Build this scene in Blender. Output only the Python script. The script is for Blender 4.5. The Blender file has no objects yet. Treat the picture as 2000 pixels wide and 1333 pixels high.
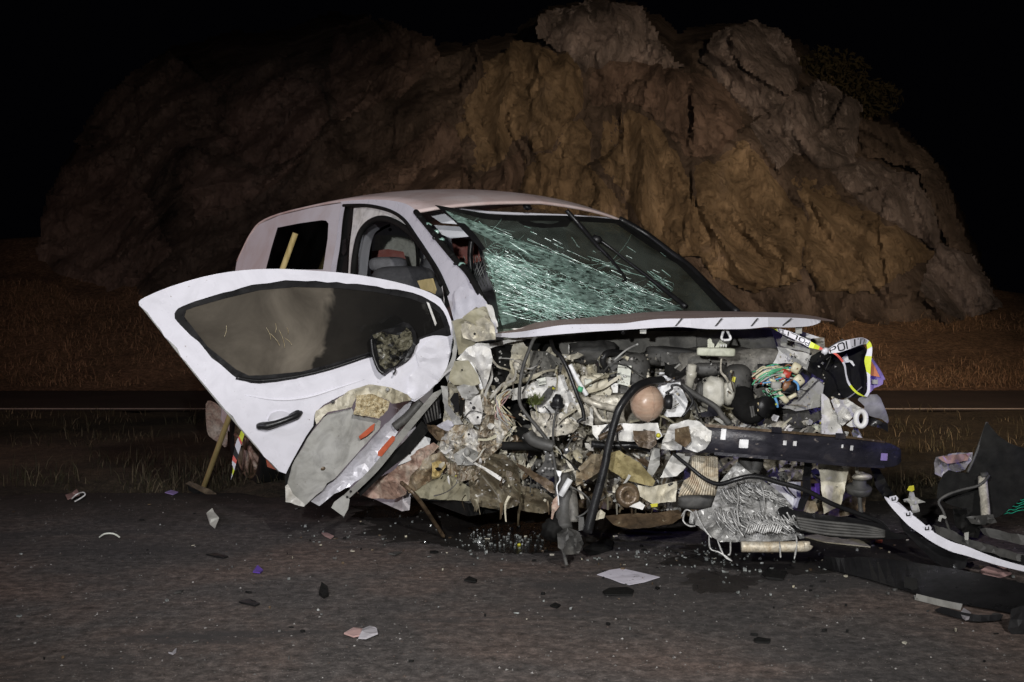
import bpy, math, random
import numpy as np
from mathutils import Vector, noise
from mathutils.geometry import delaunay_2d_cdt

scene = bpy.context.scene
# ------------------------------------------------------------------ camera
cam_data = bpy.data.cameras.new("camera")
cam = bpy.data.objects.new("camera", cam_data)
scene.collection.objects.link(cam)
scene.camera = cam
F, H, VH = 2300.0, 1.03, 620.0          # focal length in photo pixels, eye height, horizon row
cam.location = (0, 0, H)
cam.rotation_euler = (math.pi / 2, 0, 0)
cam_data.sensor_width = 36.0
cam_data.lens = F / 2000 * 36.0
cam_data.shift_y = -(666.5 - VH) / 2000.0
cam_data.clip_start = 0.05
cam_data.clip_end = 400

# ------------------------------------------------------------------ world, lamps, exposure
world = bpy.data.worlds.new("World")
scene.world = world
world.use_nodes = True
_bg = world.node_tree.nodes["Background"]
_bg.inputs[0].default_value = (0.25, 0.25, 0.4, 1)
_bg.inputs[1].default_value = 0.0022


def lamp(name, kind, loc, target, power, col, **kw):
    d = bpy.data.lights.new(name, kind)
    d.energy = power
    d.color = col
    for k, v in kw.items():
        setattr(d, k, v)
    o = bpy.data.objects.new(name, d)
    scene.collection.objects.link(o)
    o.location = loc
    o.rotation_euler = (Vector(target) - Vector(loc)).to_track_quat('-Z', 'Y').to_euler()
    return o


# rescue floodlights standing behind the photographer, a warm vehicle lamp on the rock, a blue beacon on the right
lamp("floodlight", 'SPOT', (0.9, -1.2, 2.6), (0.35, 5.2, 0.75), 900, (1.0, 0.975, 0.95),
     spot_size=math.radians(64), spot_blend=0.9, shadow_soft_size=0.07)
lamp("camera_flash", 'SPOT', (-0.42, 0.05, 1.40), (0.1, 6.0, 0.9), 640, (0.98, 0.985, 1.0),
     spot_size=math.radians(70), spot_blend=0.8, shadow_soft_size=0.04)
lamp("vehicle_lamp", 'SPOT', (4.2, -3.0, 3.6), (2.9, 20.5, 1.8), 14500, (1.0, 0.72, 0.48),
     spot_size=math.radians(34), spot_blend=1.0, shadow_soft_size=0.12)
lamp("rear_vehicle_lamp", 'SPOT', (-5.0, 4.0, 2.4), (-5.4, 19.0, 1.9), 900, (1.0, 0.64, 0.52),
     spot_size=math.radians(44), spot_blend=1.0, shadow_soft_size=0.12)
lamp("road_headlamp", 'SPOT', (17.0, 14.6, 1.3), (-2.0, 14.0, 0.2), 1300, (1.0, 0.58, 0.44),
     spot_size=math.radians(50), spot_blend=1.0, shadow_soft_size=0.1)
lamp("fill_lamp", 'SPOT', (-5.5, 0.5, 3.2), (-0.5, 6.2, 1.0), 420, (0.88, 0.86, 1.0),
     spot_size=math.radians(42), spot_blend=0.9, shadow_soft_size=0.2)
lamp("tail_lamp", 'SPOT', (-7.0, 8.2, 1.7), (-1.2, 8.6, 1.1), 210, (1.0, 0.60, 0.56),
     spot_size=math.radians(80), spot_blend=1.0, shadow_soft_size=0.15)
lamp("blue_beacon", 'SPOT', (7.5, 3.0, 1.7), (2.1, 5.3, 0.45), 420, (0.25, 0.22, 1.0),
     spot_size=math.radians(15), spot_blend=1.0, shadow_soft_size=0.1)

scene.view_settings.view_transform = 'Standard'
scene.view_settings.look = 'None'
scene.view_settings.exposure = 0.0
scene.view_settings.gamma = 1.0
scene.view_settings.use_curve_mapping = False
scene.cycles.use_denoising = True
scene.cycles.max_bounces = 6
scene.cycles.transparent_max_bounces = 16
scene.cycles.sample_clamp_indirect = 4.0

# ------------------------------------------------------------------ places: pixel + distance -> point, car frame -> point
TH = 0.57
OX, OY = -0.91, 7.65
SN, CS = math.sin(TH), math.cos(TH)


def W(u, v, D):
    return Vector(((u - 1000) / F * D, D, H - (v - VH) / F * D))


def G(u, v, z=0.0):
    return W(u, v, F * (H - z) / (v - VH))


def C(X, Y, Z):
    return Vector((OX + X * SN - Y * CS, OY - X * CS - Y * SN, Z - 0.045 * Y - 0.052 * X))


def uncar(p):
    x, y = p.x - OX, p.y - OY
    X = x * SN - y * CS
    Y = -x * CS - y * SN
    return X, Y, p.z + 0.045 * Y + 0.052 * X


def Dside(u, v, y0=0.80, k=0.276, z1=1.1):
    a, b = (u - 1000) / F, (v - VH) / F
    m = -a * CS - SN - k * b
    c0 = OX * CS + OY * SN + k * (H - z1)
    return (y0 - c0) / m


def interp(x, xs, ys):
    return float(np.interp(x, xs, ys))


def Dfront(u, off=0.0):
    return interp(u, [700, 850, 950, 1100, 1300, 1500, 1650, 1780], [5.3, 5.18, 5.08, 4.96, 4.95, 5.03, 5.18, 5.3]) + off


def Ddoor(u, v):
    return 4.62 + (u - 272) / 613 * 0.5 + (v - 600) / 400 * 0.2 - 0.035 * math.exp(-((v - 790) / 110) ** 2)


# ------------------------------------------------------------------ materials (all procedural)
def _nodes(name):
    m = bpy.data.materials.new(name)
    m.use_nodes = True
    nt = m.node_tree
    return m, nt, nt.nodes["Principled BSDF"], nt.nodes["Material Output"]


def L(nt, a, b):
    nt.links.new(a, b)


def coords(nt, scale=(1, 1, 1)):
    tc = nt.nodes.new("ShaderNodeTexCoord")
    mp = nt.nodes.new("ShaderNodeMapping")
    mp.inputs["Scale"].default_value = scale
    L(nt, tc.outputs["Object"], mp.inputs["Vector"])
    return mp.outputs["Vector"]


def noise_tex(nt, vec, scale, detail=4, rough=0.6, dist=0.0):
    n = nt.nodes.new("ShaderNodeTexNoise")
    n.inputs["Scale"].default_value = scale
    n.inputs["Detail"].default_value = detail
    n.inputs["Roughness"].default_value = rough
    n.inputs["Distortion"].default_value = dist
    L(nt, vec, n.inputs["Vector"])
    return n.outputs["Fac"]


def ramp(nt, fac, stops, const=False):
    r = nt.nodes.new("ShaderNodeValToRGB")
    els = r.color_ramp.elements
    if const:
        r.color_ramp.interpolation = 'CONSTANT'
    while len(els) < len(stops):
        els.new(0.5)
    for e, (p, c) in zip(els, stops):
        e.position = p
        e.color = (c[0], c[1], c[2], 1) if not isinstance(c, (int, float)) else (c, c, c, 1)
    L(nt, fac, r.inputs[0])
    return r.outputs[0]


def mixc(nt, fac, a, b):
    m = nt.nodes.new("ShaderNodeMix")
    m.data_type = 'RGBA'
    if isinstance(fac, float):
        m.inputs[0].default_value = fac
    else:
        L(nt, fac, m.inputs[0])
    for sock, x in ((m.inputs[6], a), (m.inputs[7], b)):
        if isinstance(x, tuple):
            sock.default_value = (*x, 1)
        else:
            L(nt, x, sock)
    return m.outputs[2]


def bump(nt, b, height, strength=0.3, dist=0.01):
    n = nt.nodes.new("ShaderNodeBump")
    n.inputs["Strength"].default_value = strength
    n.inputs["Distance"].default_value = dist
    L(nt, height, n.inputs["Height"])
    L(nt, n.outputs[0], b.inputs["Normal"])


def mottled(name, stops, scale=6, rough=0.6, metal=0.0, bstr=0.2, bscale=40, detail=6, spec=0.4, aniso=(1, 1, 1), grit=None, bdist=0.01, dirt=0.0):
    """stains over a base: noise through a colour ramp, fine dark or pale grit, fine relief"""
    m, nt, b, _ = _nodes(name)
    vec = coords(nt, aniso)
    col = ramp(nt, noise_tex(nt, vec, scale, detail, 0.65, 0.6), stops)
    if dirt:
        dk = ramp(nt, noise_tex(nt, vec, scale * 2.1, 7, 0.6, 1.6), [(0.30, 1 - dirt), (0.58, 1.0)])
        mm = nt.nodes.new("ShaderNodeMix"); mm.data_type = 'RGBA'; mm.blend_type = 'MULTIPLY'; mm.inputs[0].default_value = 1
        L(nt, col, mm.inputs[6]); L(nt, dk, mm.inputs[7]); col = mm.outputs[2]
    if grit:
        g = ramp(nt, noise_tex(nt, vec, grit[1], 3, 0.7), [(grit[2], 0.0), (grit[2] + 0.06, 1.0)])
        col = mixc(nt, g, col, grit[0])
    L(nt, col, b.inputs["Base Color"])
    b.inputs["Metallic"].default_value = metal
    b.inputs["Specular IOR Level"].default_value = spec
    rr = ramp(nt, noise_tex(nt, vec, scale * 2.3, 3), [(0.3, max(0.03, rough - 0.12)), (0.7, min(1, rough + 0.12))])
    L(nt, rr, b.inputs["Roughness"])
    if bstr:
        bump(nt, b, noise_tex(nt, vec, bscale, 5, 0.65), bstr, bdist)
    return m


M = {}
WHITE = (0.66, 0.65, 0.70)
M['paint'] = mottled('white_paint', [(0.0, WHITE), (0.62, WHITE), (0.85, (0.52, 0.50, 0.51))], 4, 0.3, 0, 0.05, 25, grit=((0.2, 0.16, 0.13), 60, 0.69), spec=0.5, dirt=.10)
M['paint_dusty'] = mottled('dusty_paint', [(0.25, (0.50, 0.43, 0.42)), (0.5, (0.58, 0.55, 0.57)), (0.75, (0.64, 0.63, 0.67))], 3.0, 0.6, 0, 0.08, 60, grit=((0.3, 0.2, 0.16), 60, 0.68))
M['roof_dust'] = mottled('roof_dust', [(0.25, (0.45, 0.31, 0.28)), (0.5, (0.58, 0.46, 0.43)), (0.75, (0.66, 0.58, 0.56))], 5.0, 0.7, 0, 0.1, 80, grit=((0.2, 0.12, 0.09), 50, 0.66))
M['hood_dust'] = mottled('hood_dust', [(0.25, (0.33, 0.24, 0.21)), (0.6, (0.42, 0.32, 0.29)), (0.8, (0.5, 0.44, 0.42))], 5.0, 0.7, 0, 0.1, 80)
M['white_metal'] = mottled('scratched_white_metal', [(0.22, (0.34, 0.31, 0.25)), (0.38, (0.66, 0.64, 0.59)), (0.7, (0.74, 0.735, 0.72))], 5, 0.45, 0, 0.06, 30, detail=4, grit=((0.20, 0.16, 0.12), 30, 0.69), dirt=0.42)
M['cream'] = mottled('dirty_cream_metal', [(0.22, (0.24, 0.20, 0.13)), (0.42, (0.46, 0.42, 0.31)), (0.58, (0.60, 0.56, 0.45)), (0.8, (0.70, 0.67, 0.58))], 5, 0.55, 0, 0.08, 30, detail=4, grit=((0.14, 0.11, 0.07), 30, 0.69), dirt=0.5)
M['soil'] = mottled('mud_and_rust', [(0.25, (0.07, 0.046, 0.026)), (0.42, (0.19, 0.13, 0.075)), (0.58, (0.33, 0.27, 0.18)), (0.75, (0.56, 0.52, 0.43))], 6, 0.6, 0, 0.2, 40, detail=5, grit=((0.62, 0.58, 0.50), 26, 0.70), dirt=0.5)
M['rust'] = mottled('brown_oily_metal', [(0.25, (0.035, 0.026, 0.018)), (0.5, (0.11, 0.075, 0.045)), (0.75, (0.24, 0.18, 0.11))], 9, 0.42, 0.2, 0.25, 40, grit=((0.36, 0.31, 0.22), 28, 0.66), dirt=0.6)
M['mauve_mud'] = mottled('sill_paint_and_mud', [(0.25, (0.10, 0.06, 0.04)), (0.45, (0.34, 0.22, 0.17)), (0.6, (0.48, 0.38, 0.30)), (0.8, (0.62, 0.55, 0.5))], 13, 0.5, 0, 0.3, 45, dirt=0.6)
M['grey'] = mottled('grey_inner_metal', [(0.25, (0.24, 0.235, 0.21)), (0.5, (0.36, 0.355, 0.33)), (0.75, (0.43, 0.425, 0.41))], 5, 0.5, 0, 0.08, 50, grit=((0.12, 0.1, 0.08), 40, 0.67), dirt=0.35)
M['lavender'] = mottled('pale_inner_metal', [(0.25, (0.38, 0.37, 0.38)), (0.6, (0.56, 0.55, 0.6))], 6, 0.4, 0.1, 0.08, 40, dirt=0.3)
M['alu'] = mottled('dull_aluminium', [(0.25, (0.26, 0.235, 0.18)), (0.5, (0.47, 0.435, 0.36)), (0.75, (0.64, 0.61, 0.53))], 14, 0.5, 0.2, 0.2, 50, dirt=0.6)
M['fin'] = mottled('radiator_fin_metal', [(0.25, (0.26, 0.255, 0.24)), (0.6, (0.50, 0.495, 0.48))], 20, 0.45, 0.35, 0.2, 80, dirt=0.5)
M['fin_cream'] = mottled('rusty_cooler_fins', [(0.25, (0.22, 0.13, 0.07)), (0.45, (0.45, 0.38, 0.27)), (0.7, (0.60, 0.56, 0.47))], 16, 0.5, 0.2, 0.2, 60, dirt=0.5)
M['black'] = mottled('black_plastic', [(0.3, (0.006, 0.006, 0.0065)), (0.7, (0.016, 0.0155, 0.016))], 9, 0.36, 0, 0.12, 60, spec=0.3)
M['black_matt'] = mottled('matt_black_rubber', [(0.3, (0.005, 0.005, 0.005)), (0.7, (0.014, 0.0135, 0.0125))], 12, 0.75, 0, 0.2, 60, spec=0.12)
M['charcoal'] = mottled('dusty_charcoal_plastic', [(0.25, (0.030, 0.030, 0.029)), (0.6, (0.080, 0.077, 0.071)), (0.85, (0.16, 0.15, 0.13))], 7, 0.6, 0, 0.15, 50, dirt=0.4)
M['felt'] = mottled('dusty_grey_felt', [(0.25, (0.07, 0.068, 0.062)), (0.55, (0.14, 0.135, 0.12)), (0.8, (0.23, 0.22, 0.19))], 7, 0.9, 0, 0.3, 90, dirt=0.4)
M['engine'] = mottled('greasy_engine_casting', [(0.25, (0.07, 0.066, 0.058)), (0.5, (0.18, 0.17, 0.15)), (0.75, (0.34, 0.32, 0.28))], 11, 0.6, 0.1, 0.25, 50, dirt=0.5)
M['beam'] = mottled('dark_painted_beam', [(0.25, (0.010, 0.010, 0.013)), (0.55, (0.026, 0.025, 0.032)), (0.85, (0.10, 0.085, 0.08))], 7, 0.33, 0.1, 0.16, 40, spec=0.5, aniso=(1, 1, 2), grit=((0.22, 0.19, 0.17), 24, 0.66))
M['foam'] = mottled('torn_straw_foam', [(0.3, (0.16, 0.11, 0.05)), (0.45, (0.42, 0.33, 0.18)), (0.6, (0.62, 0.54, 0.36))], 55, 0.9, 0, 0.9, 70, bdist=0.02)
M['camo'] = mottled('broken_mirror_shell', [(0.44, (0.006, 0.006, 0.006)), (0.5, (0.05, 0.046, 0.03)), (0.58, (0.14, 0.13, 0.09)), (0.63, (0.01, 0.01, 0.009))], 19, 0.4, 0, 0.3, 40)
M['wood'] = mottled('pale_broom_wood', [(0.3, (0.36, 0.27, 0.10)), (0.7, (0.55, 0.43, 0.2))], 10, 0.6, 0, 0.1, 60, aniso=(4, 4, 0.6))
M['orange'] = mottled('orange_reflector', [(0.3, (0.36, 0.075, 0.035)), (0.7, (0.50, 0.12, 0.06))], 20, 0.4)
M['yellow'] = mottled('yellow_plastic', [(0.3, (0.40, 0.37, 0.02)), (0.7, (0.55, 0.51, 0.05))], 20, 0.4)
M['tank'] = mottled('cloudy_tank_plastic', [(0.3, (0.36, 0.22, 0.15)), (0.55, (0.48, 0.35, 0.26)), (0.75, (0.58, 0.49, 0.40))], 5, 0.35, 0, 0.05, 30, aniso=(1, 1, 3), dirt=0.25)
M['bottle'] = mottled('cloudy_cream_plastic', [(0.3, (0.36, 0.34, 0.28)), (0.6, (0.55, 0.53, 0.46)), (0.8, (0.63, 0.62, 0.57))], 7, 0.35, 0, 0.05, 30, dirt=0.35)
M['pale_plastic'] = mottled('pale_green_plastic', [(0.3, (0.42, 0.43, 0.33)), (0.7, (0.58, 0.58, 0.48))], 9, 0.5, dirt=0.3)
M['white_plastic'] = mottled('white_plastic', [(0.25, (0.55, 0.54, 0.52)), (0.5, (0.76, 0.76, 0.76))], 7, 0.4, 0, 0.05, 40, dirt=0.35)
M['label'] = mottled('printed_paper_label', [(0.3, (0.52, 0.53, 0.46)), (0.7, (0.64, 0.65, 0.58))], 9, 0.7, dirt=0.3)
M['seat'] = mottled('grey_seat_cloth', [(0.3, (0.10, 0.10, 0.105)), (0.7, (0.15, 0.15, 0.16))], 40, 0.9, 0, 0.3, 200)
M['seat_dark'] = mottled('dark_seat_cloth', [(0.3, (0.03, 0.03, 0.032)), (0.7, (0.05, 0.05, 0.052))], 40, 0.9, 0, 0.3, 200)
M['trim'] = mottled('pale_cabin_trim', [(0.3, (0.42, 0.43, 0.46)), (0.7, (0.55, 0.56, 0.6))], 5, 0.5)
M['red'] = mottled('dark_red_panel', [(0.3, (0.16, 0.035, 0.025)), (0.7, (0.26, 0.07, 0.05))], 8, 0.6)
M['paper'] = mottled('dirty_paper', [(0.28, (0.25, 0.23, 0.25)), (0.42, (0.62, 0.59, 0.66)), (0.7, (0.72, 0.69, 0.76))], 9, 0.8, 0, 0.05, 30, grit=((0.12, 0.1, 0.1), 45, 0.64))
M['tape_white'] = mottled('tape_white', [(0.3, (0.70, 0.69, 0.74)), (0.7, (0.80, 0.79, 0.84))], 15, 0.4)
M['tape_yellow'] = mottled('tape_yellow', [(0.3, (0.62, 0.70, 0.03)), (0.7, (0.74, 0.82, 0.08))], 15, 0.4)
M['tape_red'] = mottled('tape_red', [(0.3, (0.72, 0.10, 0.08)), (0.7, (0.80, 0.2, 0.16))], 15, 0.4)
M['ink'] = mottled('black_print', [(0.3, (0.012, 0.012, 0.014)), (0.7, (0.02, 0.02, 0.022))], 15, 0.5)
for k, c in dict(wire_red=(0.45, 0.05, 0.03), wire_blue=(0.12, 0.32, 0.6), wire_green=(0.1, 0.38, 0.2), wire_cream=(0.6, 0.55, 0.38), wire_brown=(0.2, 0.09, 0.04), wire_grey=(0.35, 0.35, 0.33), green_glow=(0.02, 0.42, 0.22), pink=(0.42, 0.27, 0.25), violet=(0.12, 0.06, 0.35), lens=(0.34, 0.26, 0.55), lens_orange=(0.62, 0.22, 0.1), clear_plastic=(0.38, 0.36, 0.38), leaf_green=(0.09, 0.13, 0.03)).items():
    M[k] = mottled(k, [(0.3, tuple(x * 0.8 for x in c)), (0.7, c)], 14, 0.35)
M['tyre'] = M['black_matt']
M['line'] = mottled('worn_road_paint', [(0.3, (0.55, 0.48, 0.45)), (0.6, (0.80, 0.74, 0.70))], 3, 0.7)


def glass_mat(name, tint, dust_col, dust_lo, dust_hi, scale, gloss=0.06, gr=0.03, aniso=(1, 1, 1)):
    """tinted pane, thin reflection, uneven dust film"""
    m, nt, b, out = _nodes(name)
    nt.nodes.remove(b)
    tr = nt.nodes.new("ShaderNodeBsdfTransparent")
    tr.inputs[0].default_value = (*tint, 1)
    gl = nt.nodes.new("ShaderNodeBsdfGlossy")
    gl.inputs["Roughness"].default_value = gr
    df = nt.nodes.new("ShaderNodeBsdfDiffuse")
    df.inputs[0].default_value = (*dust_col, 1)
    lw = nt.nodes.new("ShaderNodeLayerWeight")
    lw.inputs[0].default_value = 0.25
    mul = nt.nodes.new("ShaderNodeMath")
    mul.operation = 'MULTIPLY_ADD'
    L(nt, lw.outputs[0], mul.inputs[0])
    mul.inputs[1].default_value = 0.6
    mul.inputs[2].default_value = gloss
    m1 = nt.nodes.new("ShaderNodeMixShader")
    L(nt, mul.outputs[0], m1.inputs[0]); L(nt, tr.outputs[0], m1.inputs[1]); L(nt, gl.outputs[0], m1.inputs[2])
    vec = coords(nt, aniso)
    f = ramp(nt, noise_tex(nt, vec, scale, 5, 0.6, 0.4), [(0.35, dust_lo), (0.68, dust_hi)])
    m2 = nt.nodes.new("ShaderNodeMixShader")
    L(nt, f, m2.inputs[0]); L(nt, m1.outputs[0], m2.inputs[1]); L(nt, df.outputs[0], m2.inputs[2])
    L(nt, m2.outputs[0], out.inputs[0])
    return m


M['windscreen'] = glass_mat('windscreen_glass', (0.55, 0.63, 0.58), (0.36, 0.40, 0.35), 0.05, 0.16, 4, 0.05)
M['side_glass'] = glass_mat('dark_side_glass', (0.05, 0.05, 0.05), (0.2, 0.19, 0.18), 0.0, 0.015, 4, 0.03)
def dust_reflection_pane(name):  # dust film plus a smoky reflection with a dark figure, both painted
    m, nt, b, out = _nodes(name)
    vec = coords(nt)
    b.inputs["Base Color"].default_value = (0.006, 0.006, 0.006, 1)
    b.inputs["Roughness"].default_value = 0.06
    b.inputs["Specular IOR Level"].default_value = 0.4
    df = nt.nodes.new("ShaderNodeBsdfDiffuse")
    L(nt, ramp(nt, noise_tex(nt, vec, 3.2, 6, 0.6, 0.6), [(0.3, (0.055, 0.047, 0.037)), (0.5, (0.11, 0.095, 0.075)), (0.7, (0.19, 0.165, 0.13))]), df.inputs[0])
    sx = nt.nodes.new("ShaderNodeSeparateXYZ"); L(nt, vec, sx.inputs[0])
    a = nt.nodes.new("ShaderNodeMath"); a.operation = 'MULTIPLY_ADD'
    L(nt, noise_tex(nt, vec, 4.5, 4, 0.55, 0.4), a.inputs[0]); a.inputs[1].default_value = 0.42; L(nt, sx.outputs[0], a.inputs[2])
    a2 = nt.nodes.new("ShaderNodeMath"); a2.operation = 'MULTIPLY_ADD'      # the dark reflected figure, painted in, leans with the pane
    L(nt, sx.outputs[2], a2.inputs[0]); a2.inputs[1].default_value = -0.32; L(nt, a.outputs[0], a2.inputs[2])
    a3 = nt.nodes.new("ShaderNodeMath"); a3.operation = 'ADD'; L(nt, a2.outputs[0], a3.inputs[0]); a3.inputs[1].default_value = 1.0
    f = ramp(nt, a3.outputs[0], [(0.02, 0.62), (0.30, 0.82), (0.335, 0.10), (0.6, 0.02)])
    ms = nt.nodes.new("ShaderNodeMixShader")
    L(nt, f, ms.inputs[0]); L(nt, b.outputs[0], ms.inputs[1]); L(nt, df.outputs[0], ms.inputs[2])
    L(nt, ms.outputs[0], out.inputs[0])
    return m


M['door_glass'] = dust_reflection_pane('door_glass_dust_reflection')
M['olive'] = mottled('dirty_olive_paint', [(0.25, (0.20, 0.175, 0.11)), (0.5, (0.36, 0.335, 0.235)), (0.75, (0.50, 0.475, 0.37))], 4, 0.5, 0, 0.05, 40, detail=4, dirt=.4)
M['smear'] = mottled('smeared_rust_and_paint', [(0.3, (0.07, 0.045, 0.025)), (0.43, (0.24, 0.17, 0.10)), (0.54, (0.50, 0.45, 0.36)), (0.62, (0.20, 0.15, 0.09)), (0.75, (0.62, 0.60, 0.54))], 16, 0.55, 0, 0.4, 50, aniso=(2.2, 2.2, .6), dirt=.6)
M['wet_mud'] = mottled('oily_mud_film', [(0.25, (0.035, 0.028, 0.018)), (0.45, (0.10, 0.08, 0.05)), (0.6, (0.19, 0.165, 0.115)), (0.75, (0.30, 0.28, 0.23))], 8, 0.32, 0, 0.15, 35, dirt=.5, spec=.55)
M['mixed'] = mottled('torn_painted_metal', [(0.3, (0.13, 0.085, 0.05)), (0.42, (0.33, 0.27, 0.18)), (0.5, (0.58, 0.55, 0.48)), (0.66, (0.70, 0.69, 0.66))], 7, 0.5, 0, 0.12, 40, detail=5, aniso=(2.0, 2.0, .7), dirt=.5)
M['crush'] = glass_mat('crushed_glass_film', (0.8, 0.86, 0.83), (0.42, 0.58, 0.51), 0.0, 0.55, 26, 0.02, 0.3, (1, 1, 3))
M['crack'] = mottled('crushed_glass_edge', [(0.35, (0.14, 0.25, 0.20)), (0.5, (0.30, 0.47, 0.40)), (0.7, (0.58, 0.76, 0.68))], 30, 0.25, spec=0.8)
M['glass_bit'] = mottled('broken_glass', [(0.3, (0.07, 0.075, 0.072)), (0.55, (0.20, 0.21, 0.2)), (0.72, (0.42, 0.43, 0.42))], 45, 0.12, spec=0.9)


# ------------------------------------------------------------------ object helpers
def link(o):
    scene.collection.objects.link(o)
    return o


def root(name, label, cat, loc, group=None):
    o = link(bpy.data.objects.new(name, None))
    o.empty_display_size = 0.1
    o.location = loc
    o['label'] = label
    o['category'] = cat
    if group:
        o['group'] = group
    return o


def base_of(parent):
    p = Vector((0, 0, 0))
    while parent is not None:
        p += parent.location
        parent = parent.parent
    return p


def add(name, verts, faces, mat, parent=None, smooth=False, loc=None, label=None, cat=None, group=None, kind=None, mats=None, midx=None):
    off = base_of(parent) if parent is not None else Vector(loc if loc is not None else (0, 0, 0))
    V = np.array([tuple(v) for v in verts], dtype=float) - np.array(off)
    me = bpy.data.meshes.new(name)
    me.from_pydata(V.tolist(), [], [tuple(f) for f in faces])
    for m_ in (mats or [mat]):
        me.materials.append(m_)
    if midx is not None:
        me.polygons.foreach_set("material_index", list(midx))
    if smooth:
        me.polygons.foreach_set("use_smooth", [True] * len(me.polygons))
    me.update()
    o = link(bpy.data.objects.new(name, me))
    if parent is not None:
        o.parent = parent
    elif loc is not None:
        o.location = loc
    if label: o['label'] = label
    if cat: o['category'] = cat
    if group: o['group'] = group
    if kind: o['kind'] = kind
    return o


def soup(name, V, Tr, mat, **kw):
    """fast triangle mesh from numpy arrays"""
    me = bpy.data.meshes.new(name)
    V = np.asarray(V, dtype=np.float32); Tr = np.asarray(Tr, dtype=np.int32)
    me.vertices.add(len(V)); me.vertices.foreach_set("co", V.ravel())
    me.loops.add(Tr.size); me.loops.foreach_set("vertex_index", Tr.ravel())
    me.polygons.add(len(Tr)); me.polygons.foreach_set("loop_start", np.arange(0, Tr.size, 3, dtype=np.int32))
    me.update(calc_edges=True); me.validate()
    mats = mat if isinstance(mat, list) else [mat]
    for m_ in mats:
        me.materials.append(m_)
    if kw.get('midx') is not None:
        me.polygons.foreach_set("material_index", np.asarray(kw['midx'], dtype=np.int32))
    if kw.get('smooth'):
        me.polygons.foreach_set("use_smooth", [True] * len(me.polygons))
    o = link(bpy.data.objects.new(name, me))
    for k in ('kind', 'label', 'group'):
        if kw.get(k): o[k] = kw[k]
    if kw.get('cat'): o['category'] = kw['cat']
    if kw.get('parent') is not None:
        o.parent = kw['parent']
        o.matrix_parent_inverse.identity()
        o.location = -base_of(kw['parent'])
    return o


def inside(poly, x, y):
    p = np.asarray(poly, dtype=float)
    x = np.asarray(x, dtype=float); y = np.asarray(y, dtype=float)
    r = np.zeros(x.shape, dtype=bool)
    n = len(p); j = n - 1
    for i in range(n):
        xi, yi, xj, yj = p[i, 0], p[i, 1], p[j, 0], p[j, 1]
        c = ((yi > y) != (yj > y)) & (x < (xj - xi) * (y - yi) / (yj - yi + 1e-12) + xi)
        r ^= c
        j = i
    return r


def edge_dist(poly, x, y):
    p = np.asarray(poly, dtype=float)
    d = np.full(np.shape(x), 1e9)
    for i in range(len(p)):
        a, b = p[i - 1], p[i]
        ab = b - a
        t = np.clip(((x - a[0]) * ab[0] + (y - a[1]) * ab[1]) / (ab @ ab + 1e-12), 0, 1)
        d = np.minimum(d, np.hypot(x - a[0] - t * ab[0], y - a[1] - t * ab[1]))
    return d


def smooth_loop(pts, n=4, closed=True):
    """Catmull-Rom through the points"""
    P = [np.array(p, dtype=float) for p in pts]
    out = []
    N = len(P)
    rng = range(N if closed else N - 1)
    for i in rng:
        if closed:
            p0, p1, p2, p3 = P[i - 1], P[i], P[(i + 1) % N], P[(i + 2) % N]
        else:
            p0, p1, p2, p3 = P[max(i - 1, 0)], P[i], P[i + 1], P[min(i + 2, N - 1)]
        for k in range(n):
            t = k / n
            out.append(0.5 * (2 * p1 + (p2 - p0) * t + (2 * p0 - 5 * p1 + 4 * p2 - p3) * t * t + (3 * p1 - p0 - 3 * p2 + p3) * t ** 3))
    if not closed:
        out.append(P[-1])
    return [tuple(float(c) for c in q) for q in out]


def crease(u, v, seed, sc):
    """sharp long folds, in metres of unit height"""
    an = seed * 1.37
    x = (u * math.cos(an) + v * math.sin(an)) / (sc * 1.7)
    y = (v * math.cos(an) - u * math.sin(an)) / (sc * 0.75)
    y += 0.6 * noise.noise(Vector((x * 0.8, y * 0.4, seed + 3.3)))
    q = Vector((x + seed * 7.31, y - seed * 3.17, seed * 1.7))
    a = 1 - abs(noise.noise(q)) * 2.6
    b = noise.noise(q * 1.9 + Vector((5, 1, 2)))
    c = 1 - abs(noise.noise(q * 3.1)) * 2.2
    return 0.65 * a + 0.35 * b + 0.22 * c - 0.4


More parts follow.
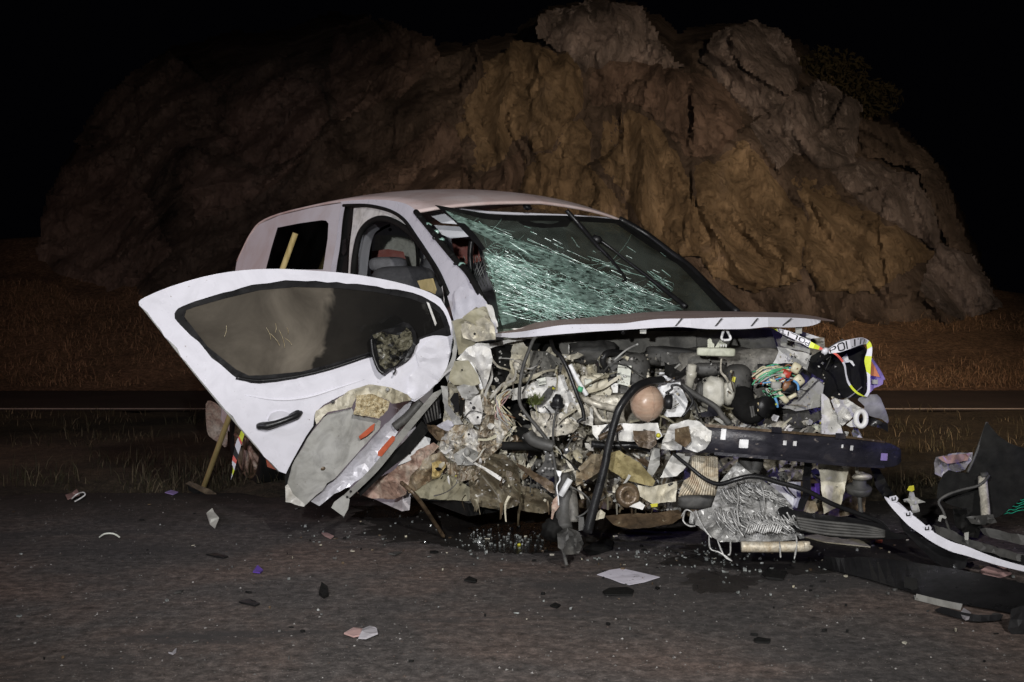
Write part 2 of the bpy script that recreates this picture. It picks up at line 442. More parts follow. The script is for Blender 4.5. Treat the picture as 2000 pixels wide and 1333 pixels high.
def sheet(name, poly, D, mat, parent=None, thick=0.004, amp=0.0, sc=40, seed=0, res=None, holes=(), smooth=False, back=None, **kw):
    """a plate with its real distance and thickness, its outline given in photo pixels; amp crumples it"""
    if not callable(D):
        d0 = D
        D = lambda u, v: d0
    rnd = random.Random(seed * 13 + len(poly))
    if res and amp >= 0.012:
        res *= 0.72
    pts, edges = [], []
    if res:
        def dens(pl):
            out = []
            for i in range(len(pl)):
                a, b = pl[i], pl[(i + 1) % len(pl)]
                n = max(1, int(math.hypot(b[0] - a[0], b[1] - a[1]) / (res * 1.3)))
                for k in range(n):
                    t = k / n
                    j = (rnd.uniform(-1, 1) * res * 0.18 if amp and k else 0)
                    out.append((a[0] + (b[0] - a[0]) * t + j, a[1] + (b[1] - a[1]) * t + j * rnd.choice((-1, 1))))
            return out
        poly = dens(poly)
        holes = [dens(h) for h in holes]
    for lp in [poly] + list(holes):
        s = len(pts)
        pts += [Vector((p[0], p[1])) for p in lp]
        edges += [(s + i, s + (i + 1) % len(lp)) for i in range(len(lp))]
    if res:
        us = [p[0] for p in poly]; vs = [p[1] for p in poly]
        gu = np.arange(min(us) + res * .5, max(us), res); gv = np.arange(min(vs) + res * .5, max(vs), res)
        if len(gu) and len(gv):
            A, B = np.meshgrid(gu, gv)
            r2 = np.random.RandomState(seed + 1)
            A = A + r2.uniform(-.32, .32, A.shape) * res; B = B + r2.uniform(-.32, .32, B.shape) * res
            ok = inside(poly, A, B) & (edge_dist(poly, A, B) > res * .45)
            for h in holes:
                ok &= ~inside(h, A, B) & (edge_dist(h, A, B) > res * .45)
            pts += [Vector((float(a), float(b))) for a, b in zip(A[ok], B[ok])]
    vc, ec, fc, *_ = delaunay_2d_cdt(pts, edges, [], 0, 1e-4)
    cu = np.array([(sum(vc[i][0] for i in f) / 3, sum(vc[i][1] for i in f) / 3) for f in fc])
    ok = inside(poly, cu[:, 0], cu[:, 1])
    for h in holes:
        ok &= ~inside(h, cu[:, 0], cu[:, 1])
    tris = [f for f, k in zip(fc, ok) if k]
    n = len(vc)
    fr, bk = [], []
    for p in vc:
        d = D(p[0], p[1])
        if amp:
            d -= amp * crease(p[0], p[1], seed, sc)
        fr.append(W(p[0], p[1], d)); bk.append(W(p[0], p[1], d + thick))
    cnt = {}
    for t in tris:
        for i in range(3):
            e = (t[i], t[(i + 1) % 3])
            cnt[e] = cnt.get(e, 0) + 1
    # v runs down in pixels: orient so that the front faces the camera
    def orient(t):
        a, b, c = (vc[i] for i in t)
        return tuple(t) if (b[0] - a[0]) * (c[1] - a[1]) - (b[1] - a[1]) * (c[0] - a[0]) < 0 else (t[0], t[2], t[1])
    tris = [orient(t) for t in tris]
    faces = list(tris) + [(t[0] + n, t[2] + n, t[1] + n) for t in tris]
    he = set()
    for t in tris:
        for i in range(3):
            he.add((t[i], t[(i + 1) % 3]))
    for a, b in he:
        if (b, a) not in he:
            faces.append((b, a, a + n, b + n))
    o = add(name, fr + bk, faces, mat, parent, smooth, **kw)
    if smooth:
        o.data.polygons.foreach_set("use_smooth", [True] * len(o.data.polygons))
        o.data.set_sharp_from_angle(angle=math.radians(45))
    elif amp >= 0.012:
        o.data.polygons.foreach_set("use_smooth", [True] * len(o.data.polygons))
        o.data.set_sharp_from_angle(angle=math.radians(32))
    return o


def tube_geo(pts, r, seg=8, n=5, caps=True):
    P = [Vector(p) for p in (smooth_loop([tuple(q) for q in pts], n, False) if n > 1 and len(pts) > 2 else pts)]
    rs = r if isinstance(r, (list, tuple)) else [r] * 2
    V, Fc = [], []
    up = Vector((0, 0, 1))
    prev = None
    for i, p in enumerate(P):
        t = (P[min(i + 1, len(P) - 1)] - P[max(i - 1, 0)])
        if t.length < 1e-9: t = Vector((0, 0, 1))
        t.normalize()
        if prev is None:
            a = t.cross(up)
            if a.length < 0.05: a = t.cross(Vector((1, 0, 0)))
        else:
            a = prev - t * prev.dot(t)
            if a.length < 1e-6: a = t.cross(up)
        a.normalize(); prev = a
        b = t.cross(a)
        rr = float(np.interp(i / max(1, len(P) - 1), np.linspace(0, 1, len(rs)), rs))
        for k in range(seg):
            ang = 2 * math.pi * k / seg
            V.append(p + (a * math.cos(ang) + b * math.sin(ang)) * rr)
    for i in range(len(P) - 1):
        for k in range(seg):
            Fc.append((i * seg + k, i * seg + (k + 1) % seg, (i + 1) * seg + (k + 1) % seg, (i + 1) * seg + k))
    if caps:
        Fc.append(tuple(range(seg - 1, -1, -1)))
        Fc.append(tuple((len(P) - 1) * seg + k for k in range(seg)))
    return V, Fc


def tube(name, pts, r, mat, parent=None, seg=8, n=5, **kw):
    V, Fc = tube_geo(pts, r, seg, n)
    return add(name, V, Fc, mat, parent, True, **kw)


def ptube(name, px, D, r, mat, parent=None, **kw):
    """tube through photo pixels at distance D (a number or one per point)"""
    Ds = D if isinstance(D, (list, tuple)) else [D] * len(px)
    return tube(name, [W(p[0], p[1], d) for p, d in zip(px, Ds)], r, mat, parent, **kw)


def lathe(name, c, axis, prof, mat, parent=None, seg=20, smooth=True, **kw):
    """prof: (along axis, radius) pairs"""
    axis = Vector(axis).normalized()
    a = axis.cross(Vector((0, 0, 1)))
    if a.length < 0.05: a = axis.cross(Vector((1, 0, 0)))
    a.normalize(); b = axis.cross(a)
    c = Vector(c)
    V, Fc = [], []
    for h, r in prof:
        for k in range(seg):
            t = 2 * math.pi * k / seg
            V.append(c + axis * h + (a * math.cos(t) + b * math.sin(t)) * r)
    for i in range(len(prof) - 1):
        for k in range(seg):
            Fc.append((i * seg + k, i * seg + (k + 1) % seg, (i + 1) * seg + (k + 1) % seg, (i + 1) * seg + k))
    Fc.append(tuple(range(seg - 1, -1, -1)))
    Fc.append(tuple((len(prof) - 1) * seg + k for k in range(seg)))
    return add(name, V, Fc, mat, parent, smooth, **kw)


def blob(name, u, v, D, ru, rv, rd, mat, parent=None, amp=0.0, seed=0, seg=14, power=2.0, rot=0.0, **kw):
    """rounded body: px radii ru, rv and a depth radius rd in metres; power > 2 squares it"""
    V, Fc = [], []
    def sp(x):
        return math.copysign(abs(x) ** (2 / power), x)
    for i in range(seg + 1):
        la = math.pi * i / seg - math.pi / 2
        for k in range(seg * 2):
            lo = math.pi * k / seg
            x, y, z = sp(math.cos(la)) * sp(math.cos(lo)), sp(math.cos(la)) * sp(math.sin(lo)), sp(math.sin(la))
            f = 1 + amp * noise.noise(Vector((x * 2 + seed * 3.3, y * 2, z * 2)))
            du, dv = x * ru * f, -z * rv * f
            V.append(W(u + du * math.cos(rot) - dv * math.sin(rot), v + du * math.sin(rot) + dv * math.cos(rot), D + y * rd * f))
    n = seg * 2
    for i in range(seg):
        for k in range(n):
            Fc.append((i * n + k, i * n + (k + 1) % n, (i + 1) * n + (k + 1) % n, (i + 1) * n + k))
    return add(name, V, Fc, mat, parent, True, **kw)


def band(name, A, B, DA, DB, mat, parent=None, thick=0.01, n=6, smooth=True, **kw):
    """strip between two pixel polylines"""
    def rs(pl, N):
        pl = smooth_loop(pl, n, False)
        p = np.array(pl); s = np.r_[0, np.cumsum(np.hypot(*np.diff(p, axis=0).T))]
        t = np.linspace(0, s[-1], N)
        return np.c_[np.interp(t, s, p[:, 0]), np.interp(t, s, p[:, 1])]
    N = max(len(A), len(B)) * n
    a, b = rs(A, N), rs(B, N)
    fa = DA if callable(DA) else (lambda u, v: DA)
    fb = DB if callable(DB) else (lambda u, v: DB)
    V = []
    for off in (0, thick):
        for p, q in zip(a, b):
            V.append(W(p[0], p[1], fa(*p) + off)); V.append(W(q[0], q[1], fb(*q) + off))
    Fc = []
    m = 2 * N
    for i in range(N - 1):
        k = 2 * i
        Fc += [(k, k + 1, k + 3, k + 2), (m + k, m + k + 2, m + k + 3, m + k + 1), (k, k + 2, m + k + 2, m + k), (k + 1, m + k + 1, m + k + 3, k + 3)]
    Fc += [(0, m, m + 1, 1), (2 * N - 2, 2 * N - 1, m + 2 * N - 1, m + 2 * N - 2)]
    return add(name, V, Fc, mat, parent, False, **kw)


def zoomer(x0, y0, s):
    return lambda pts: [(x0 + p[0] / s, y0 + p[1] / s) for p in pts]


Z1 = zoomer(260, 360, 2.836)
Z2 = zoomer(380, 750, 3.448)
Z3 = zoomer(800, 380, 3.03)
Z4 = zoomer(860, 600, 4.0)
Z5 = zoomer(1300, 590, 4.167)
Z6 = zoomer(860, 830, 4.0)
Z7 = zoomer(1260, 830, 3.846)
Z8 = zoomer(1740, 800, 3.807)
Z9 = zoomer(450, 370, 4.0)

# ------------------------------------------------------------------ the setting
R = random.Random(4)
NR = np.random.RandomState(7)


def grid_sheet(name, xs, ys, zf, mat, **kw):
    V = [(x, y, zf(x, y)) for y in ys for x in xs]
    n = len(xs)
    Fc = [(j * n + i, j * n + i + 1, (j + 1) * n + i + 1, (j + 1) * n + i) for j in range(len(ys) - 1) for i in range(n - 1)]
    return add(name, V, Fc, mat, None, True, kind='structure', **kw)


def ground_mat(name, stops, scale, fine, speck=None, rough=0.85, bstr=0.4, bdist=0.006, spec=0.25, patch=None, edge=False):
    m, nt, b, _ = _nodes(name)
    vec = coords(nt)
    col = ramp(nt, noise_tex(nt, vec, scale, 6, 0.6, 0.3), stops)
    f = ramp(nt, noise_tex(nt, vec, fine, 9, 0.85), [(0.36, 0.25), (0.5, 0.9), (0.64, 2.0)])
    mm = nt.nodes.new("ShaderNodeMix"); mm.data_type = 'RGBA'; mm.blend_type = 'MULTIPLY'; mm.inputs[0].default_value = 1
    L(nt, col, mm.inputs[6]); L(nt, f, mm.inputs[7])
    col = mm.outputs[2]
    if patch:
        pv = coords(nt, (0.35, 1.2, 1))
        col = mixc(nt, ramp(nt, noise_tex(nt, pv, patch[1], 6, 0.66, 0.8), [(patch[2], 0.0), (patch[2] + 0.12, 0.85)]), col, patch[0])
    if speck:
        v = nt.nodes.new("ShaderNodeTexVoronoi"); v.inputs["Scale"].default_value = speck[1]
        L(nt, vec, v.inputs["Vector"])
        s = ramp(nt, v.outputs["Distance"], [(0.0, 1.0), (speck[2], 1.0), (speck[2] + 0.05, 0.0)])
        s2 = ramp(nt, v.outputs["Color"], [(0.55, 0.0), (0.75, 1.0)])
        mu = nt.nodes.new("ShaderNodeMath"); mu.operation = 'MULTIPLY'
        L(nt, s, mu.inputs[0]); L(nt, s2, mu.inputs[1])
        col = mixc(nt, mu.outputs[0], col, speck[0])
    if edge:
        sx = nt.nodes.new("ShaderNodeSeparateXYZ"); L(nt, vec, sx.inputs[0])
        ma = nt.nodes.new("ShaderNodeMath"); ma.operation = 'MULTIPLY_ADD'
        L(nt, noise_tex(nt, vec, 1.6, 7, 0.7, 0.5), ma.inputs[0]); ma.inputs[1].default_value = 2.6; L(nt, sx.outputs[1], ma.inputs[2])
        mb = nt.nodes.new("ShaderNodeMath"); mb.operation = 'MULTIPLY'; L(nt, ma.outputs[0], mb.inputs[0]); mb.inputs[1].default_value = 0.1
        col = mixc(nt, ramp(nt, mb.outputs[0], [(0.70, 0.0), (0.80, 0.92)]), col, (0.022, 0.019, 0.015))
    L(nt, col, b.inputs["Base Color"])
    b.inputs["Roughness"].default_value = rough
    b.inputs["Specular IOR Level"].default_value = spec
    bump(nt, b, noise_tex(nt, vec, fine * 0.8, 9, 0.82), bstr, bdist)
    return m


asphalt = ground_mat('worn_asphalt', [(0.30, (0.050, 0.048, 0.048)), (0.48, (0.092, 0.080, 0.074)), (0.66, (0.145, 0.104, 0.086))], 0.8, 21,
                     speck=((0.26, 0.22, 0.20), 60, 0.12), bstr=0.7, bdist=0.012, patch=((0.052, 0.048, 0.047), 1.5, 0.53), edge=True)
soil_m = ground_mat('dark_verge_soil', [(0.3, (0.022, 0.019, 0.014)), (0.7, (0.075, 0.060, 0.038))], 1.6, 24, bstr=0.8, bdist=0.03)
drygrass_m = ground_mat('dry_slope_soil', [(0.3, (0.10, 0.065, 0.044)), (0.7, (0.25, 0.160, 0.10))], 0.9, 14, bstr=0.8, bdist=0.05)
road_m = ground_mat('far_road_asphalt', [(0.3, (0.035, 0.028, 0.027)), (0.7, (0.06, 0.046, 0.042))], 1.0, 60, bstr=0.3)

sky_m, nt_, b_, _ = _nodes('night_sky')
nt_.nodes.remove(b_)
grid_sheet('ground', np.linspace(-120, 120, 5), np.linspace(-60, 160, 5), lambda x, y: -0.12, soil_m)
grid_sheet('lay_by', np.linspace(-45, 45, 91), list(np.linspace(-14, 6.6, 8)) + [6.9, 7.15],
           lambda x, y: 0.0 if y < 7 else -0.05 + 0.02 * noise.noise(Vector((x * 2, 0, 0))), asphalt)


def verge_z(x, y):
    y0 = 6.55 + 0.6 * noise.noise(Vector((x * .7, 3, 0))) + 0.25 * noise.noise(Vector((x * 2.6, 8, 0)))
    e = min(max((y - y0) / 0.45, 0), 1) * min(max((13.0 - y) / 0.4, 0), 1)
    return -0.07 + e * (0.098 + 0.035 * noise.noise(Vector((x * .9, y * .9, 0))) + 0.02 * noise.noise(Vector((x * 3.1, y * 3.1, 3))))


grid_sheet('verge', np.arange(-30, 30.01, 0.2), np.arange(5.9, 13.01, 0.11), verge_z, soil_m)
grid_sheet('road', np.linspace(-60, 60, 5), [12.92, 14.5, 16.6], lambda x, y: 0.0, road_m)
grid_sheet('road_line', np.linspace(-60, 60, 121), [13.12, 13.29], lambda x, y: 0.004, M['line'])


def slope_z(x, y):
    t = min(max((y - 16.4) / 4.4, 0), 1.6)
    h = 1.62 - 0.075 * max(0, x) - 0.02 * max(0, -x - 2)
    return -0.02 + h * (t ** 1.25) + 0.06 * noise.noise(Vector((x * .5, y * .5, 7))) * min(1, t * 3) + 0.03 * noise.noise(Vector((x * 2, y * 2, 9))) * min(1, t * 3)


grid_sheet('slope', np.arange(-45, 45.01, 0.3), np.arange(16.3, 26, 0.25), slope_z, drygrass_m)


def rock_mat(name, stops, scale, bscale=5, streak=(1, 1, 0.5), lichen=None):
    m, nt, b, _ = _nodes(name)
    vec = coords(nt, streak)
    col = ramp(nt, noise_tex(nt, vec, scale, 9, 0.66, 0.9), stops)
    crack = ramp(nt, noise_tex(nt, vec, scale * 4.5, 7, 0.7, 1.4), [(0.34, 0.55), (0.46, 1.0)])
    mm = nt.nodes.new("ShaderNodeMix"); mm.data_type = 'RGBA'; mm.blend_type = 'MULTIPLY'; mm.inputs[0].default_value = 1
    L(nt, col, mm.inputs[6]); L(nt, crack, mm.inputs[7])
    col = mm.outputs[2]
    wv = coords(nt, (1, 1, 0.55))
    st_ = ramp(nt, noise_tex(nt, wv, 0.42, 8, 0.68, 1.6), [(0.36, 0.28), (0.5, 0.85), (0.62, 1.15)])
    m2 = nt.nodes.new("ShaderNodeMix"); m2.data_type = 'RGBA'; m2.blend_type = 'MULTIPLY'; m2.inputs[0].default_value = 1
    L(nt, col, m2.inputs[6]); L(nt, st_, m2.inputs[7])
    col = m2.outputs[2]
    if lichen:
        col = mixc(nt, ramp(nt, noise_tex(nt, vec, lichen[1], 6, 0.7), [(0.55, 0.0), (0.64, 0.7)]), col, lichen[0])
    L(nt, col, b.inputs["Base Color"])
    b.inputs["Roughness"].default_value = 0.9
    b.inputs["Specular IOR Level"].default_value = 0.2
    bump(nt, b, noise_tex(nt, vec, bscale, 10, 0.72, 0.5), 0.9, 0.18)
    return m


RM = dict(
    o=rock_mat('ochre_rock', [(0.28, (0.10, 0.075, 0.05)), (0.45, (0.19, 0.145, 0.095)), (0.6, (0.27, 0.21, 0.14)), (0.75, (0.26, 0.205, 0.165))], 0.9),
    m=rock_mat('brown_rock', [(0.28, (0.07, 0.052, 0.046)), (0.45, (0.15, 0.112, 0.095)), (0.6, (0.21, 0.16, 0.135)), (0.75, (0.27, 0.21, 0.175))], 0.8),
    g=rock_mat('grey_rock', [(0.28, (0.06, 0.055, 0.055)), (0.45, (0.15, 0.132, 0.128)), (0.6, (0.22, 0.19, 0.185)), (0.75, (0.30, 0.265, 0.25))], 1.3, lichen=((0.33, 0.30, 0.30), 3.0)),
    d=rock_mat('dark_rock', [(0.3, (0.05, 0.041, 0.036)), (0.5, (0.11, 0.088, 0.074)), (0.7, (0.17, 0.135, 0.115))], 0.9))


def Drock(u, v):
    t = (600 - v) / 600
    return 19.6 + 3.4 * max(t, -0.3) + 2.6 * abs((u - 1050) / 1000) ** 2.2


def rock_rough(u, v, seed):
    # layered folds: diagonal strike on the left half, steep pillars in the middle, falling strike on the right
    if u < 900:
        a = 0.62 * u + 0.8 * v; c = 0.8 * u - 0.62 * v
    elif u < 1350:
        a = u; c = v
    else:
        a = 0.75 * u - 0.66 * v; c = 0.66 * u + 0.75 * v
    w = noise.noise(Vector((u / 140, v / 140, 5.0))) * 0.8
    q = Vector((a / 80 + w * .6, c / 430, 1.3))
    r = 0.52 * (1 - 2.2 * abs(noise.noise(q))) + 0.16 * (1 - 2.2 * abs(noise.noise(q * 2.6 + Vector((3, 1, 4)))))
    r += 0.28 * noise.noise(Vector((u / 210, v / 190, 8.0)))
    d, p2 = noise.voronoi(Vector((a / 105 + w, c / 210, 2.0)))
    r += 0.05 * noise.cell(p2[0] * 13.7) - 0.05 * max(0.0, 0.07 - (d[1] - d[0])) / 0.07
    r += 0.16 * (noise.cell(p2[0] * 3.3) - .5) * ((a / 105 + w) - p2[0].x) + 0.18 * (noise.cell(p2[0] * 7.7) - .5) * (c / 210 - p2[0].y)
    d3, p3 = noise.voronoi(Vector((a / 24 + w * 2, c / 50, 3.0)))
    r += 0.05 * noise.cell(p3[0] * 9.1) + .08 * (noise.cell(p3[0] * 3.3) - .5) * ((a / 24 + w * 2) - p3[0].x)
    r += 0.07 * noise.noise(Vector((u / 26, v / 30, seed + 4)))
    r += 0.05 * (1 - 2 * abs(noise.noise(Vector((u / 13, v / 17, seed + 9)))))
    r += 0.03 * noise.noise(Vector((u / 6.5, v / 6.5, seed + 2)))
    return r


def rock_piece(name, poly, mat, parent, seed, lift=0.7, back=-0.35, res=6, edge=13, tilt=(0, 0), edge_back=0.0, **kw):
    rnd = random.Random(seed)
    P = []
    for q_ in range(len(poly)):
        a_, b2 = poly[q_], poly[(q_ + 1) % len(poly)]
        ln_ = math.hypot(b2[0] - a_[0], b2[1] - a_[1]); m_n = max(1, int(ln_ / 16))
        for k_ in range(m_n):
            t_ = k_ / m_n
            P.append((a_[0] + (b2[0] - a_[0]) * t_ + rnd.uniform(-4, 4), a_[1] + (b2[1] - a_[1]) * t_ + rnd.uniform(-4, 4)))
    P = np.array(P)
    ctr = P.mean(0)
    if edge_back == 0:
        e_ = P - ctr
        P = ctr + e_ * (1 + 7.0 / np.maximum(20, np.linalg.norm(e_, axis=1, keepdims=True)))
    gu = np.arange(P[:, 0].min() - res, P[:, 0].max() + 2 * res, res)
    gv = np.arange(P[:, 1].min() - res, P[:, 1].max() + 2 * res, res)
    A, B = np.meshgrid(gu, gv)
    A = A + NR.uniform(-.3, .3, A.shape) * res; B = B + NR.uniform(-.3, .3, B.shape) * res
    ins = inside(P, A, B)
    de = edge_dist(P, A, B)
    sd = np.where(ins, de, -de)
    idx = -np.ones(A.shape, int)
    V, Fc = [], []
    keep = sd > -res * 0.4
    for j in range(A.shape[0]):
        for i in range(A.shape[1]):
            if keep[j, i]:
                u, v, d = float(A[j, i]), float(B[j, i]), max(0.0, float(sd[j, i]))
                h = back + (lift - back) * (1 - math.exp(-d / edge)) + tilt[0] * (u - ctr[0]) / 100 + tilt[1] * (v - ctr[1]) / 100
                h += rock_rough(u, v, seed) - edge_back * math.exp(-d / 26)
                idx[j, i] = len(V)
                V.append(W(u, v, Drock(u, v) - h))
    for j in range(A.shape[0] - 1):
        for i in range(A.shape[1] - 1):
            q = (idx[j, i], idx[j + 1, i], idx[j + 1, i + 1], idx[j, i + 1])
            if min(q) >= 0:
                Fc.append(q)
    o = add(name, V, Fc, mat, parent, True, **kw)
    o.data.set_sharp_from_angle(angle=math.radians(38))
    return o


rock = link(bpy.data.objects.new('rock_face', None))
rock.location = (0, 20, 1.3)
rock['kind'] = 'structure'
rock['label'] = 'tall brown rock outcrop rising from the grassy slope behind the road'
SIL = [(60, 640), (75, 500), (95, 370), (150, 275), (205, 180), (260, 145), (330, 95), (450, 62), (560, 55), (640, 24), (710, 30), (800, 70), (850, 86),
       (920, 84), (1000, 64), (1060, 16), (1150, 0), (1250, 4), (1330, 62), (1420, 42), (1490, 46), (1570, 82), (1660, 150), (1710, 205), (1790, 270), (1840, 320),
       (1885, 420), (1915, 500), (1970, 600), (2040, 690), (2040, 740), (1000, 660), (60, 680)]
rock_piece('rock_core', SIL, RM['d'], rock, 3, lift=0.10, back=0.10, res=6, edge_back=5.0, kind='structure')
SLABS = [
    ('m', [(80, 560), (78, 480), (95, 380), (160, 290), (215, 300), (290, 400), (330, 490), (250, 570), (170, 590)], .5, (0.1, 0)),
    ('d', [(150, 275), (215, 180), (330, 105), (430, 190), (445, 250), (365, 330), (295, 390), (215, 300)], .4, (0, 0)),
    ('m', [(405, 290), (420, 245), (480, 180), (560, 158), (622, 168), (638, 230), (604, 282), (520, 335), (430, 310)], .9, (0.25, -0.1)),
    ('m', [(340, 335), (395, 290), (430, 315), (520, 340), (606, 290), (560, 345), (470, 400), (380, 430)], .6, (0.1, 0.2)),
    ('m', [(640, 160), (660, 60), (720, 38), (790, 98), (782, 170), (700, 222), (660, 250)], .7, (0.2, 0)),
    ('m', [(735, 40), (840, 78), (856, 112), (765, 205), (795, 110)], .6, (0, 0)),
    ('d', [(585, 380), (610, 330), (740, 220), (860, 118), (925, 92), (955, 150), (880, 230), (720, 325), (620, 400)], .25, (0, 0)),
    ('m', [(640, 405), (700, 345), (860, 232), (895, 262), (905, 330), (925, 395), (790, 392)], .45, (0.15, 0)),
    ('o', [(880, 250), (905, 190), (945, 130), (1012, 82), (1062, 98), (1090, 115), (1050, 160), (1030, 210), (1020, 260), (965, 330), (925, 340)], .7, (0.3, 0)),
    ('o', [(1024, 245), (1036, 200), (1072, 128), (1112, 108), (1136, 150), (1130, 210), (1102, 240), (1080, 292), (1040, 295)], 1.15, (0.1, 0)),
    ('o', [(1012, 400), (1022, 302), (1078, 298), (1096, 250), (1138, 224), (1160, 268), (1152, 330), (1215, 398), (1232, 470), (1120, 430)], 1.0, (0.2, 0.1)),
    ('m', [(915, 355), (965, 332), (1020, 292), (1012, 385), (1000, 400), (925, 400)], .6, (0.2, 0)),
    ('g', [(1055, 80), (1060, 28), (1150, 6), (1250, 16), (1292, 90), (1335, 128), (1280, 140), (1200, 118), (1140, 146), (1112, 104)], .5, (0, 0)),
    ('m', [(1142, 152), (1200, 122), (1288, 130), (1300, 190), (1290, 240), (1232, 200), (1160, 222)], .9, (0.2, -0.1)),
    ('o', [(1164, 228), (1232, 206), (1288, 246), (1320, 302), (1352, 380), (1372, 500), (1300, 490), (1236, 410), (1168, 322)], .85, (0.15, 0.1)),
    ('m', [(1292, 132), (1400, 160), (1452, 240), (1405, 296), (1335, 312), (1302, 250)], 1.0, (0.2, -0.1)),
    ('o', [(1368, 500), (1352, 360), (1345, 318), (1418, 296), (1462, 262), (1478, 300), (1520, 360), (1572, 430), (1562, 540), (1480, 566), (1400, 540)], .95, (0.05, 0.12)),
    ('g', [(1372, 118), (1400, 68), (1470, 44), (1542, 80), (1562, 140), (1532, 200), (1470, 236), (1430, 182)], .7, (0.1, 0)),
    ('g', [(1470, 245), (1536, 196), (1600, 158), (1680, 208), (1668, 316), (1600, 332), (1560, 296), (1522, 336)], .75, (0, 0)),
    ('o', [(1576, 420), (1526, 345), (1602, 336), (1660, 394), (1750, 444), (1828, 492), (1770, 524), (1700, 566), (1600, 566), (1572, 500)], .75, (0, 0.15)),
    ('g', [(1612, 332), (1682, 312), (1788, 348), (1832, 430), (1828, 486), (1744, 430), (1664, 386)], 1.0, (0.1, 0)),
    ('d', [(1672, 232), (1740, 248), (1830, 322), (1870, 420), (1898, 500), (1842, 470), (1794, 342), (1690, 302)], .4, (0, 0)),
    ('g', [(1832, 474), (1898, 504), (1955, 600), (1880, 624), (1800, 570)], .6, (0, 0)),
]
for i, (mk, pl, lift, tl) in enumerate(SLABS):
    rock_piece('rock_slab', pl, RM[mk], rock, 10 + i, lift=.10 + .22 * lift, back=0.0, res=5, edge=9, tilt=(tl[0] * .7, tl[1] * .7), kind='structure')


# grass: blades in one sheet of triangles per area
def blades(name, pts, hmin, hmax, wid, mats, lean=0.5, **kw):
    n = len(pts)
    P = np.array(pts)
    h = NR.uniform(hmin, hmax, n) * NR.uniform(.5, 1, n)
    a = NR.uniform(0, 2 * np.pi, n)
    ln = NR.uniform(0, lean, n) * h
    dx, dy = np.cos(a), np.sin(a)
    b = NR.uniform(0, 2 * np.pi, n)
    V = np.zeros((n * 5, 3))
    wx, wy = np.cos(b) * wid, np.sin(b) * wid
    for k, (t, w) in enumerate(((0, 1), (0, -1), (.55, .8), (.55, -.8), (1, 0))):
        V[k::5, 0] = P[:, 0] + wx * w * .5 + dx * ln * t * t
        V[k::5, 1] = P[:, 1] + wy * w * .5 + dy * ln * t * t
        V[k::5, 2] = P[:, 2] + h * t * (1 - .18 * t * (ln / h))
    i = np.arange(n) * 5
    T = np.stack([np.c_[i, i + 1, i + 3], np.c_[i, i + 3, i + 2], np.c_[i + 2, i + 3, i + 4]], 1).reshape(-1, 3)
    mi = np.repeat(NR.randint(0, len(mats), n), 3)
    return soup(name, V, T, mats, midx=mi, kind='stuff', **kw)


def flat(name, c, rough=0.8):
    m, nt, b, _ = _nodes(name)
    vec = coords(nt)
    L(nt, ramp(nt, noise_tex(nt, vec, 3, 3), [(0.3, tuple(x * 0.6 for x in c)), (0.7, c)]), b.inputs["Base Color"])
    b.inputs["Roughness"].default_value = rough
    b.inputs["Specular IOR Level"].default_value = 0.2
    return m


GRS = [flat('straw_blade', (0.40, 0.26, 0.16)), flat('brown_blade', (0.26, 0.155, 0.095)), flat('olive_blade', (0.11, 0.08, 0.044))]
GRD = [flat('dark_blade', (0.030, 0.028, 0.016)), flat('dull_straw_blade', (0.12, 0.095, 0.06)), flat('dark_olive_blade', (0.05, 0.043, 0.022))]
pts = []
for _ in range(90000):
    y = 16.7 + 4.6 * R.random() ** 0.9
    x = R.uniform(-.56, .56) * y
    if noise.noise(Vector((x * .55, y * .55, 1))) * 1.3 + noise.noise(Vector((x * 2.1, y * 2.1, 4))) * .7 + R.uniform(-.3, .3) > -0.1:
        pts.append((x, y, slope_z(x, y) - 0.01))
blades('dry_grass', pts, 0.04, 0.20, 0.0065, GRS, 2.4, label='dry brown grass covering the slope below the rock')
pts = []
for _ in range(26000):
    y = 6.7 + 5.9 * R.random() ** 1.6
    x = R.uniform(-.5, .5) * y
    if noise.noise(Vector((x * 1.3, y * 1.3, 5))) + R.uniform(-.4, .4) > 0.30 and verge_z(x, y) > 0.004:
        pts.append((x, y, verge_z(x, y) - 0.01))
for (u, n) in ((265, 45), (290, 60), (345, 70), (120, 25), (420, 60), (450, 40), (60, 20), (520, 40), (1790, 60), (1850, 60)):
    for _ in range(n):
        y = 7.0 + abs(R.gauss(0, .16))
        x = (u - 1000) / F * y + R.gauss(0, .05)
        pts.append((x, y, verge_z(x, y) - .01))
blades('verge_grass', pts, 0.05, 0.17, 0.006, GRD, 1.0, label='sparse dark grass on the verge between lay-by and road')

# loose grit on the asphalt
n = 12000
y = 3.0 + 4.2 * NR.rand(n) ** 1.1
x = NR.uniform(-.5, .5, n) * y
s = 0.0016 + 0.0045 * NR.rand(n) ** 5
V = np.zeros((n * 4, 3)); a = NR.uniform(0, 6.28, n)
for k in range(3):
    V[k::4, 0] = x + s * np.cos(a + k * 2.1) * NR.uniform(.6, 1.4, n); V[k::4, 1] = y + s * np.sin(a + k * 2.1) * NR.uniform(.6, 1.4, n); V[k::4, 2] = 0.0005
V[3::4, 0] = x; V[3::4, 1] = y; V[3::4, 2] = s * NR.uniform(.5, 1.2, n)
i = np.arange(n) * 4
T = np.stack([np.c_[i, i + 1, i + 3], np.c_[i + 1, i + 2, i + 3], np.c_[i + 2, i, i + 3]], 1).reshape(-1, 3)
soup('gravel', V, T, [flat('grit_grey', (0.16, 0.15, 0.14)), flat('grit_brown', (0.13, 0.10, 0.085)), flat('grit_pale', (0.42, 0.40, 0.38))],
     midx=np.repeat(NR.choice([0, 0, 0, 1, 1, 2], n), 3), kind='stuff', label='fine grit lying on the dark asphalt')

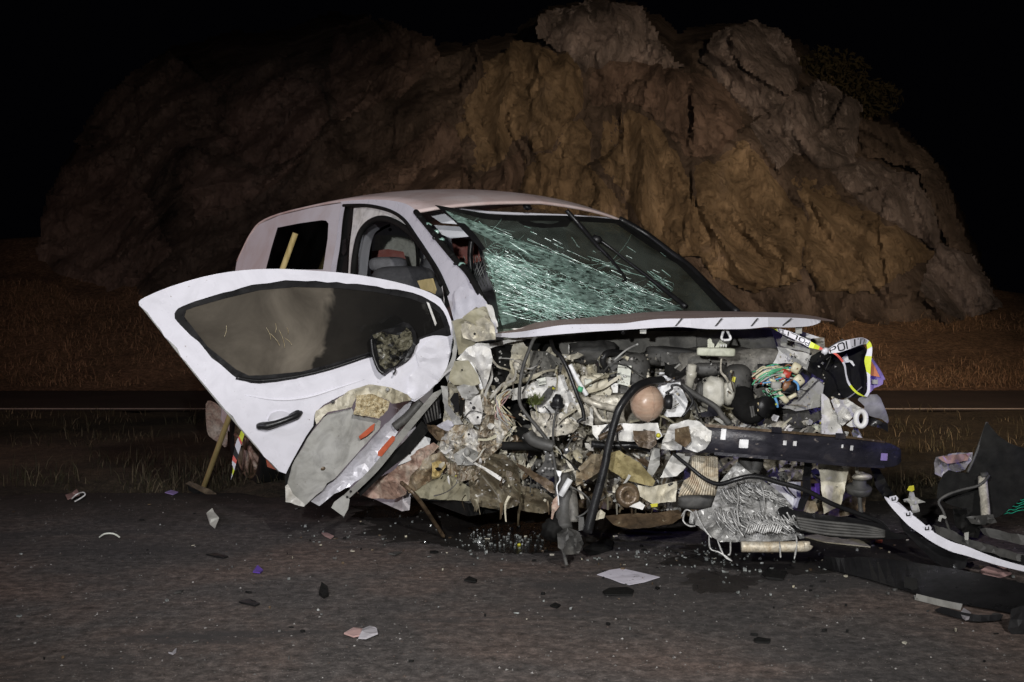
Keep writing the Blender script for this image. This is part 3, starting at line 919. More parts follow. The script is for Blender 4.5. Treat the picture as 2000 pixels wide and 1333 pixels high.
# ------------------------------------------------------------------ the wrecked van
van = root('wrecked_van', 'white panel van with its front end torn open, cracked windscreen and door hanging off', 'van', C(1.2, 0, 0.0))
DS = lambda u, v: Dside(u, v)
DS2 = lambda off: (lambda u, v: Dside(u, v) + off)

# roof: near rail traced, far rail mirrored
RAIL = smooth_loop([(463, 512), (478, 480), (489, 460), (507, 438), (545, 421), (612, 405), (668, 396), (718, 394), (770, 398), (800, 406), (816, 417)], 3, False)
V, Fc = [], []
NT = 15
for (u, v) in RAIL:
    X, Y, Zc = uncar(W(u, v, Dside(u, v)))
    for j in range(NT):
        y = Y - 2 * Y * j / (NT - 1)
        s = abs(y / Y)
        cr = 0.062 * (1 - s ** 2.6)
        fwd = 0.05 * (1 - s ** 2)                      # the header bows forward in the middle
        f2 = max(0, min(1, (X - 1.2) / .6)) - 0.6 * max(0, min(1, (-0.1 - X) / .45))
        nar = max(0.0, min(1.0, (X - .9) / .9)) * max(0.0, -y / Y)
        V.append(C(X + fwd * f2 - .02 * nar, y + .085 * nar, Zc - .05 * nar + cr * max(0.15, min(1, (X + .75) / .5)) * (1 - .35 * max(0, X - 1.2))))
n = len(RAIL)
for i in range(n - 1):
    for j in range(NT - 1):
        a = i * NT + j
        Fc.append((a, a + 1, a + NT + 1, a + NT))
roof = add('roof', V, Fc, M['roof_dust'], van, True)
m_ = roof.modifiers.new('thickness', 'SOLIDIFY'); m_.thickness = 0.012; m_.offset = -1
# tailgate closing the back
V, Fc = [], []
rear = [(463, 512), (459, 533), (456, 600), (452, 680), (448, 760), (446, 830)]
for (u, v) in rear:
    z = H - (v - VH) / F * Dside(u, v)
    y0 = Dside(u, v) if v < 640 else None
    p = W(u, v, Dside(u, v) if v < 640 else Dside(u, v, 0.81, 0.03))
    X, Y, Zc = uncar(p)
    for j in range(9):
        t = j / 8
        V.append(C(X - .07 * (1 - (2 * t - 1) ** 2), Y - 2 * Y * t, Zc))
for i in range(len(rear) - 1):
    for j in range(8):
        a = i * 9 + j
        Fc.append((a, a + 9, a + 10, a + 1))
add('tailgate', V, Fc, M['paint_dusty'], van, True)

# near side above the belt
win = smooth_loop([(519, 528), (527, 490), (541, 446), (560, 440), (605, 433), (630, 430.5), (639, 433), (641.5, 442), (639, 470), (631, 528)], 2)
win = [(519, 527), (530, 485), (542, 445), (585, 436.5), (628, 430.5), (637, 431.5), (641.5, 437), (640, 466), (631, 527)]
side = [(462, 513), (477.5, 481), (488.5, 460.5), (506.5, 438.5), (545, 421.5), (612, 405.5), (667, 397), (671, 401), (662, 455), (653, 531), (650, 560), (458, 560), (459, 533)]
sp = sheet('side_panel', side, DS, M['paint_dusty'], van, 0.02, holes=[win], res=16)
sheet('side_window', win, DS2(0.015), M['side_glass'], van, 0.004)
sheet('window_void', [(515, 534), (526, 484), (540, 440), (632, 425), (646, 437), (637, 534)], DS2(0.06), M['black_matt'], van, 0.01, label='matt black sheet behind the side window')  # plain black sheet a little behind the glass
# lower side with the wheel arch (mostly behind the open door)
arc = [(0.38 * math.cos(math.pi - math.pi * i / 14), 0.30 + 0.38 * math.sin(math.pi * i / 14)) for i in range(15)]
low = [(-.66, 1.17), (-.70, .9), (-.71, .55), (-.62, .36), (-.42, .32)] + arc + [(.44, .28), (2.0, .26), (2.05, .5), (2.1, 1.17)]
V = [C(x, .815 - 0.02 * max(0, (x < -.5)), z) for x, z in low] + [C(x, .775, z) for x, z in low]
n = len(low)
Fc = [tuple(range(n)), tuple(range(2 * n - 1, n - 1, -1))] + [((i + 1) % n, i, i + n, (i + 1) % n + n) for i in range(n)]
add('lower_side', V, Fc, M['paint_dusty'], van)
V = [C(x, -.815, z) for x, z in low] + [C(x, -.775, z) for x, z in low]
add('far_side', V, [tuple(range(n - 1, -1, -1)), tuple(range(n, 2 * n))] + [(i, (i + 1) % n, (i + 1) % n + n, i + n) for i in range(n)], M['paint'], van)
V = []
for zz, yy in ((1.15, -.80), (1.40, -.735), (1.62, -.675)):
    for xx in (-.6, 0, .6, 1.2, 1.7):
        V.append(C(xx, yy, zz)); V.append(C(xx, yy + .02, zz))
Fc = []
for r_ in range(2):
    for c_ in range(4):
        if c_ == 3 and r_ >= 0: continue
        a_ = r_ * 10 + c_ * 2
        Fc += [(a_, a_ + 2, a_ + 12, a_ + 10), (a_ + 1, a_ + 11, a_ + 13, a_ + 3)]
add('far_side', V, Fc, M['trim'], van)
# floor and inner walls so that the shell is closed
V = [C(-.66, .78, .36), C(2.45, .72, .36), C(2.45, -.78, .36), C(-.66, -.78, .36)]
add('cabin_floor', V + [v + Vector((0, 0, -.05)) for v in V], [(0, 1, 2, 3), (7, 6, 5, 4), (0, 4, 5, 1), (1, 5, 6, 2), (2, 6, 7, 3), (3, 7, 4, 0)], M['black_matt'], van)
V = [C(2.42, .70, .36), C(2.42, -.74, .36), C(2.5, -.74, 1.12), C(2.5, .68, 1.08)]
add('bulkhead', V + [v + Vector((-.02, .03, 0)) for v in V], [(0, 1, 2, 3), (7, 6, 5, 4), (0, 4, 5, 1), (1, 5, 6, 2), (2, 6, 7, 3), (3, 7, 4, 0)], M['felt'], van)
V = [C(2.05, .66, 1.0), C(2.6, .66, 1.07), C(2.6, -.70, 1.10), C(2.05, -.70, 1.0), C(2.0, .66, .7), C(2.5, .66, .7), C(2.5, -.7, .7), C(2.0, -.7, .7)]
add('dashboard', V, [(0, 1, 2, 3), (4, 7, 6, 5), (0, 3, 7, 4), (0, 4, 5, 1), (1, 5, 6, 2), (2, 6, 7, 3)], M['black_matt'], van)

# sliding-door pillar, door aperture, windscreen pillar
band('door_pillar', [(666, 401), (662, 430), (655, 480), (645, 533), (640, 600)], [(674, 401), (669, 430), (664, 480), (656, 533), (652, 600)], DS2(-.012), DS2(-.012), M['paint'], van, 0.03)
band('pillar_gap', [(674, 404), (669, 440), (664, 480), (655, 540)], [(690, 410), (684, 450), (679, 480), (679, 540)], DS2(.035), DS2(.05), M['black_matt'], van, 0.01)
sheet('door_striker', [(668, 470), (676, 466), (677, 490), (671, 500), (667, 494)], DS2(.02), M['black'], van, 0.02)
inner_out = [(674, 403), (718, 405), (760, 415), (786, 432), (806, 459), (833, 501), (855, 536), (868, 585)]
OPN_ = [(690, 560), (691, 528), (693, 500), (700, 466), (715, 437), (734, 426), (764, 428), (800, 449), (822, 475), (850, 515), (864, 556), (867, 600)]
OPN = smooth_loop(OPN_, 2, False)
frame_poly = [(680, 540)] + [(683, 480), (688, 440), (691, 407)] + smooth_loop(inner_out[1:], 2, False) + OPN[::-1]
sheet('aperture_frame', frame_poly, DS2(.028), M['white_metal'], van, 0.03, res=14)
ptube('door_seal', smooth_loop([(689, 560), (691, 522), (695, 490), (703, 458), (718, 438), (738, 428), (764, 431), (797, 451), (824, 482), (848, 517), (864, 556)], 2, False),
      [Dside(p[0], p[1]) + .02 for p in smooth_loop([(689, 560), (691, 522), (695, 490), (703, 458), (718, 438), (738, 428), (764, 431), (797, 451), (824, 482), (848, 517), (864, 556)], 2, False)], 0.0165, M['black_matt'], van, n=2)
gl = smooth_loop([(671, 402), (718, 402), (761, 412), (789, 430), (810, 459), (838, 501), (859, 536), (876, 575)], 3, False)
ptube('roof_seal', gl, [Dside(*p) - .012 for p in gl], 0.009, M['black_matt'], van, n=2)
pil_o = [(664, 394), (718, 390), (776, 394), (812, 411), (859, 466), (912, 526), (938, 568), (962, 640)]
pil_i = [(669, 401), (718, 401), (762, 411), (790, 429), (811, 458), (839, 500), (861, 536), (890, 640)]
band('windscreen_pillar', pil_o, pil_i, DS2(-.02), DS2(-.005), M['paint'], van, 0.045)
sheet('pillar_foot', [(886, 570), (900, 560), (932, 568), (950, 590), (968, 630), (972, 650), (950, 655), (930, 640), (912, 622), (900, 640), (888, 640)], lambda u, v: Dside(u, v) - .05, M['paint'], van, .01, amp=.02, sc=30, seed=3, res=8)
sheet('pillar_foot', [(898, 640), (905, 618), (930, 600), (948, 606), (966, 640), (968, 664), (930, 668), (905, 660)], lambda u, v: Dside(u, v) - .09, M['cream'], van, .008, amp=.05, sc=20, seed=5, res=7)
# windscreen rebate on the near side: ragged black sealant
ptube('sealant_bead', [(812, 414), (838, 445), (862, 475), (890, 508), (914, 533), (938, 575), (962, 620)], [Dside(812, 414) - .02, Dside(838, 445) - .02, Dside(862, 475) - .02, Dside(890, 508) - .02, Dside(914, 533) - .02, Dside(938, 575) - .03, 5.1], 0.014, M['black_matt'], van)
rr = random.Random(8)
for k in range(16):
    t = rr.random()
    u = 816 + t * 120; v = np.interp(u, [812, 862, 914, 938], [414, 475, 533, 575])
    blob('sealant_scrap', u + rr.uniform(-4, 6), v + rr.uniform(-4, 4), Dside(u, v) - .03, rr.uniform(3, 7), rr.uniform(3, 6), .012, rr.choice([M['black_matt'], M['black'], M['crack']]), van, amp=.6, seed=k, seg=5)
# header rail seen through the gap
sheet('header_rail', [(838, 420), (852, 412), (905, 424), (912, 440), (862, 436)], lambda u, v: 6.05, M['trim'], van, .02)
sheet('header_rail', [(848, 440), (912, 444), (922, 462), (880, 466), (862, 458)], lambda u, v: 6.2, M['trim'], van, .02)

# ---- inside the cabin and load space
sheet('rear_wall', [(700, 432), (760, 425), (845, 440), (930, 470), (965, 600), (700, 600)], lambda u, v: 7.6 + (u - 760) * .004, M['trim'], van, .02,
      holes=[smooth_loop([(733, 466), (742, 460), (780, 461), (806, 468), (815, 490), (818, 524), (738, 524)], 2)], res=20)
sheet('rear_pane', [(725, 455), (825, 455), (825, 530), (725, 530)], lambda u, v: 7.75 + (u - 760) * .004, M['label'], van, .01, label='pale panel seen through the cabin')
sheet('red_panel', [(726, 491), (758, 487), (788, 492), (794, 512), (792, 535), (724, 535)], lambda u, v: 7.25, M['red'], van, .02)
band('roof_bow', [(722, 450), (760, 440), (800, 452), (834, 470)], [(726, 436), (760, 427), (800, 436), (838, 456)], 7.2, 7.2, M['trim'], van, .04)
ptube('roof_cable', [(722, 520), (724, 480), (727, 462), (745, 448), (762, 440)], 7.15, .008, M['black_matt'], van)
blob('roof_bolt', 762, 449, 7.15, 3.5, 3.5, .01, M['black'], van, seg=6)
band('inner_pillar', [(700, 545), (704, 490), (716, 452), (732, 438)], [(716, 545), (722, 490), (731, 458), (742, 448)], 6.35, 6.5, M['trim'], van, .06)
ptube('load_rail', [(812, 470), (816, 495), (816, 530)], 7.4, .012, M['black_matt'], van)
ptube('guard_bar', [(842, 470), (832, 520), (828, 560)], 6.9, .018, M['grey'], van)
for (u, v, D, ru, rv) in ((758, 517, 6.45, 38, 15), (850, 540, 6.75, 26, 42), (905, 555, 6.9, 26, 40)):
    blob('headrest' if rv < 20 else 'seat_back', u, v, D, ru, rv, .09, M['seat'], van, power=3.2, seg=10)
blob('seat_back', 788, 548, 6.1, 62, 28, .10, M['seat_dark'], van, power=3.4, seg=12)
sheet('seat_label', [(815, 549), (846, 544), (853, 566), (850, 575), (822, 566)], 5.98, M['wood'], van, .008, amp=.008, sc=20, res=9)
sheet('torn_trim', [(862, 560), (874, 552), (884, 590), (893, 622), (878, 628), (868, 600)], lambda u, v: Dside(u, v) + .06, M['black'], van, .02, amp=.02, res=9, seed=4)
# steering wheel on the far side
cs = C(1.95, -.36, 1.08)
wheel_ring = [cs + Vector((math.cos(a) * .17, math.sin(a) * .08, math.sin(a) * .15)) for a in np.linspace(0, 2 * math.pi, 25)]
sw = tube('steering_wheel', wheel_ring, .014, M['black'], van, n=1)
tube('hub', [cs, cs + Vector((0, -.06, -.06))], .05, M['black'], sw)
blob('inside_mirror', 1080, 447, 6.05, 11, 5, .02, M['black'], van, seg=6)

# ---- windscreen
G4 = np.array([[1, u, v, u * v] for u, v in ((850, 401), (973, 634), (1427, 607), (1209, 430))], float)
gk = np.linalg.solve(G4, np.array([5.50, 5.06, 5.80, 6.36]))


def Dglass(u, v, off=0.0):
    s = (v - 400) / 230
    return gk[0] + gk[1] * u + gk[2] * v + gk[3] * u * v - .10 * math.sin(math.pi * min(1, max(0, (u - 880 - 60 * s) / (380 + 60 * s)))) + off


GP = [(849.5, 400.5), (905, 410), (965, 419.5), (1040, 421.5), (1104, 421.5), (1160, 424), (1209, 429.5), (1239, 449), (1280, 478), (1315, 502), (1344, 522), (1390, 570), (1430, 610), (1300, 626), (1150, 634), (1052, 640), (973, 648), (972, 600), (962, 560), (948.5, 528), (942, 490), (915, 462), (885, 430)]
ws = sheet('windscreen', GP, Dglass, M['windscreen'], van, .005, res=18, smooth=True)
band('black_border', [(849, 401), (905, 410), (965, 419.5), (1104, 421.5), (1209, 429.5), (1215, 433)], [(862, 407), (905, 417), (965, 430), (1104, 432), (1209, 437), (1222, 439)], lambda u, v: Dglass(u, v, -.006), lambda u, v: Dglass(u, v, -.006), M['black_matt'], ws, .004)
band('black_border', [(1209, 430), (1315, 502), (1345, 522), (1432, 610)], [(1198, 434), (1300, 502), (1334, 526), (1414, 612)], lambda u, v: Dglass(u, v, -.006), lambda u, v: Dglass(u, v, -.006), M['black_matt'], ws, .004)
band('torn_edge', [(849, 401), (885, 430), (915, 462), (942, 490)], [(866, 405), (900, 430), (928, 458), (948, 486)], lambda u, v: Dglass(u, v, -.006), lambda u, v: Dglass(u, v, -.006), M['black'], ws, .004)
sheet('sensor_patch', [(1010, 432), (1116, 432), (1108, 443), (1060, 446), (1022, 440)], lambda u, v: Dglass(u, v, -.004), M['black_matt'], ws, .003)

# crushed-glass lines
rc = random.Random(21)
CV, CF = [], []


def crack(u, v, ang, length, wd, wob, fork=0.0, curve=0.0, depth=0):
    step = 7.0
    prev = None
    k = 0
    while k * step < length:
        if not inside(GP, np.array([u]), np.array([v]))[0]:
            break
        taper = wd * (1 - .7 * k * step / length)
        nx, ny = -math.sin(ang), math.cos(ang)
        d = Dglass(u, v, -.004 - .004 * rc.random())
        i = len(CV)
        CV.append(W(u + nx * taper / 2, v + ny * taper / 2, d)); CV.append(W(u - nx * taper / 2, v - ny * taper / 2, d))
        if prev is not None:
            CF.append((prev, prev + 1, i + 1, i))
        prev = i
        if fork and depth < 2 and rc.random() < fork:
            crack(u, v, ang + rc.choice((-1, 1)) * rc.uniform(.3, 1.1), length * rc.uniform(.1, .35), wd * .7, wob, fork * .5, 0, depth + 1)
        if rc.random() < .12 and depth == 0:      # break in the line
            prev = None
        ang += rc.gauss(0, wob) + curve
        u += math.cos(ang) * step; v += math.sin(ang) * step
        k += 1


for _ in range(64):        # fan from the torn edge
    t = rc.random()
    v0 = 490 + 120 * t
    crack(943 + (v0 - 490) * .22 + rc.uniform(0, 70) * rc.random(), v0, math.radians(rc.uniform(6, 40) - 14 * t), rc.uniform(60, 300), rc.uniform(.5, 1.3), .06, .07)
for _ in range(380):       # fine connected web
    t = rc.random() ** 1.25
    u0 = 946 + 300 * t; v0 = 512 + 92 * t + rc.gauss(0, 30 - 20 * t)
    crack(u0, v0, math.radians(rc.choice((rc.gauss(22, 10), rc.uniform(-80, 100)))), rc.uniform(8, 40), rc.uniform(.3, .8), .2, .12)
for _ in range(110):       # web along the lower edge
    u0 = rc.uniform(1040, 1270); v0 = 597 + rc.gauss(0, 9)
    crack(u0, v0, rc.uniform(0, 6.28), rc.uniform(8, 30), rc.uniform(.4, 1.0), .3, .15)
for _ in range(150):       # shattered wedge at lower left
    u0 = rc.triangular(945, 1200, 965); v0 = np.interp(u0, [945, 1230], [510, 600]) + rc.gauss(0, 15)
    crack(u0, v0, math.radians(rc.choice((rc.uniform(10, 40), rc.uniform(-60, 120)))), rc.uniform(8, 34), rc.uniform(.6, 1.5), .25, .14)
for cy_ in (0, 1, 2):      # diagonal bands of fine parallel streaks
    for _ in range((15, 22, 8)[cy_]):
        t = rc.random()
        u0 = (870, 980, 1010)[cy_] + (330, 360, 200)[cy_] * t + rc.gauss(0, 8)
        v0 = (412, 462, 440)[cy_] + (120, 140, 85)[cy_] * t + rc.gauss(0, 7)
        crack(u0, v0, math.radians(rc.gauss(22, 4)), rc.uniform(12, 110), rc.uniform(.4, 1.2), .03, .03)
for _ in range(40):        # short glints
    u0 = rc.uniform(900, 1330); v0 = rc.uniform(430, 600)
    crack(u0, v0, math.radians(rc.gauss(33, 9)), rc.uniform(8, 26), rc.uniform(.4, .9), .03, .0)
for _ in range(15):        # flat lines along the bottom
    u0 = rc.uniform(975, 1150); v0 = rc.uniform(585, 625)
    crack(u0, v0, math.radians(rc.gauss(2, 8)), rc.uniform(60, 240), rc.uniform(.6, 1.3), .05, .08, rc.uniform(0, .012))
for _ in range(90):        # crumbled edge at lower left and along the bottom
    t = rc.random()
    u0, v0 = (946 + 26 * t + rc.uniform(0, 10), 500 + 125 * t) if rc.random() < .5 else (1050 + 220 * t, 603 + rc.uniform(-9, 10))
    crack(u0, v0, rc.uniform(0, 6.28), rc.uniform(6, 16), rc.uniform(.9, 2.0), .5, .15)
for _ in range(14):
    u0 = rc.uniform(1262, 1300); v0 = rc.uniform(526, 556)
    crack(u0, v0, math.radians(rc.gauss(30, 6)), rc.uniform(20, 60), rc.uniform(.6, 1.1), .04, .05)
for q_ in ([(944, 492), (1000, 507), (1100, 545), (1205, 590), (1185, 614), (1080, 604), (985, 585), (962, 545)], [(866, 410), (960, 446), (1100, 503), (1250, 566), (1335, 605), (1280, 606), (1150, 558), (1000, 488), (900, 440)], [(960, 500), (985, 520), (990, 600), (1010, 628), (980, 636), (970, 590)], [(1060, 590), (1280, 592), (1300, 612), (1180, 618), (1070, 612)]):
    sheet('crushed_area', q_, lambda u, v: Dglass(u, v, -.003), M['crush'], ws, .0006)
add('crack_lines', CV, CF, M['crack'], ws, False, kind='stuff')
CV, CF = [], []
for _ in range(900):       # glass crumbs standing on the pane
    t = rc.random() ** 1.3
    u0 = 948 + 330 * t + rc.uniform(0, 20); v0 = 500 + 92 * t + rc.gauss(0, 26 - 12 * t)
    if not inside(GP, np.array([u0]), np.array([v0]))[0]: continue
    p = W(u0, v0, Dglass(u0, v0, -.006)); r = rc.uniform(.001, .0032); i = len(CV)
    CV += [p + Vector((rc.uniform(-r, r), rc.uniform(-r, r), rc.uniform(-r, r))) for _k in range(4)]
    CF += [(i, i + 1, i + 2), (i, i + 2, i + 3), (i, i + 3, i + 1), (i + 1, i + 3, i + 2)]
add('glass_crumbs', CV, CF, M['crack'], ws, False, kind='stuff')
# wiper lying over the glass
wp = ptube('wiper', [(1106, 411), (1135, 443), (1165, 478), (1196, 510), (1222, 545), (1215, 548)], [Dglass(1110, 425) - .06, Dglass(1135, 443) - .05, Dglass(1165, 478) - .045, Dglass(1196, 510) - .03, Dglass(1222, 545) - .02, Dglass(1215, 548) - .02], [.012, .012, .010, .006, .004], M['black'], van)
ptube('wiper_arm', [(1158, 462), (1172, 470), (1200, 490), (1225, 510), (1290, 560), (1340, 600)], [Dglass(1158, 462) - .06, Dglass(1172, 470) - .06, Dglass(1200, 490) - .05, Dglass(1225, 510) - .04, Dglass(1290, 560) - .03, Dglass(1340, 600) - .03], [.014, .010, .006, .006, .010, .014], M['black'], wp)
blob('wiper_joint', 1166, 468, Dglass(1166, 468) - .07, 10, 8, .014, M['black'], wp, amp=.3, rot=.6, seg=7)
blob('wiper_motor', 1085, 448, Dglass(1085, 448) + .12, 10, 7, .03, M['black'], van, amp=.3, seg=7)
# far pillar: black trim and white edge behind the glass
pf = [(1209, 428), (1262, 458), (1310, 494), (1345, 520), (1400, 575), (1440, 610)]
ptube('far_trim', pf, [Dglass(*p) + .03 for p in pf], .018, M['black'], van)
band('far_pillar', [(1235, 440), (1290, 476), (1352, 524), (1402, 575), (1442, 611)], [(1225, 440), (1280, 480), (1340, 528), (1380, 575), (1424, 616)], lambda u, v: Dglass(u, v, .05), lambda u, v: Dglass(u, v, .09), M['paint'], van, .05)
# guard mesh seen through the gap
for k in range(7):
    ptube('guard_wire', [(905 + k * 9, 500), (935 + k * 6, 560)], 6.75, .002, M['wire_grey'], van, seg=4)
    ptube('guard_wire', [(962 - k * 8, 500), (925 - k * 2, 560)], 6.76, .002, M['wire_grey'], van, seg=4)
sheet('red_panel', [(880, 462), (930, 470), (940, 510), (905, 520), (888, 500)], 7.1, M['red'], van, .02)
ptube('guard_bar', [(921, 470), (918, 500), (921, 540)], 6.6, .016, M['black'], van)
# aerial
at = blob('aerial_base', 1030, 405, W(1030, 405, 6.4).y - .35, 9, 6, .03, M['black'], van, amp=.4, rot=.5, seg=7)
ptube('mast', [(1028, 400), (1020, 389), (1002, 385), (985, 390)], 6.04, .0022, M['black'], at, seg=5)
# roof: white front edge and swage lines
ptube('roof_edge', [(816, 413), (860, 408), (905, 411), (965, 416), (1060, 420), (1110, 422), (1200, 428)], [5.74, 5.8, 5.9, 6.02, 6.18, 6.26, 6.4], .008, M['paint'], van)

# ---- bonnet, hanging in the air seen nearly edge on
HT = [(945, 646), (985, 640), (1020, 631), (1051, 623), (1090, 619.5), (1130, 617.5), (1229, 611), (1300, 608.5), (1348, 607.7), (1420, 608.5), (1480, 610), (1540, 612), (1590, 618), (1629, 626.5)]
HB = [(946, 655), (985, 654), (1020, 650), (1044, 646), (1097, 637), (1150, 635), (1216, 633.5), (1250, 629), (1288, 625), (1348, 624), (1420, 622), (1490, 621.5), (1560, 623), (1629, 628.5)]


def Dhood(u):
    return interp(u, [940, 1050, 1200, 1350, 1500, 1630], [5.0, 4.86, 4.78, 4.78, 4.88, 5.12])


bon = band('bonnet', HT, HB, lambda u, v: Dhood(u) + np.interp(u, [940, 1100, 1350, 1560, 1630], [.05, .5, .85, .7, .02]), lambda u, v: Dhood(u), M['hood_dust'], van, .006)
LIP = [(946, 658), (985, 659), (1011, 660), (1097, 653), (1160, 648), (1229, 644), (1290, 640), (1330, 639), (1381, 643), (1453, 643), (1500, 639), (1540, 640), (1583, 637), (1602, 630)]
HB2 = [(946, 653), (985, 651), (1020, 648), (1044, 644), (1097, 635.5), (1150, 633.5), (1216, 632), (1250, 627.5), (1288, 623.5), (1348, 622.5), (1420, 620.5), (1490, 620), (1560, 621.5), (1603, 625.5)]
band('bonnet_lip', HB2, LIP, lambda u, v: Dhood(u) - .012, lambda u, v: Dhood(u) - .035, M['paint'], bon, .012)
for u in (1325, 1403, 1473, 1536):
    s = 5 if u < 1500 else 8
    sheet('slot', [(u + s, 622), (u + s + 4, 622), (u - s + 2, 637), (u - s - 2, 637)], Dhood(u) - .045, M['black'], bon, .004)
for (u, w) in ((1256, 14), (1560, 14)):
    sheet('bracket', [(u - w / 2, 634), (u + w / 2, 634), (u + w / 2 - 1, 652), (u - w / 2 + 1, 652)], Dhood(u) + .02, M['grey'], bon, .01)
blob('rubber_stop', 1217, 648, 4.82, 5, 6, .012, M['black'], bon, seg=6, amp=.3)
sheet('bonnet_hinge', [(944, 646), (1030, 640), (1034, 652), (1020, 657), (972, 660), (968, 668), (958, 658)], lambda u, v: 5.02, M['white_metal'], van, .008, amp=.015, sc=20, res=9, seed=6)

# ---- near front door, wide open, hanging
DSKIN = smooth_loop([(271, 590), (282, 581.5), (330, 561), (401, 540), (471, 528.5), (542, 525.5), (612, 529), (683, 535), (754, 547), (806, 560), (842, 573), (861, 584.5)], 3, False) + \
        [(874, 607), (882, 628), (885, 658), (882, 668), (877, 698), (866, 734), (838, 765), (810, 785), (790, 778), (766, 762), (722, 752), (690, 762), (660, 776), (632, 791), (616, 806), (613, 834), (598, 856), (575, 893), (559, 926), (545, 921), (504, 875), (464, 829), (397, 749), (313, 643), (272, 597)]
DWIN = smooth_loop([(341, 619), (344, 607), (362, 596), (436, 572), (507, 555), (577, 548.5), (658, 551), (736, 559.5), (806, 572), (838, 586), (859, 600), (872, 620), (881, 655), (862, 656), (845, 656), (820, 664), (810, 678), (722, 699), (648, 723), (577, 741), (507, 750), (478, 745), (455, 734), (401, 684), (349, 632)], 2)
door = sheet('front_door', DSKIN, Ddoor, M['paint'], van, .006, amp=.0012, sc=160, seed=2, holes=[DWIN], res=13, smooth=True)
sheet('inner_shell', [(280, 600), (330, 568), (542, 533), (750, 553), (855, 590), (876, 660), (800, 690), (640, 735), (500, 760), (470, 815), (540, 905), (560, 915), (575, 880), (470, 760), (350, 640)], lambda u, v: Ddoor(u, v) + .035, M['charcoal'], door, .02, holes=[[(366, 618), (380, 606), (577, 560), (736, 570), (838, 596), (860, 640), (722, 690), (577, 731), (486, 735), (405, 680)]])
GLASS = [(360, 619), (364, 606), (380, 600), (440, 583), (507, 567), (577, 561), (658, 563), (736, 571), (800, 583), (838, 597), (858, 612), (868, 640), (800, 668), (722, 688), (648, 711), (590, 726), (520, 733), (486, 734), (461, 722), (405, 677)]
wf = sheet('window_frame', DWIN, lambda u, v: Ddoor(u, v) + .014, M['black'], door, .012, holes=[GLASS], res=14)
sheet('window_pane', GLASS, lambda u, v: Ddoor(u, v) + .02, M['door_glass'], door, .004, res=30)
sheet('quarter_bar', [(833, 590), (838, 592), (853, 632), (850, 637)], lambda u, v: Ddoor(u, v) + .004, M['white_metal'], door, .004)
for (u, v, a, l) in ((442, 636, 1.75, 22), (520, 640, 1.2, 26), (528, 652, .9, 30), (538, 632, 1.6, 18), (545, 645, 1.25, 36), (556, 660, .8, 20), (560, 640, 1.4, 14)):  # pale tubes painting grass blades reflected in the glass
    ptube('grass_reflection', [(u, v), (u + l * .5 * math.cos(a) + 2, v + l * .5 * math.sin(a)), (u + l * math.cos(a), v + l * math.sin(a))], Ddoor(u, v) + .0185, .0009, M['seat_label_m'] if 'seat_label_m' in M else M['foam'], door, seg=4)
ptube('window_strip', [(461, 738), (507, 744), (577, 736), (648, 719), (722, 694)], [Ddoor(461, 738) - .004, Ddoor(507, 744) - .004, Ddoor(577, 736) - .004, Ddoor(648, 719) - .004, Ddoor(722, 694) - .004], .008, M['black'], door)
ptube('pressed_line', [(478, 772), (540, 781), (600, 776), (660, 758), (712, 741)], [Ddoor(u, v) + .0 for u, v in ((478, 772), (540, 781), (600, 776), (660, 758), (712, 741))], [.001, .005, .006, .004, .001], M['paint'], door)
ptube('shut_edge', [(274, 594), (313, 643), (397, 749), (464, 829), (545, 921)], [Ddoor(u, v) + .012 for u, v in ((274, 594), (313, 643), (397, 749), (464, 829), (545, 921))], .006, M['grey'], door, n=2)
# door handle
hd = ptube('door_handle', [(503, 833), (520, 832), (540, 827), (565, 818), (580, 811), (589, 805)], [Ddoor(503, 833) - .018, Ddoor(520, 832) - .035, Ddoor(540, 827) - .042, Ddoor(565, 818) - .042, Ddoor(580, 811) - .03, Ddoor(589, 805) - .015], [.010, .017, .013, .013, .016, .007], M['black'], door)
blob('handle_end', 514, 832, Ddoor(514, 832) - .012, 14, 7.5, .025, M['black'], hd, power=3, seg=8, rot=-.15)
blob('handle_end', 575, 810, Ddoor(575, 810) - .012, 13, 6, .02, M['black'], hd, power=3, seg=8, rot=-.5)
band('handle_cup', [(523, 820), (530, 808), (545, 803), (560, 805), (568, 812)], [(524, 824), (536, 822), (548, 819), (558, 816), (567, 814)], lambda u, v: Ddoor(u, v) - .006, lambda u, v: Ddoor(u, v) + .001, M['paint'], hd, .004)
# broken mirror
mr = sheet('broken_mirror', smooth_loop([(727, 690), (722, 660), (735, 648), (760, 642), (788, 629), (806, 640), (814, 660), (808, 690), (790, 708), (763, 722), (750, 730), (738, 715)], 2), lambda u, v: Ddoor(u, v) - .03 - .0009 * math.hypot(u - 768, v - 680), M['black'], door, .02, amp=.01, sc=14, res=8, seed=9)
sheet('mirror_shell', [(733, 664), (727, 655), (745, 648), (757, 652), (780, 655), (794, 640), (804, 650), (806, 672), (790, 697), (771, 715), (752, 722), (741, 712), (738, 690)], lambda u, v: Ddoor(u, v) - .085, M['camo'], mr, .008, amp=.022, sc=13, res=6, seed=11)
ptube('mirror_cable', [(766, 715), (772, 724), (768, 732)], Ddoor(768, 725) - .06, .004, M['black'], mr)
ptube('mirror_rim', [(725, 660), (729, 693), (740, 722), (750, 729)], Ddoor(735, 700) - .08, .008, M['black'], mr)
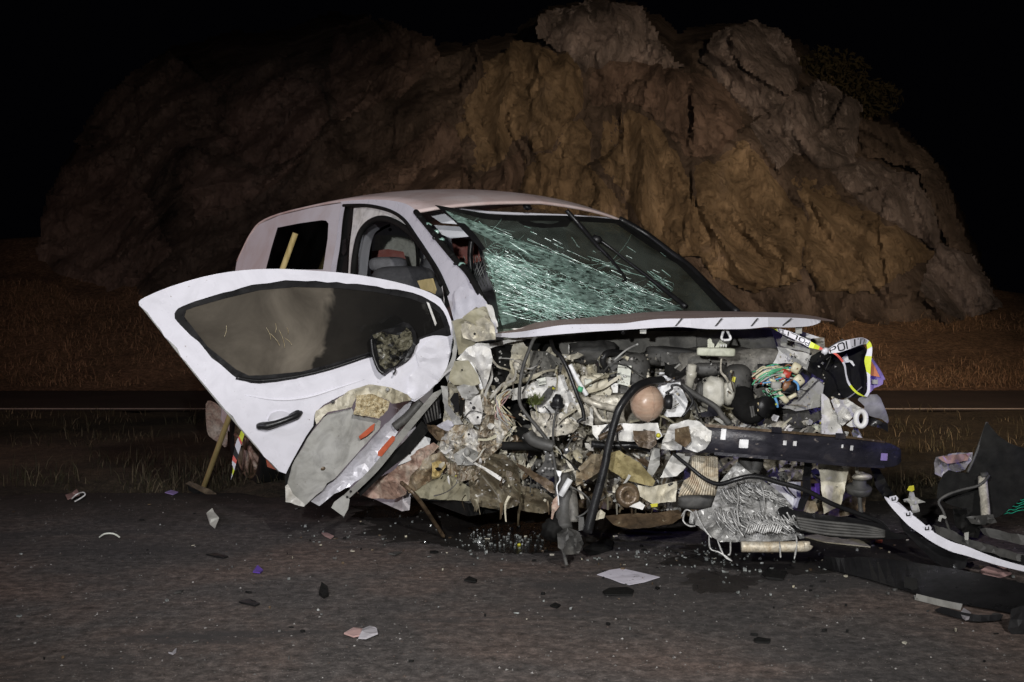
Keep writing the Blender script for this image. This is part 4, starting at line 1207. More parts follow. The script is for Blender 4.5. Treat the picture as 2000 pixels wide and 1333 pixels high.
# crumpled white corner under the mirror
sheet('crumpled_corner', [(812, 690), (845, 660), (884, 664), (878, 700), (867, 735), (840, 762), (810, 782), (795, 770), (800, 735), (818, 715)], lambda u, v: Ddoor(u, v) - .012, M['paint'], door, .005, amp=.016, sc=36, res=10, seed=14)
sheet('crumpled_strip', [(615, 820), (617, 803), (653, 784), (680, 764), (722, 751), (766, 758), (806, 776), (801, 783), (766, 789), (758, 782), (728, 770), (697, 773), (687, 796), (641, 805), (618, 829)], lambda u, v: Ddoor(u, v) - .03, M['cream'], door, .006, amp=.022, sc=22, res=7, seed=15)
blob('door_bolt', 757, 761, Ddoor(757, 761) - .06, 4, 4, .01, M['grey'], door, seg=6)
blob('door_bolt', 650, 785, Ddoor(650, 785) - .06, 4, 4, .01, M['charcoal'], door, seg=6)
sheet('foam_block', [(696, 773), (728, 770), (761, 785), (757, 802), (740, 818), (690, 809.5), (695, 793.5)], lambda u, v: Ddoor(u, v) - .05, M['foam'], door, .05, amp=.012, sc=9, res=6, seed=3)
sheet('torn_inner_panel', [(635, 811), (687, 797), (693, 809.5), (732, 818), (744, 822.5), (742, 837), (728, 851.5), (664, 924), (594.6, 989), (558, 979), (560, 938), (568.5, 912), (600, 857)], lambda u, v: Ddoor(u, v) + .012 - .02 * math.sin((u - v) / 60), M['grey'], door, .004, amp=.006, sc=80, res=12, seed=16)
sheet('lower_flap', [(664, 924), (738, 846), (790, 792), (806, 782), (781, 837), (737, 912), (684.5, 950), (652.6, 965), (623.6, 989), (606, 979)], lambda u, v: Ddoor(u, v) + .05 + .015 * math.sin((u + v) / 14), M['lavender'], door, .004, amp=.008, sc=40, res=8, seed=17)
sheet('black_edge', [(615, 808), (618, 830), (600, 857), (571, 908), (562, 940), (560, 966), (556, 930), (571, 900), (598, 852), (612, 832)], lambda u, v: Ddoor(u, v) - .004, M['black_matt'], door, .012)
sheet('torn_tip', [(557, 950), (562, 946), (572, 965), (596, 986), (594, 990), (558, 981)], lambda u, v: Ddoor(u, v) - .006, M['white_metal'], door, .004, amp=.006, sc=10, res=7)
blob('rust_hole', 629, 915, Ddoor(629, 915) - .002, 7, 5, .008, M['rust'], door, seg=6)
sheet('door_reflector', [(703, 859), (700.5, 853), (725, 831.5), (732, 827), (730, 840), (716, 852)], lambda u, v: Ddoor(u, v) - .012, M['orange'], door, .004)
rail = band('door_rail', [(846, 768), (780, 845), (720, 920), (652, 985)], [(872, 756), (800, 842), (740, 918), (684, 972)], lambda u, v: Ddoor(u, v) - .06, lambda u, v: Ddoor(u, v) - .045, M['grey'], door, .012)
sheet('rail_blade', [(670, 968), (652.6, 981), (647, 992), (671.5, 1009.6), (680, 994), (683, 975)], lambda u, v: Ddoor(u, v) - .06, M['grey'], rail, .008)
sheet('door_reflector', [(738, 891), (738, 883), (766, 851.5), (771.5, 853), (771, 860), (745.4, 892)], lambda u, v: Ddoor(u, v) - .075, M['orange'], door, .004)
for (u, v) in ((685, 960), (678, 971)):
    blob('rail_hole', u, v, Ddoor(u, v) - .07, 2.5, 2.5, .006, M['black'], rail, seg=5)
sheet('door_speaker', [(821, 808), (840, 792), (858.5, 776), (861, 817), (848, 822), (832, 830)], lambda u, v: Ddoor(u, v) + .04, M['black'], door, .03, amp=.01, sc=10, res=7, seed=5)
for k in range(5):
    ptube('speaker_rib', [(828 + k * 6, 800 - k * 4), (836 + k * 5, 826 - k * 2)], Ddoor(840, 810) + .02, .004, M['charcoal'], door, seg=5)
band('weather_strip', [(823, 822), (790, 862), (742, 906), (697, 958)], [(840, 838), (800, 885), (752, 924), (704, 970)], lambda u, v: Ddoor(u, v) + .07, lambda u, v: Ddoor(u, v) + .07, M['black_matt'], door, .015)
sheet('hinge_plate', [(824, 851), (841, 857), (838, 880), (797, 902), (777, 909.5)], lambda u, v: Ddoor(u, v) + .11, M['white_plastic'], door, .006)
blob('plate_hole', 800, 885, Ddoor(800, 885) + .1, 3, 3, .01, M['black'], door, seg=5)
ptube('dark_inner_bar', [(770, 835), (795, 815), (822, 785)], Ddoor(790, 815) + .03, .02, M['charcoal'], door)

# ---- crumpled sill and wing on the near side
Dn = lambda off: (lambda u, v: interp(u, [690, 800, 900, 1000, 1100], [5.45, 5.32, 5.2, 5.05, 4.95]) + (v - 900) * .0008 + off)
ZA = zoomer(690, 600, 3.25)
def wsheet(name, pts_, mat, off, amp, sc, seed, res=7, thick=.005):
    return sheet(name, ZA(pts_), Dn(off), M[mat], van, thick, amp=amp, sc=sc, res=res, seed=seed)


wsheet('wing_backing', [(600, 460), (900, 500), (960, 760), (1100, 900), (1080, 1200), (760, 1180), (420, 1120), (560, 800)], 'cream', .06, .08, 30, 20, 9, .02)
wsheet('sill', [(25, 1180), (110, 1110), (250, 1040), (420, 900), (510, 860), (545, 885), (470, 960), (360, 1080), (335, 1190), (260, 1222), (120, 1216)], 'mauve_mud', -.02, .03, 40, 21)
wsheet('sill', [(330, 1120), (350, 1070), (470, 945), (560, 920), (612, 1000), (520, 1085), (400, 1165), (352, 1182)], 'soil', -.035, .04, 30, 22)
wsheet('sill_skin', [(365, 1182), (500, 1085), (620, 1055), (755, 1160), (740, 1232), (650, 1226), (480, 1222), (382, 1202)], 'olive', -.02, .03, 44, 29)
wsheet('wheel_housing', [(748, 1010), (860, 930), (960, 935), (1045, 1010), (1062, 1130), (1062, 1222), (1040, 1262), (940, 1292), (800, 1266), (782, 1302), (742, 1222), (730, 1080)], 'wet_mud', -.08, .07, 62, 28, 6)
wsheet('wheel_housing', [(1050, 1130), (1200, 1160), (1275, 1220), (1270, 1290), (1200, 1312), (1070, 1292), (1040, 1240)], 'wet_mud', -.04, .04, 40, 30)
wsheet('torn_metal', [(540, 900), (560, 830), (650, 745), (735, 750), (805, 800), (805, 960), (690, 1010), (600, 960)], 'mixed', -.06, .05, 20, 27, 6)
wsheet('torn_metal', [(590, 985), (700, 1000), (800, 960), (840, 1000), (760, 1090), (690, 1110), (600, 1060)], 'smear', -.075, .05, 22, 31, 6)
wsheet('strut_strands', [(826, 560), (900, 630), (965, 715), (955, 870), (890, 930), (800, 1000), (785, 900), (800, 760), (836, 700)], 'smear', -.09, .05, 17, 32, 5)
wsheet('strut_strands', [(900, 700), (960, 690), (1000, 760), (960, 830), (920, 900), (880, 860)], 'mixed', -.11, .04, 14, 33, 5)
cup = wsheet('strut_cup', [(635, 935), (720, 888), (795, 920), (772, 1005), (660, 1003)], 'grey', -.12, .025, 24, 34, 6)
blob('cup_disc', 690 + 720 / 3.25, 600 + 928 / 3.25, Dn(-.15)(911, 885), 6, 7, .012, M['lavender'], cup, seg=7)
wsheet('ochre_flap', [(498, 990), (540, 972), (592, 1000), (545, 1082), (500, 1092)], 'wood', -.07, .03, 18, 35, 6)
wsheet('torn_metal', [(466, 745), (530, 755), (585, 790), (570, 852), (530, 845), (480, 790)], 'rust', -.06, .03, 22, 36, 6)
wsheet('pale_flap', [(515, 765), (600, 715), (648, 738), (610, 790), (560, 780)], 'lavender', -.04, .02, 24, 37, 7)
wsheet('hinge_post', [(556, 500), (600, 505), (602, 620), (700, 742), (640, 748), (578, 645)], 'grey', -.05, .02, 40, 26, 7)
wsheet('hinge_post', [(620, 85), (662, 110), (660, 262), (640, 380), (598, 478), (572, 425), (622, 330), (640, 220)], 'grey', -.03, .012, 50, 38, 8)
wsheet('pillar_base', [(628, 90), (690, 72), (780, 128), (840, 150), (862, 205), (770, 235), (742, 275), (668, 305), (652, 200)], 'olive', -.06, .03, 60, 23, 8)
wsheet('pillar_base', [(690, 70), (760, 20), (830, -5), (885, 20), (918, 128), (850, 160), (790, 130)], 'olive', -.10, .03, 50, 39, 8)
wsheet('pillar_base', [(838, -20), (880, -10), (920, 122), (905, 135), (866, 60)], 'white_metal', -.12, .012, 40, 40, 8)
wsheet('wing', [(655, 335), (720, 262), (790, 228), (862, 232), (884, 320), (872, 400), (852, 475), (832, 522), (790, 405), (740, 352)], 'white_metal', -.14, .04, 34, 24, 6)
wsheet('wing', [(604, 462), (640, 345), (730, 338), (792, 430), (806, 485), (760, 505), (690, 498), (640, 495)], 'olive', -.15, .016, 60, 25, 8)
wsheet('wing', [(655, 505), (700, 490), (772, 500), (800, 540), (745, 592), (688, 575)], 'grey', -.16, .03, 20, 41, 6)
wsheet('wing', [(712, 585), (805, 555), (822, 650), (806, 745), (762, 748), (708, 690)], 'white_metal', -.13, .025, 30, 42, 6)
wsheet('black_catch', [(612, 590), (640, 545), (668, 545), (674, 665), (640, 672), (638, 625)], 'black', -.17, .0, 20, 1, None, .03)
wsheet('dark_gap', [(676, 590), (712, 588), (700, 640), (690, 690), (672, 690)], 'black_matt', -.12, 0, 20, 1, None, .01)
for (x, y, r) in ((765, 640, 3.5), (745, 610, 2), (790, 700, 2.5), (770, 170, 2.5), (690, 400, 2)):
    u, v = 690 + x / 3.25, 600 + y / 3.25
    blob('panel_hole', u, v, Dn(-.165)(u, v), r, r, .008, M['black'], van, seg=5)
blob('strut_cap', 690 + 800 / 3.25, 600 + 360 / 3.25, 4.93, 7, 8, .02, M['rust'], van, seg=8)
blob('strut_cap', 690 + 775 / 3.25, 600 + 362 / 3.25, 4.95, 8, 9, .02, M['black'], van, seg=8)
ptube('strut_rod', ZA([(742, 352), (775, 420), (800, 470), (815, 522)]), 4.9, .0085, M['white_plastic'], van)
ptube('split_line', ZA([(740, 240), (790, 190), (830, 165)]), 4.97, .003, M['black'], van)
ptube('lower_edge', ZA([(360, 1200), (480, 1225), (650, 1230), (740, 1226)]), [5.4, 5.36, 5.32, 5.3], .004, M['black'], van)
wsheet('black_sheet', [(940, 790), (1010, 755), (1100, 765), (1190, 850), (1180, 892), (950, 885)], 'black_matt', .02, .02, 30, 43, 8, .02)  # crumpled matt black sheet filling a dark area
blob('ball_joint', 912, 884, 5.0, 6, 8, .015, M['grey'], van, seg=7)

# ---- engine bay
DF = lambda off: (lambda u, v: Dfront(u) + off)
eb = van
sheet('firewall_felt', Z4([(600, 262), (760, 215), (1570, 185), (2000, 190), (2000, 470), (1500, 352), (1250, 395), (1110, 390), (950, 530), (830, 550), (705, 562), (690, 460), (740, 350)]), DF(.33), M['felt'], eb, .02, amp=.03, sc=60, res=12, seed=31)
sheet('cowl_panel', Z5([(-40, 245), (400, 225), (860, 228), (905, 380), (870, 505), (700, 525), (440, 505), (400, 445), (0, 425), (-40, 425)]), DF(.36), M['felt'], eb, .02, amp=.03, sc=55, res=12, seed=32)
sheet('cowl_shelf', Z5([(-40, 405), (200, 420), (400, 450), (440, 500), (430, 540), (300, 520), (100, 500), (-40, 520)]), DF(.22), M['charcoal'], eb, .02, amp=.02, sc=50, res=11, seed=33)
sheet('dark_backing', [(985, 650), (1320, 648), (1500, 640), (1610, 660), (1620, 830), (1600, 930), (1450, 960), (1200, 960), (1000, 900), (980, 740)], DF(.50), M['alu'], eb, .03, amp=.14, sc=50, res=11, seed=34)
sheet('dark_backing', [(990, 880), (1620, 880), (1690, 960), (1690, 1000), (1500, 1040), (1300, 1000), (1000, 985)], DF(.60), M['soil'], eb, .03, amp=.14, sc=50, res=12, seed=35)
sheet('engine_front', [(1085, 690), (1180, 700), (1260, 740), (1330, 730), (1440, 770), (1480, 830), (1400, 860), (1250, 850), (1130, 850), (1060, 800)], DF(.26), M['cream'], eb, .03, amp=.10, sc=36, res=8, seed=134)
sheet('engine_front', [(1190, 860), (1340, 870), (1330, 1000), (1210, 990), (1160, 930)], DF(.2), M['mixed'], eb, .03, amp=.1, sc=30, res=8, seed=135)
sheet('engine_front', [(1440, 760), (1560, 770), (1620, 850), (1500, 850)], DF(.2), M['engine'], eb, .03, amp=.09, sc=30, res=8, seed=136)
sheet('strut_tower', Z4([(400, 285), (620, 252), (720, 345), (745, 430), (640, 530), (560, 615), (430, 690), (385, 420)]), DF(.12), M['cream'], eb, .01, amp=.03, sc=60, res=9, seed=36)
sheet('tower_lip', Z4([(330, 300), (420, 280), (640, 232), (770, 225), (770, 240), (620, 262), (500, 290), (400, 320), (250, 390), (150, 370)]), DF(.0), M['white_metal'], eb, .008, amp=.03, sc=22, res=7, seed=37)
sheet('felt_flap', Z4([(700, 345), (830, 345), (960, 420), (940, 535), (870, 545), (640, 605), (610, 540), (700, 500)]), DF(.05), M['felt'], eb, .012, amp=.04, sc=30, res=8, seed=38)
lathe('tower_bearing', W(1012, 717, 5.03), (0.2, -1, .25), [(0, .025), (.02, .03), (.03, .02), (.03, .01)], M['alu'], eb, 14)
sheet('white_bracket', Z4([(520, 645), (640, 625), (830, 545), (905, 550), (930, 530), (965, 530), (1000, 640), (1100, 730), (1190, 800), (1195, 935), (1085, 905), (935, 830), (860, 882), (740, 800), (690, 710), (560, 730)]), DF(.0), M['white_metal'], eb, .006, amp=.03, sc=40, res=8, seed=39)
sheet('paper_label', Z4([(752, 565), (820, 548), (830, 600), (765, 612)]), DF(-.035), M['label'], eb, .002)
for k in range(7):
    sheet('label_bar', Z4([(762 + k * 9, 588 - k * 2), (766 + k * 9, 587 - k * 2), (768 + k * 9, 604 - k * 2), (764 + k * 9, 605 - k * 2)]), DF(-.039), M['ink'], eb, .001)
sheet('arm_plate', Z4([(700, 810), (800, 830), (950, 830), (1090, 915), (1040, 980), (980, 1000), (880, 1010), (780, 1030), (720, 960)]), DF(-.03), M['alu'], eb, .01, amp=.03, sc=34, res=8, seed=40)
for (x, y) in ((820, 935), (945, 932), (760, 960)):
    p = Z4([(x, y)])[0]; blob('plate_hole', p[0], p[1], Dfront(p[0], -.055), 2.5, 2.5, .006, M['black'], eb, seg=5)
pl = lathe('connector_plug', W(1089, 785, 4.86), (0.05, -.25, 1), [(-.03, .022), (-.018, .031), (-.012, .031), (-.01, .024), (.015, .022), (.02, .016), (.03, .012)], M['black'], eb, 14)
ptube('plug_lead', Z4([(915, 790), (890, 890), (880, 1000), (890, 1080)]), 4.84, .005, M['charcoal'], pl)
sheet('black_fin', Z4([(760, 770), (800, 680), (880, 612), (900, 625), (870, 690), (800, 765)]), DF(-.05), M['charcoal'], eb, .02, amp=.01, sc=20, res=8)
# grass tuft caught in the wreck
bp = []
gt = random.Random(5)
V, T = [], []
for k in range(160):
    u, v = gt.gauss(1046, 5), gt.gauss(785, 4); d = 4.86
    a = gt.uniform(-2.9, -0.2); l = gt.uniform(8, 22)
    i = len(V)
    V += [W(u - 1, v, d), W(u + 1, v, d), W(u + math.cos(a) * l, v + math.sin(a) * l * .9, d + gt.uniform(-.05, .02))]
    T.append((i, i + 1, i + 2))
add('caught_grass', V, T, flat('green_tuft', (0.10, 0.12, 0.035)), eb, kind='stuff')
# gearbox, battery tray and boxes
blob('air_box', 1215, 738, 5.22, 52, 52, .14, M['charcoal'], eb, amp=.08, seed=2, power=4.5, rot=.12)
sheet('white_label', Z4([(1390, 448), (1494, 460), (1478, 622), (1372, 596)]), DF(.06), M['label'], eb, .004)
blob('relay_box', 1150, 752, 5.0, 18, 18, .05, M['cream'], eb, power=5, amp=.05, rot=.1)
blob('relay_lid', 1149, 748, 4.96, 8, 8, .03, M['label'], eb, power=5)
sheet('tan_bracket', Z4([(1195, 530), (1290, 530), (1340, 660), (1330, 690), (1210, 690), (1230, 600)]), DF(.03), M['cream'], eb, .012, amp=.02, sc=30, res=9, seed=42)
sheet('cream_tab', Z4([(1320, 580), (1390, 600), (1385, 670), (1350, 670)]), DF(.02), M['white_metal'], eb, .012)
blob('gearbox', 1190, 800, 5.12, 70, 34, .15, M['alu'], eb, amp=.35, seed=5, power=3.2, rot=.1)
blob('starter', 1130, 800, 5.02, 34, 22, .08, M['alu'], eb, amp=.4, seed=7, power=2.6, rot=.5)
blob('cylinder_block', 1420, 740, 5.35, 120, 60, .2, M['engine'], eb, amp=.3, seed=8, power=4)
blob('engine_cover', 1330, 700, 5.3, 70, 20, .12, M['charcoal'], eb, amp=.15, seed=9, power=4, rot=.1)
blob('intake', 1160, 690, 5.2, 48, 22, .1, M['charcoal'], eb, amp=.3, seed=10, power=3)
ptube('metal_pipe', Z4([(1040, 660), (1110, 705), (1220, 760), (1390, 800)]), [4.98, 4.93, 4.9, 4.92], .015, M['alu'], eb)
ptube('metal_pipe', Z4([(1190, 770), (1250, 870), (1310, 890), (1400, 870)]), 4.9, .008, M['alu'], eb)
ptube('white_rod', Z4([(1012, 450), (1060, 550), (1100, 620), (1145, 690)]), 4.88, .010, M['white_plastic'], eb)
ptube('green_clip', Z4([(1075, 635), (1110, 650)]), 4.87, .012, M['wire_green'], eb)
rod = ptube('bent_rod', Z4([(865, 262), (890, 340), (940, 385), (1000, 500), (1060, 660), (1112, 800), (1122, 890)]), [5.0, 4.9, 4.85, 4.83, 4.82, 4.82, 4.82], .0085, M['black'], eb)
ptube('rod_tip', Z4([(1120, 870), (1085, 890), (1080, 905)]), 4.82, .008, M['black'], rod)
ptube('long_cable', [(1105, 652), (1070, 653), (1047, 657), (1033, 685), (1021, 720), (1015, 760), (1016, 790), (1030, 812), (1050, 836), (1068, 860), (1080, 890), (1086, 930), (1089, 990), (1094, 1040), (1101, 1080), (1107, 1105)],
      [4.95, 4.9, 4.85] + [4.82] * 10 + [4.8, 4.78, 4.76], .0075, M['charcoal'], eb)
ptube('washer_hose', Z4([(760, 230), (900, 215), (1150, 195)]), 4.88, .006, M['black'], eb)
ptube('heater_hose', Z4([(1310, 500), (1270, 430), (1290, 370), (1340, 355), (1420, 360)]), [5.0, 4.98, 4.98, 5.02, 5.1], .014, M['black'], eb)
hs = ptube('coolant_hose', Z4([(1730, 572), (1640, 580), (1540, 620), (1470, 690), (1400, 790), (1360, 910), (1330, 1020), (1305, 1130)]) + Z6([(1290, 300), (1250, 460), (1200, 640), (1150, 840)]),
      [4.86, 4.78, 4.72, 4.7] + [4.68] * 8, [.017, .0165, .016, .016, .018, .020], M['black'], eb, seg=12)
# wire bunch
wr = random.Random(3)
for k in range(16):
    c = wr.choice([M['wire_red'], M['wire_cream'], M['wire_brown'], M['pink'], M['wire_grey']])
    x0 = wr.uniform(990, 1000); y0 = 770 + wr.uniform(-12, 6)
    ptube('wire', [(x0, y0), (x0 - wr.uniform(8, 22), y0 + 14), (x0 - wr.uniform(10, 28), y0 + wr.uniform(25, 45)), (x0 + wr.uniform(-10, 12), y0 + wr.uniform(45, 75))], [4.92, 4.88, 4.87, 4.9], .0022, c, eb, seg=5)
# coolant tank
tk = blob('coolant_tank', 1264, 788, 4.82, 33, 36, .075, M['tank'], eb, seg=18, amp=.03)
ptube('tank_seam', [(1264 + 34 * math.sin(a) * .4 + 0, 788 + 37 * math.cos(a)) for a in np.linspace(0, math.pi, 12)], [4.82 - .072 * math.sin(a) for a in np.linspace(0, math.pi, 12)], .0022, M['tank'], tk, seg=5)
cp = lathe('tank_cap', W(1297, 785, 4.80), (1, -.1, -.06), [(0, .020), (.006, .030), (.03, .030), (.034, .024), (.035, .01)], M['black'], tk, 16)
sheet('white_mount', Z4([(1702, 520), (1720, 508), (1760, 515), (1870, 562), (1880, 620), (1935, 740), (1905, 855), (1750, 862), (1700, 640)]), DF(-.0), M['white_plastic'], eb, .02, amp=.015, sc=50, res=9, seed=43)
sheet('folded_black_plate', Z4([(1750, 428), (1850, 490), (1878, 505), (1925, 458), (1920, 530), (1840, 572), (1752, 530)]), DF(-.12), M['black_matt'], eb, .008, amp=.03, sc=26, res=9, seed=44)
ptube('loop_cable', Z4([(1760, 675), (1810, 640), (1810, 615), (1880, 620), (1960, 700), (1965, 760), (1890, 860)]), 4.8, .005, M['black'], eb)
ptube('loop_cable', Z5([(130, 680), (220, 800), (262, 900), (280, 950)]), 4.8, .004, M['black'], eb)
ptube('frame_bar', Z5([(125, 675), (250, 760), (400, 850), (460, 930), (520, 990)]), [4.86, 4.84, 4.82, 4.82, 4.82], .012, M['charcoal'], eb)
sheet('blue_plate', Z5([(260, 905), (340, 890), (345, 845), (420, 835), (425, 930), (300, 938)]), DF(-.1), M['beam'], eb, .02)
# hood lock catch and pale box
ptube('lock_hoop', Z5([(466, 310), (455, 290), (480, 218), (492, 222), (526, 285), (520, 308), (470, 312)]), 4.9, .0055, M['white_plastic'], eb)
bx = blob('pale_lock_box', 1398.5, 688, 4.95, 38, 8.5, .04, M['pale_plastic'], eb, power=7, rot=.03)
sheet('lock_tab', Z5([(342, 372), (342, 308), (358, 294), (374, 306), (378, 330), (396, 345), (396, 372)]), 4.94, M['pale_plastic'], bx, .012)
sheet('lock_tab', Z5([(400, 372), (440, 310), (470, 330), (500, 345), (500, 370)]), 4.95, M['pale_plastic'], bx, .02)
for k in range(3):
    ptube('lock_pin', Z5([(452 + k * 20, 345), (452 + k * 20, 366)]), 4.92, .003, M['white_plastic'], bx, seg=5)
# reservoirs
rv = blob('washer_bottle', 1393, 768, 4.98, 24, 32, .09, M['bottle'], eb, amp=.12, seed=3, power=3.2)
blob('bottle_shoulder', 1424, 768, 4.99, 13, 24, .07, M['bottle'], rv, amp=.1, power=3)
lathe('filler_neck', W(1349, 735, 4.9), (0.1, -.3, 1), [(-.05, .018), (-.01, .018), (0, .024), (.02, .024), (.022, .018), (.05, .018), (.052, .01)], M['bottle'], eb, 14)
blob('bellows', 1368, 766, 4.95, 9, 20, .05, M['charcoal'], eb, amp=.15, power=2.5)
blob('brake_servo', 1440, 747, 5.1, 30, 36, .11, M['charcoal'], eb, power=2.6)
blob('cam_cover', 1385, 722, 5.08, 34, 13, .08, M['charcoal'], eb, power=4, amp=.15)
sheet('yellow_tag', Z5([(535, 645), (545, 608), (572, 612), (562, 655)]), 4.94, M['yellow'], eb, .004)
eh = ptube('intake_hose', Z5([(620, 760), (640, 860), (700, 900), (760, 870), (800, 850)]), [5.0, 4.93, 4.88, 4.84, 4.82], [.05, .055, .05, .045, .040], M['black_matt'], eb, seg=14)
ptube('hose_mouth', Z5([(795, 852), (830, 858)]), [4.82, 4.80], .046, M['black'], eh, seg=14)
for k in range(6):
    ptube('hose_rib', Z5([(690 + k * 18, 850 - k * 3), (700 + k * 18, 900 - k * 4), (705 + k * 16, 940 - k * 8)]), 4.81, .005, M['charcoal'], eh, seg=5)
ptube('hose_clamp', Z5([(752, 820), (760, 850), (752, 890)]), 4.785, .004, M['foam'], eh, seg=5)
# fuse box
fb = sheet('fuse_box', Z5([(745, 505), (1005, 500), (1075, 497), (1130, 545), (1180, 600), (1130, 700), (960, 830), (905, 800), (880, 700), (750, 640)]), DF(.06), M['black'], eb, .05, amp=.02, sc=25, res=8, seed=45)
sheet('fuse_lid', Z5([(945, 865), (1040, 760), (1200, 612), (1290, 680), (1275, 850), (1180, 870), (1060, 890)]), DF(-.03), M['grey'], fb, .012, amp=.008, sc=60, res=10)
for k in range(5):
    sheet('lid_rib', Z5([(1075 + k * 30, 800 - k * 32), (1085 + k * 30, 806 - k * 32), (1160 + k * 22, 730 - k * 22), (1150 + k * 22, 722 - k * 22)]), DF(-.045), M['charcoal'], fb, .006)
sheet('lid_clip', Z5([(860, 940), (880, 915), (925, 930), (905, 975), (868, 965)]), DF(-.04), M['white_plastic'], eb, .006)
sheet('lid_shard', Z5([(950, 880), (1150, 850), (1180, 920), (1270, 880), (1260, 960), (1100, 1030), (980, 1020)]), DF(.0), M['charcoal'], eb, .01, amp=.04, sc=22, res=8, seed=46)
cols = ['wire_green', 'wire_cream', 'wire_grey', 'wire_red', 'wire_blue', 'wire_cream', 'wire_brown', 'wire_green']
for k in range(46):
    x0, y0 = wr.uniform(700, 860), wr.uniform(560, 680)
    x3, y3 = wr.uniform(900, 1080), wr.uniform(520, 640)
    pts_ = Z5([(x0, y0), ((x0 * 2 + x3) / 3 + wr.uniform(-30, 30), (y0 * 2 + y3) / 3 + wr.uniform(-50, 30)), ((x0 + x3 * 2) / 3 + wr.uniform(-30, 30), (y0 + y3 * 2) / 3 + wr.uniform(-50, 40)), (x3, y3)])
    ptube('wire', pts_, [wr.uniform(4.93, 5.0) for _ in range(4)], .0036, M[wr.choice(cols)], fb, seg=5, n=4)
for k in range(12):
    x0, y0 = wr.uniform(700, 800), wr.uniform(600, 660)
    ptube('wire', Z5([(x0, y0), (x0 + 60, y0 - 45 + wr.uniform(-10, 10)), (x0 + 110, y0 - 60 + wr.uniform(-12, 12)), (x0 + 220, y0 - 85 + wr.uniform(-20, 20))]), [4.93, 4.92, 4.92, 4.95], .004, M[wr.choice(['wire_green', 'wire_cream', 'wire_cream', 'wire_grey'])], fb, seg=5)
for k in range(9):
    x0, y0 = wr.uniform(900, 960), wr.uniform(690, 760)
    ptube('wire', Z5([(x0, y0), (x0 - 60, y0 + 15), (x0 - 110, y0 + wr.uniform(-20, 30)), (x0 - 60, y0 + wr.uniform(40, 90))]), 4.92, .0036, M[wr.choice(['wire_green', 'wire_grey', 'wire_cream'])], fb, seg=5)
for (x, y, w, h, m, r) in ((900, 680, 44, 34, 'grey', .1), (985, 690, 34, 44, 'wire_brown', .2), (1010, 700, 52, 42, 'black', .1), (1085, 640, 46, 40, 'wire_cream', .9), (1085, 640, 20, 22, 'black', .9), (955, 780, 60, 26, 'wire_cream', .8), (1035, 768, 40, 18, 'wire_cream', -.5), (1060, 540, 40, 44, 'wire_cream', .5), (1065, 545, 22, 24, 'wire_brown', .5), (985, 590, 34, 30, 'wire_red', .4), (960, 600, 24, 20, 'pale_plastic', .2), (870, 640, 30, 14, 'wire_cream', .2), (980, 740, 46, 10, 'black', .1)):
    p = Z5([(x, y)])[0]
    blob('relay', p[0], p[1], 4.95, w / 4.167, h / 4.167, .03, M[m], fb, power=5, rot=r, seg=7, amp=.1)
ptube('blue_wire', Z5([(1040, 640), (1075, 670), (1080, 720)]), 4.91, .005, M['wire_blue'], fb)
ptube('blue_wire', Z5([(890, 780), (905, 820), (910, 860)]), 4.91, .006, M['wire_blue'], fb)
ptube('yellow_wire', Z5([(850, 865), (880, 845), (905, 830)]), 4.9, .004, M['tape_yellow'], fb)
# inner wing on the right
sheet('inner_wing', Z5([(872, 505), (920, 400), (905, 365), (1000, 380), (1190, 432), (1186, 540), (1150, 558), (1020, 505)]), DF(.12), M['white_metal'], eb, .008, amp=.01, sc=60, res=10, seed=47)
sheet('wing_rail', Z5([(938, 300), (955, 270), (1100, 235), (1255, 290), (1180, 300), (1175, 420), (1000, 380), (935, 355)]), DF(.16), M['grey'], eb, .02, holes=[Z5([(990, 305), (1050, 330), (1050, 375), (990, 350)])], res=14, amp=.008)
sheet('wing_flange', Z5([(1000, 290), (1200, 340), (1180, 360), (990, 310)]), DF(.1), M['white_metal'], eb, .01)
sheet('wing_top', Z5([(1100, 236), (1255, 290), (1180, 300), (1100, 270)]), DF(.12), M['white_plastic'], eb, .01)
sheet('wing_liner', Z5([(1180, 445), (1280, 390), (1430, 340), (1600, 340), (1645, 400), (1640, 760), (1585, 785), (1500, 775), (1385, 795), (1290, 755), (1285, 640), (1150, 560)]), DF(.05), M['black_matt'], eb, .03, amp=.03, sc=50, res=11, seed=48)
sheet('liner_edge', Z5([(1280, 395), (1440, 300), (1480, 330), (1300, 430)]), DF(.08), M['charcoal'], eb, .02)
hl = sheet('headlight', smooth_loop(Z5([(1545, 365), (1600, 375), (1660, 430), (1740, 540), (1780, 615), (1775, 635), (1640, 630), (1590, 560)]), 2), lambda u, v: 5.3 + (u - 1680) * .002, M['lens'], eb, .06, amp=.012, sc=30, res=9, smooth=True)
sheet('indicator', Z5([(1668, 470), (1700, 520), (1745, 612), (1665, 600), (1655, 540)]), 5.285, M['lens_orange'], hl, .02)
sheet('lamp_housing', Z5([(1630, 632), (1772, 636), (1768, 670), (1700, 700), (1655, 745), (1625, 720)]), 5.31, M['lens'], hl, .05, amp=.015, sc=20, res=8)
sheet('housing_plate', Z5([(1678, 632), (1728, 634), (1726, 670), (1680, 668)]), 5.29, M['grey'], hl, .01)
sheet('white_clip', Z5([(1475, 420), (1490, 470), (1520, 480), (1540, 515), (1530, 525), (1500, 490), (1440, 500), (1420, 470)]), DF(.0), M['white_plastic'], eb, .006, amp=.01, sc=12, res=6)
sheet('bumper_shell', smooth_loop(Z5([(1565, 800), (1600, 770), (1720, 752), (1770, 830), (1812, 940), (1808, 990), (1760, 955), (1700, 940), (1640, 920), (1605, 910), (1620, 850)]), 2), lambda u, v: 5.12 + (u - 1680) * .002 - .05 * math.sin((v - 770) / 14), M['grey'], eb, .008, smooth=True, res=10)
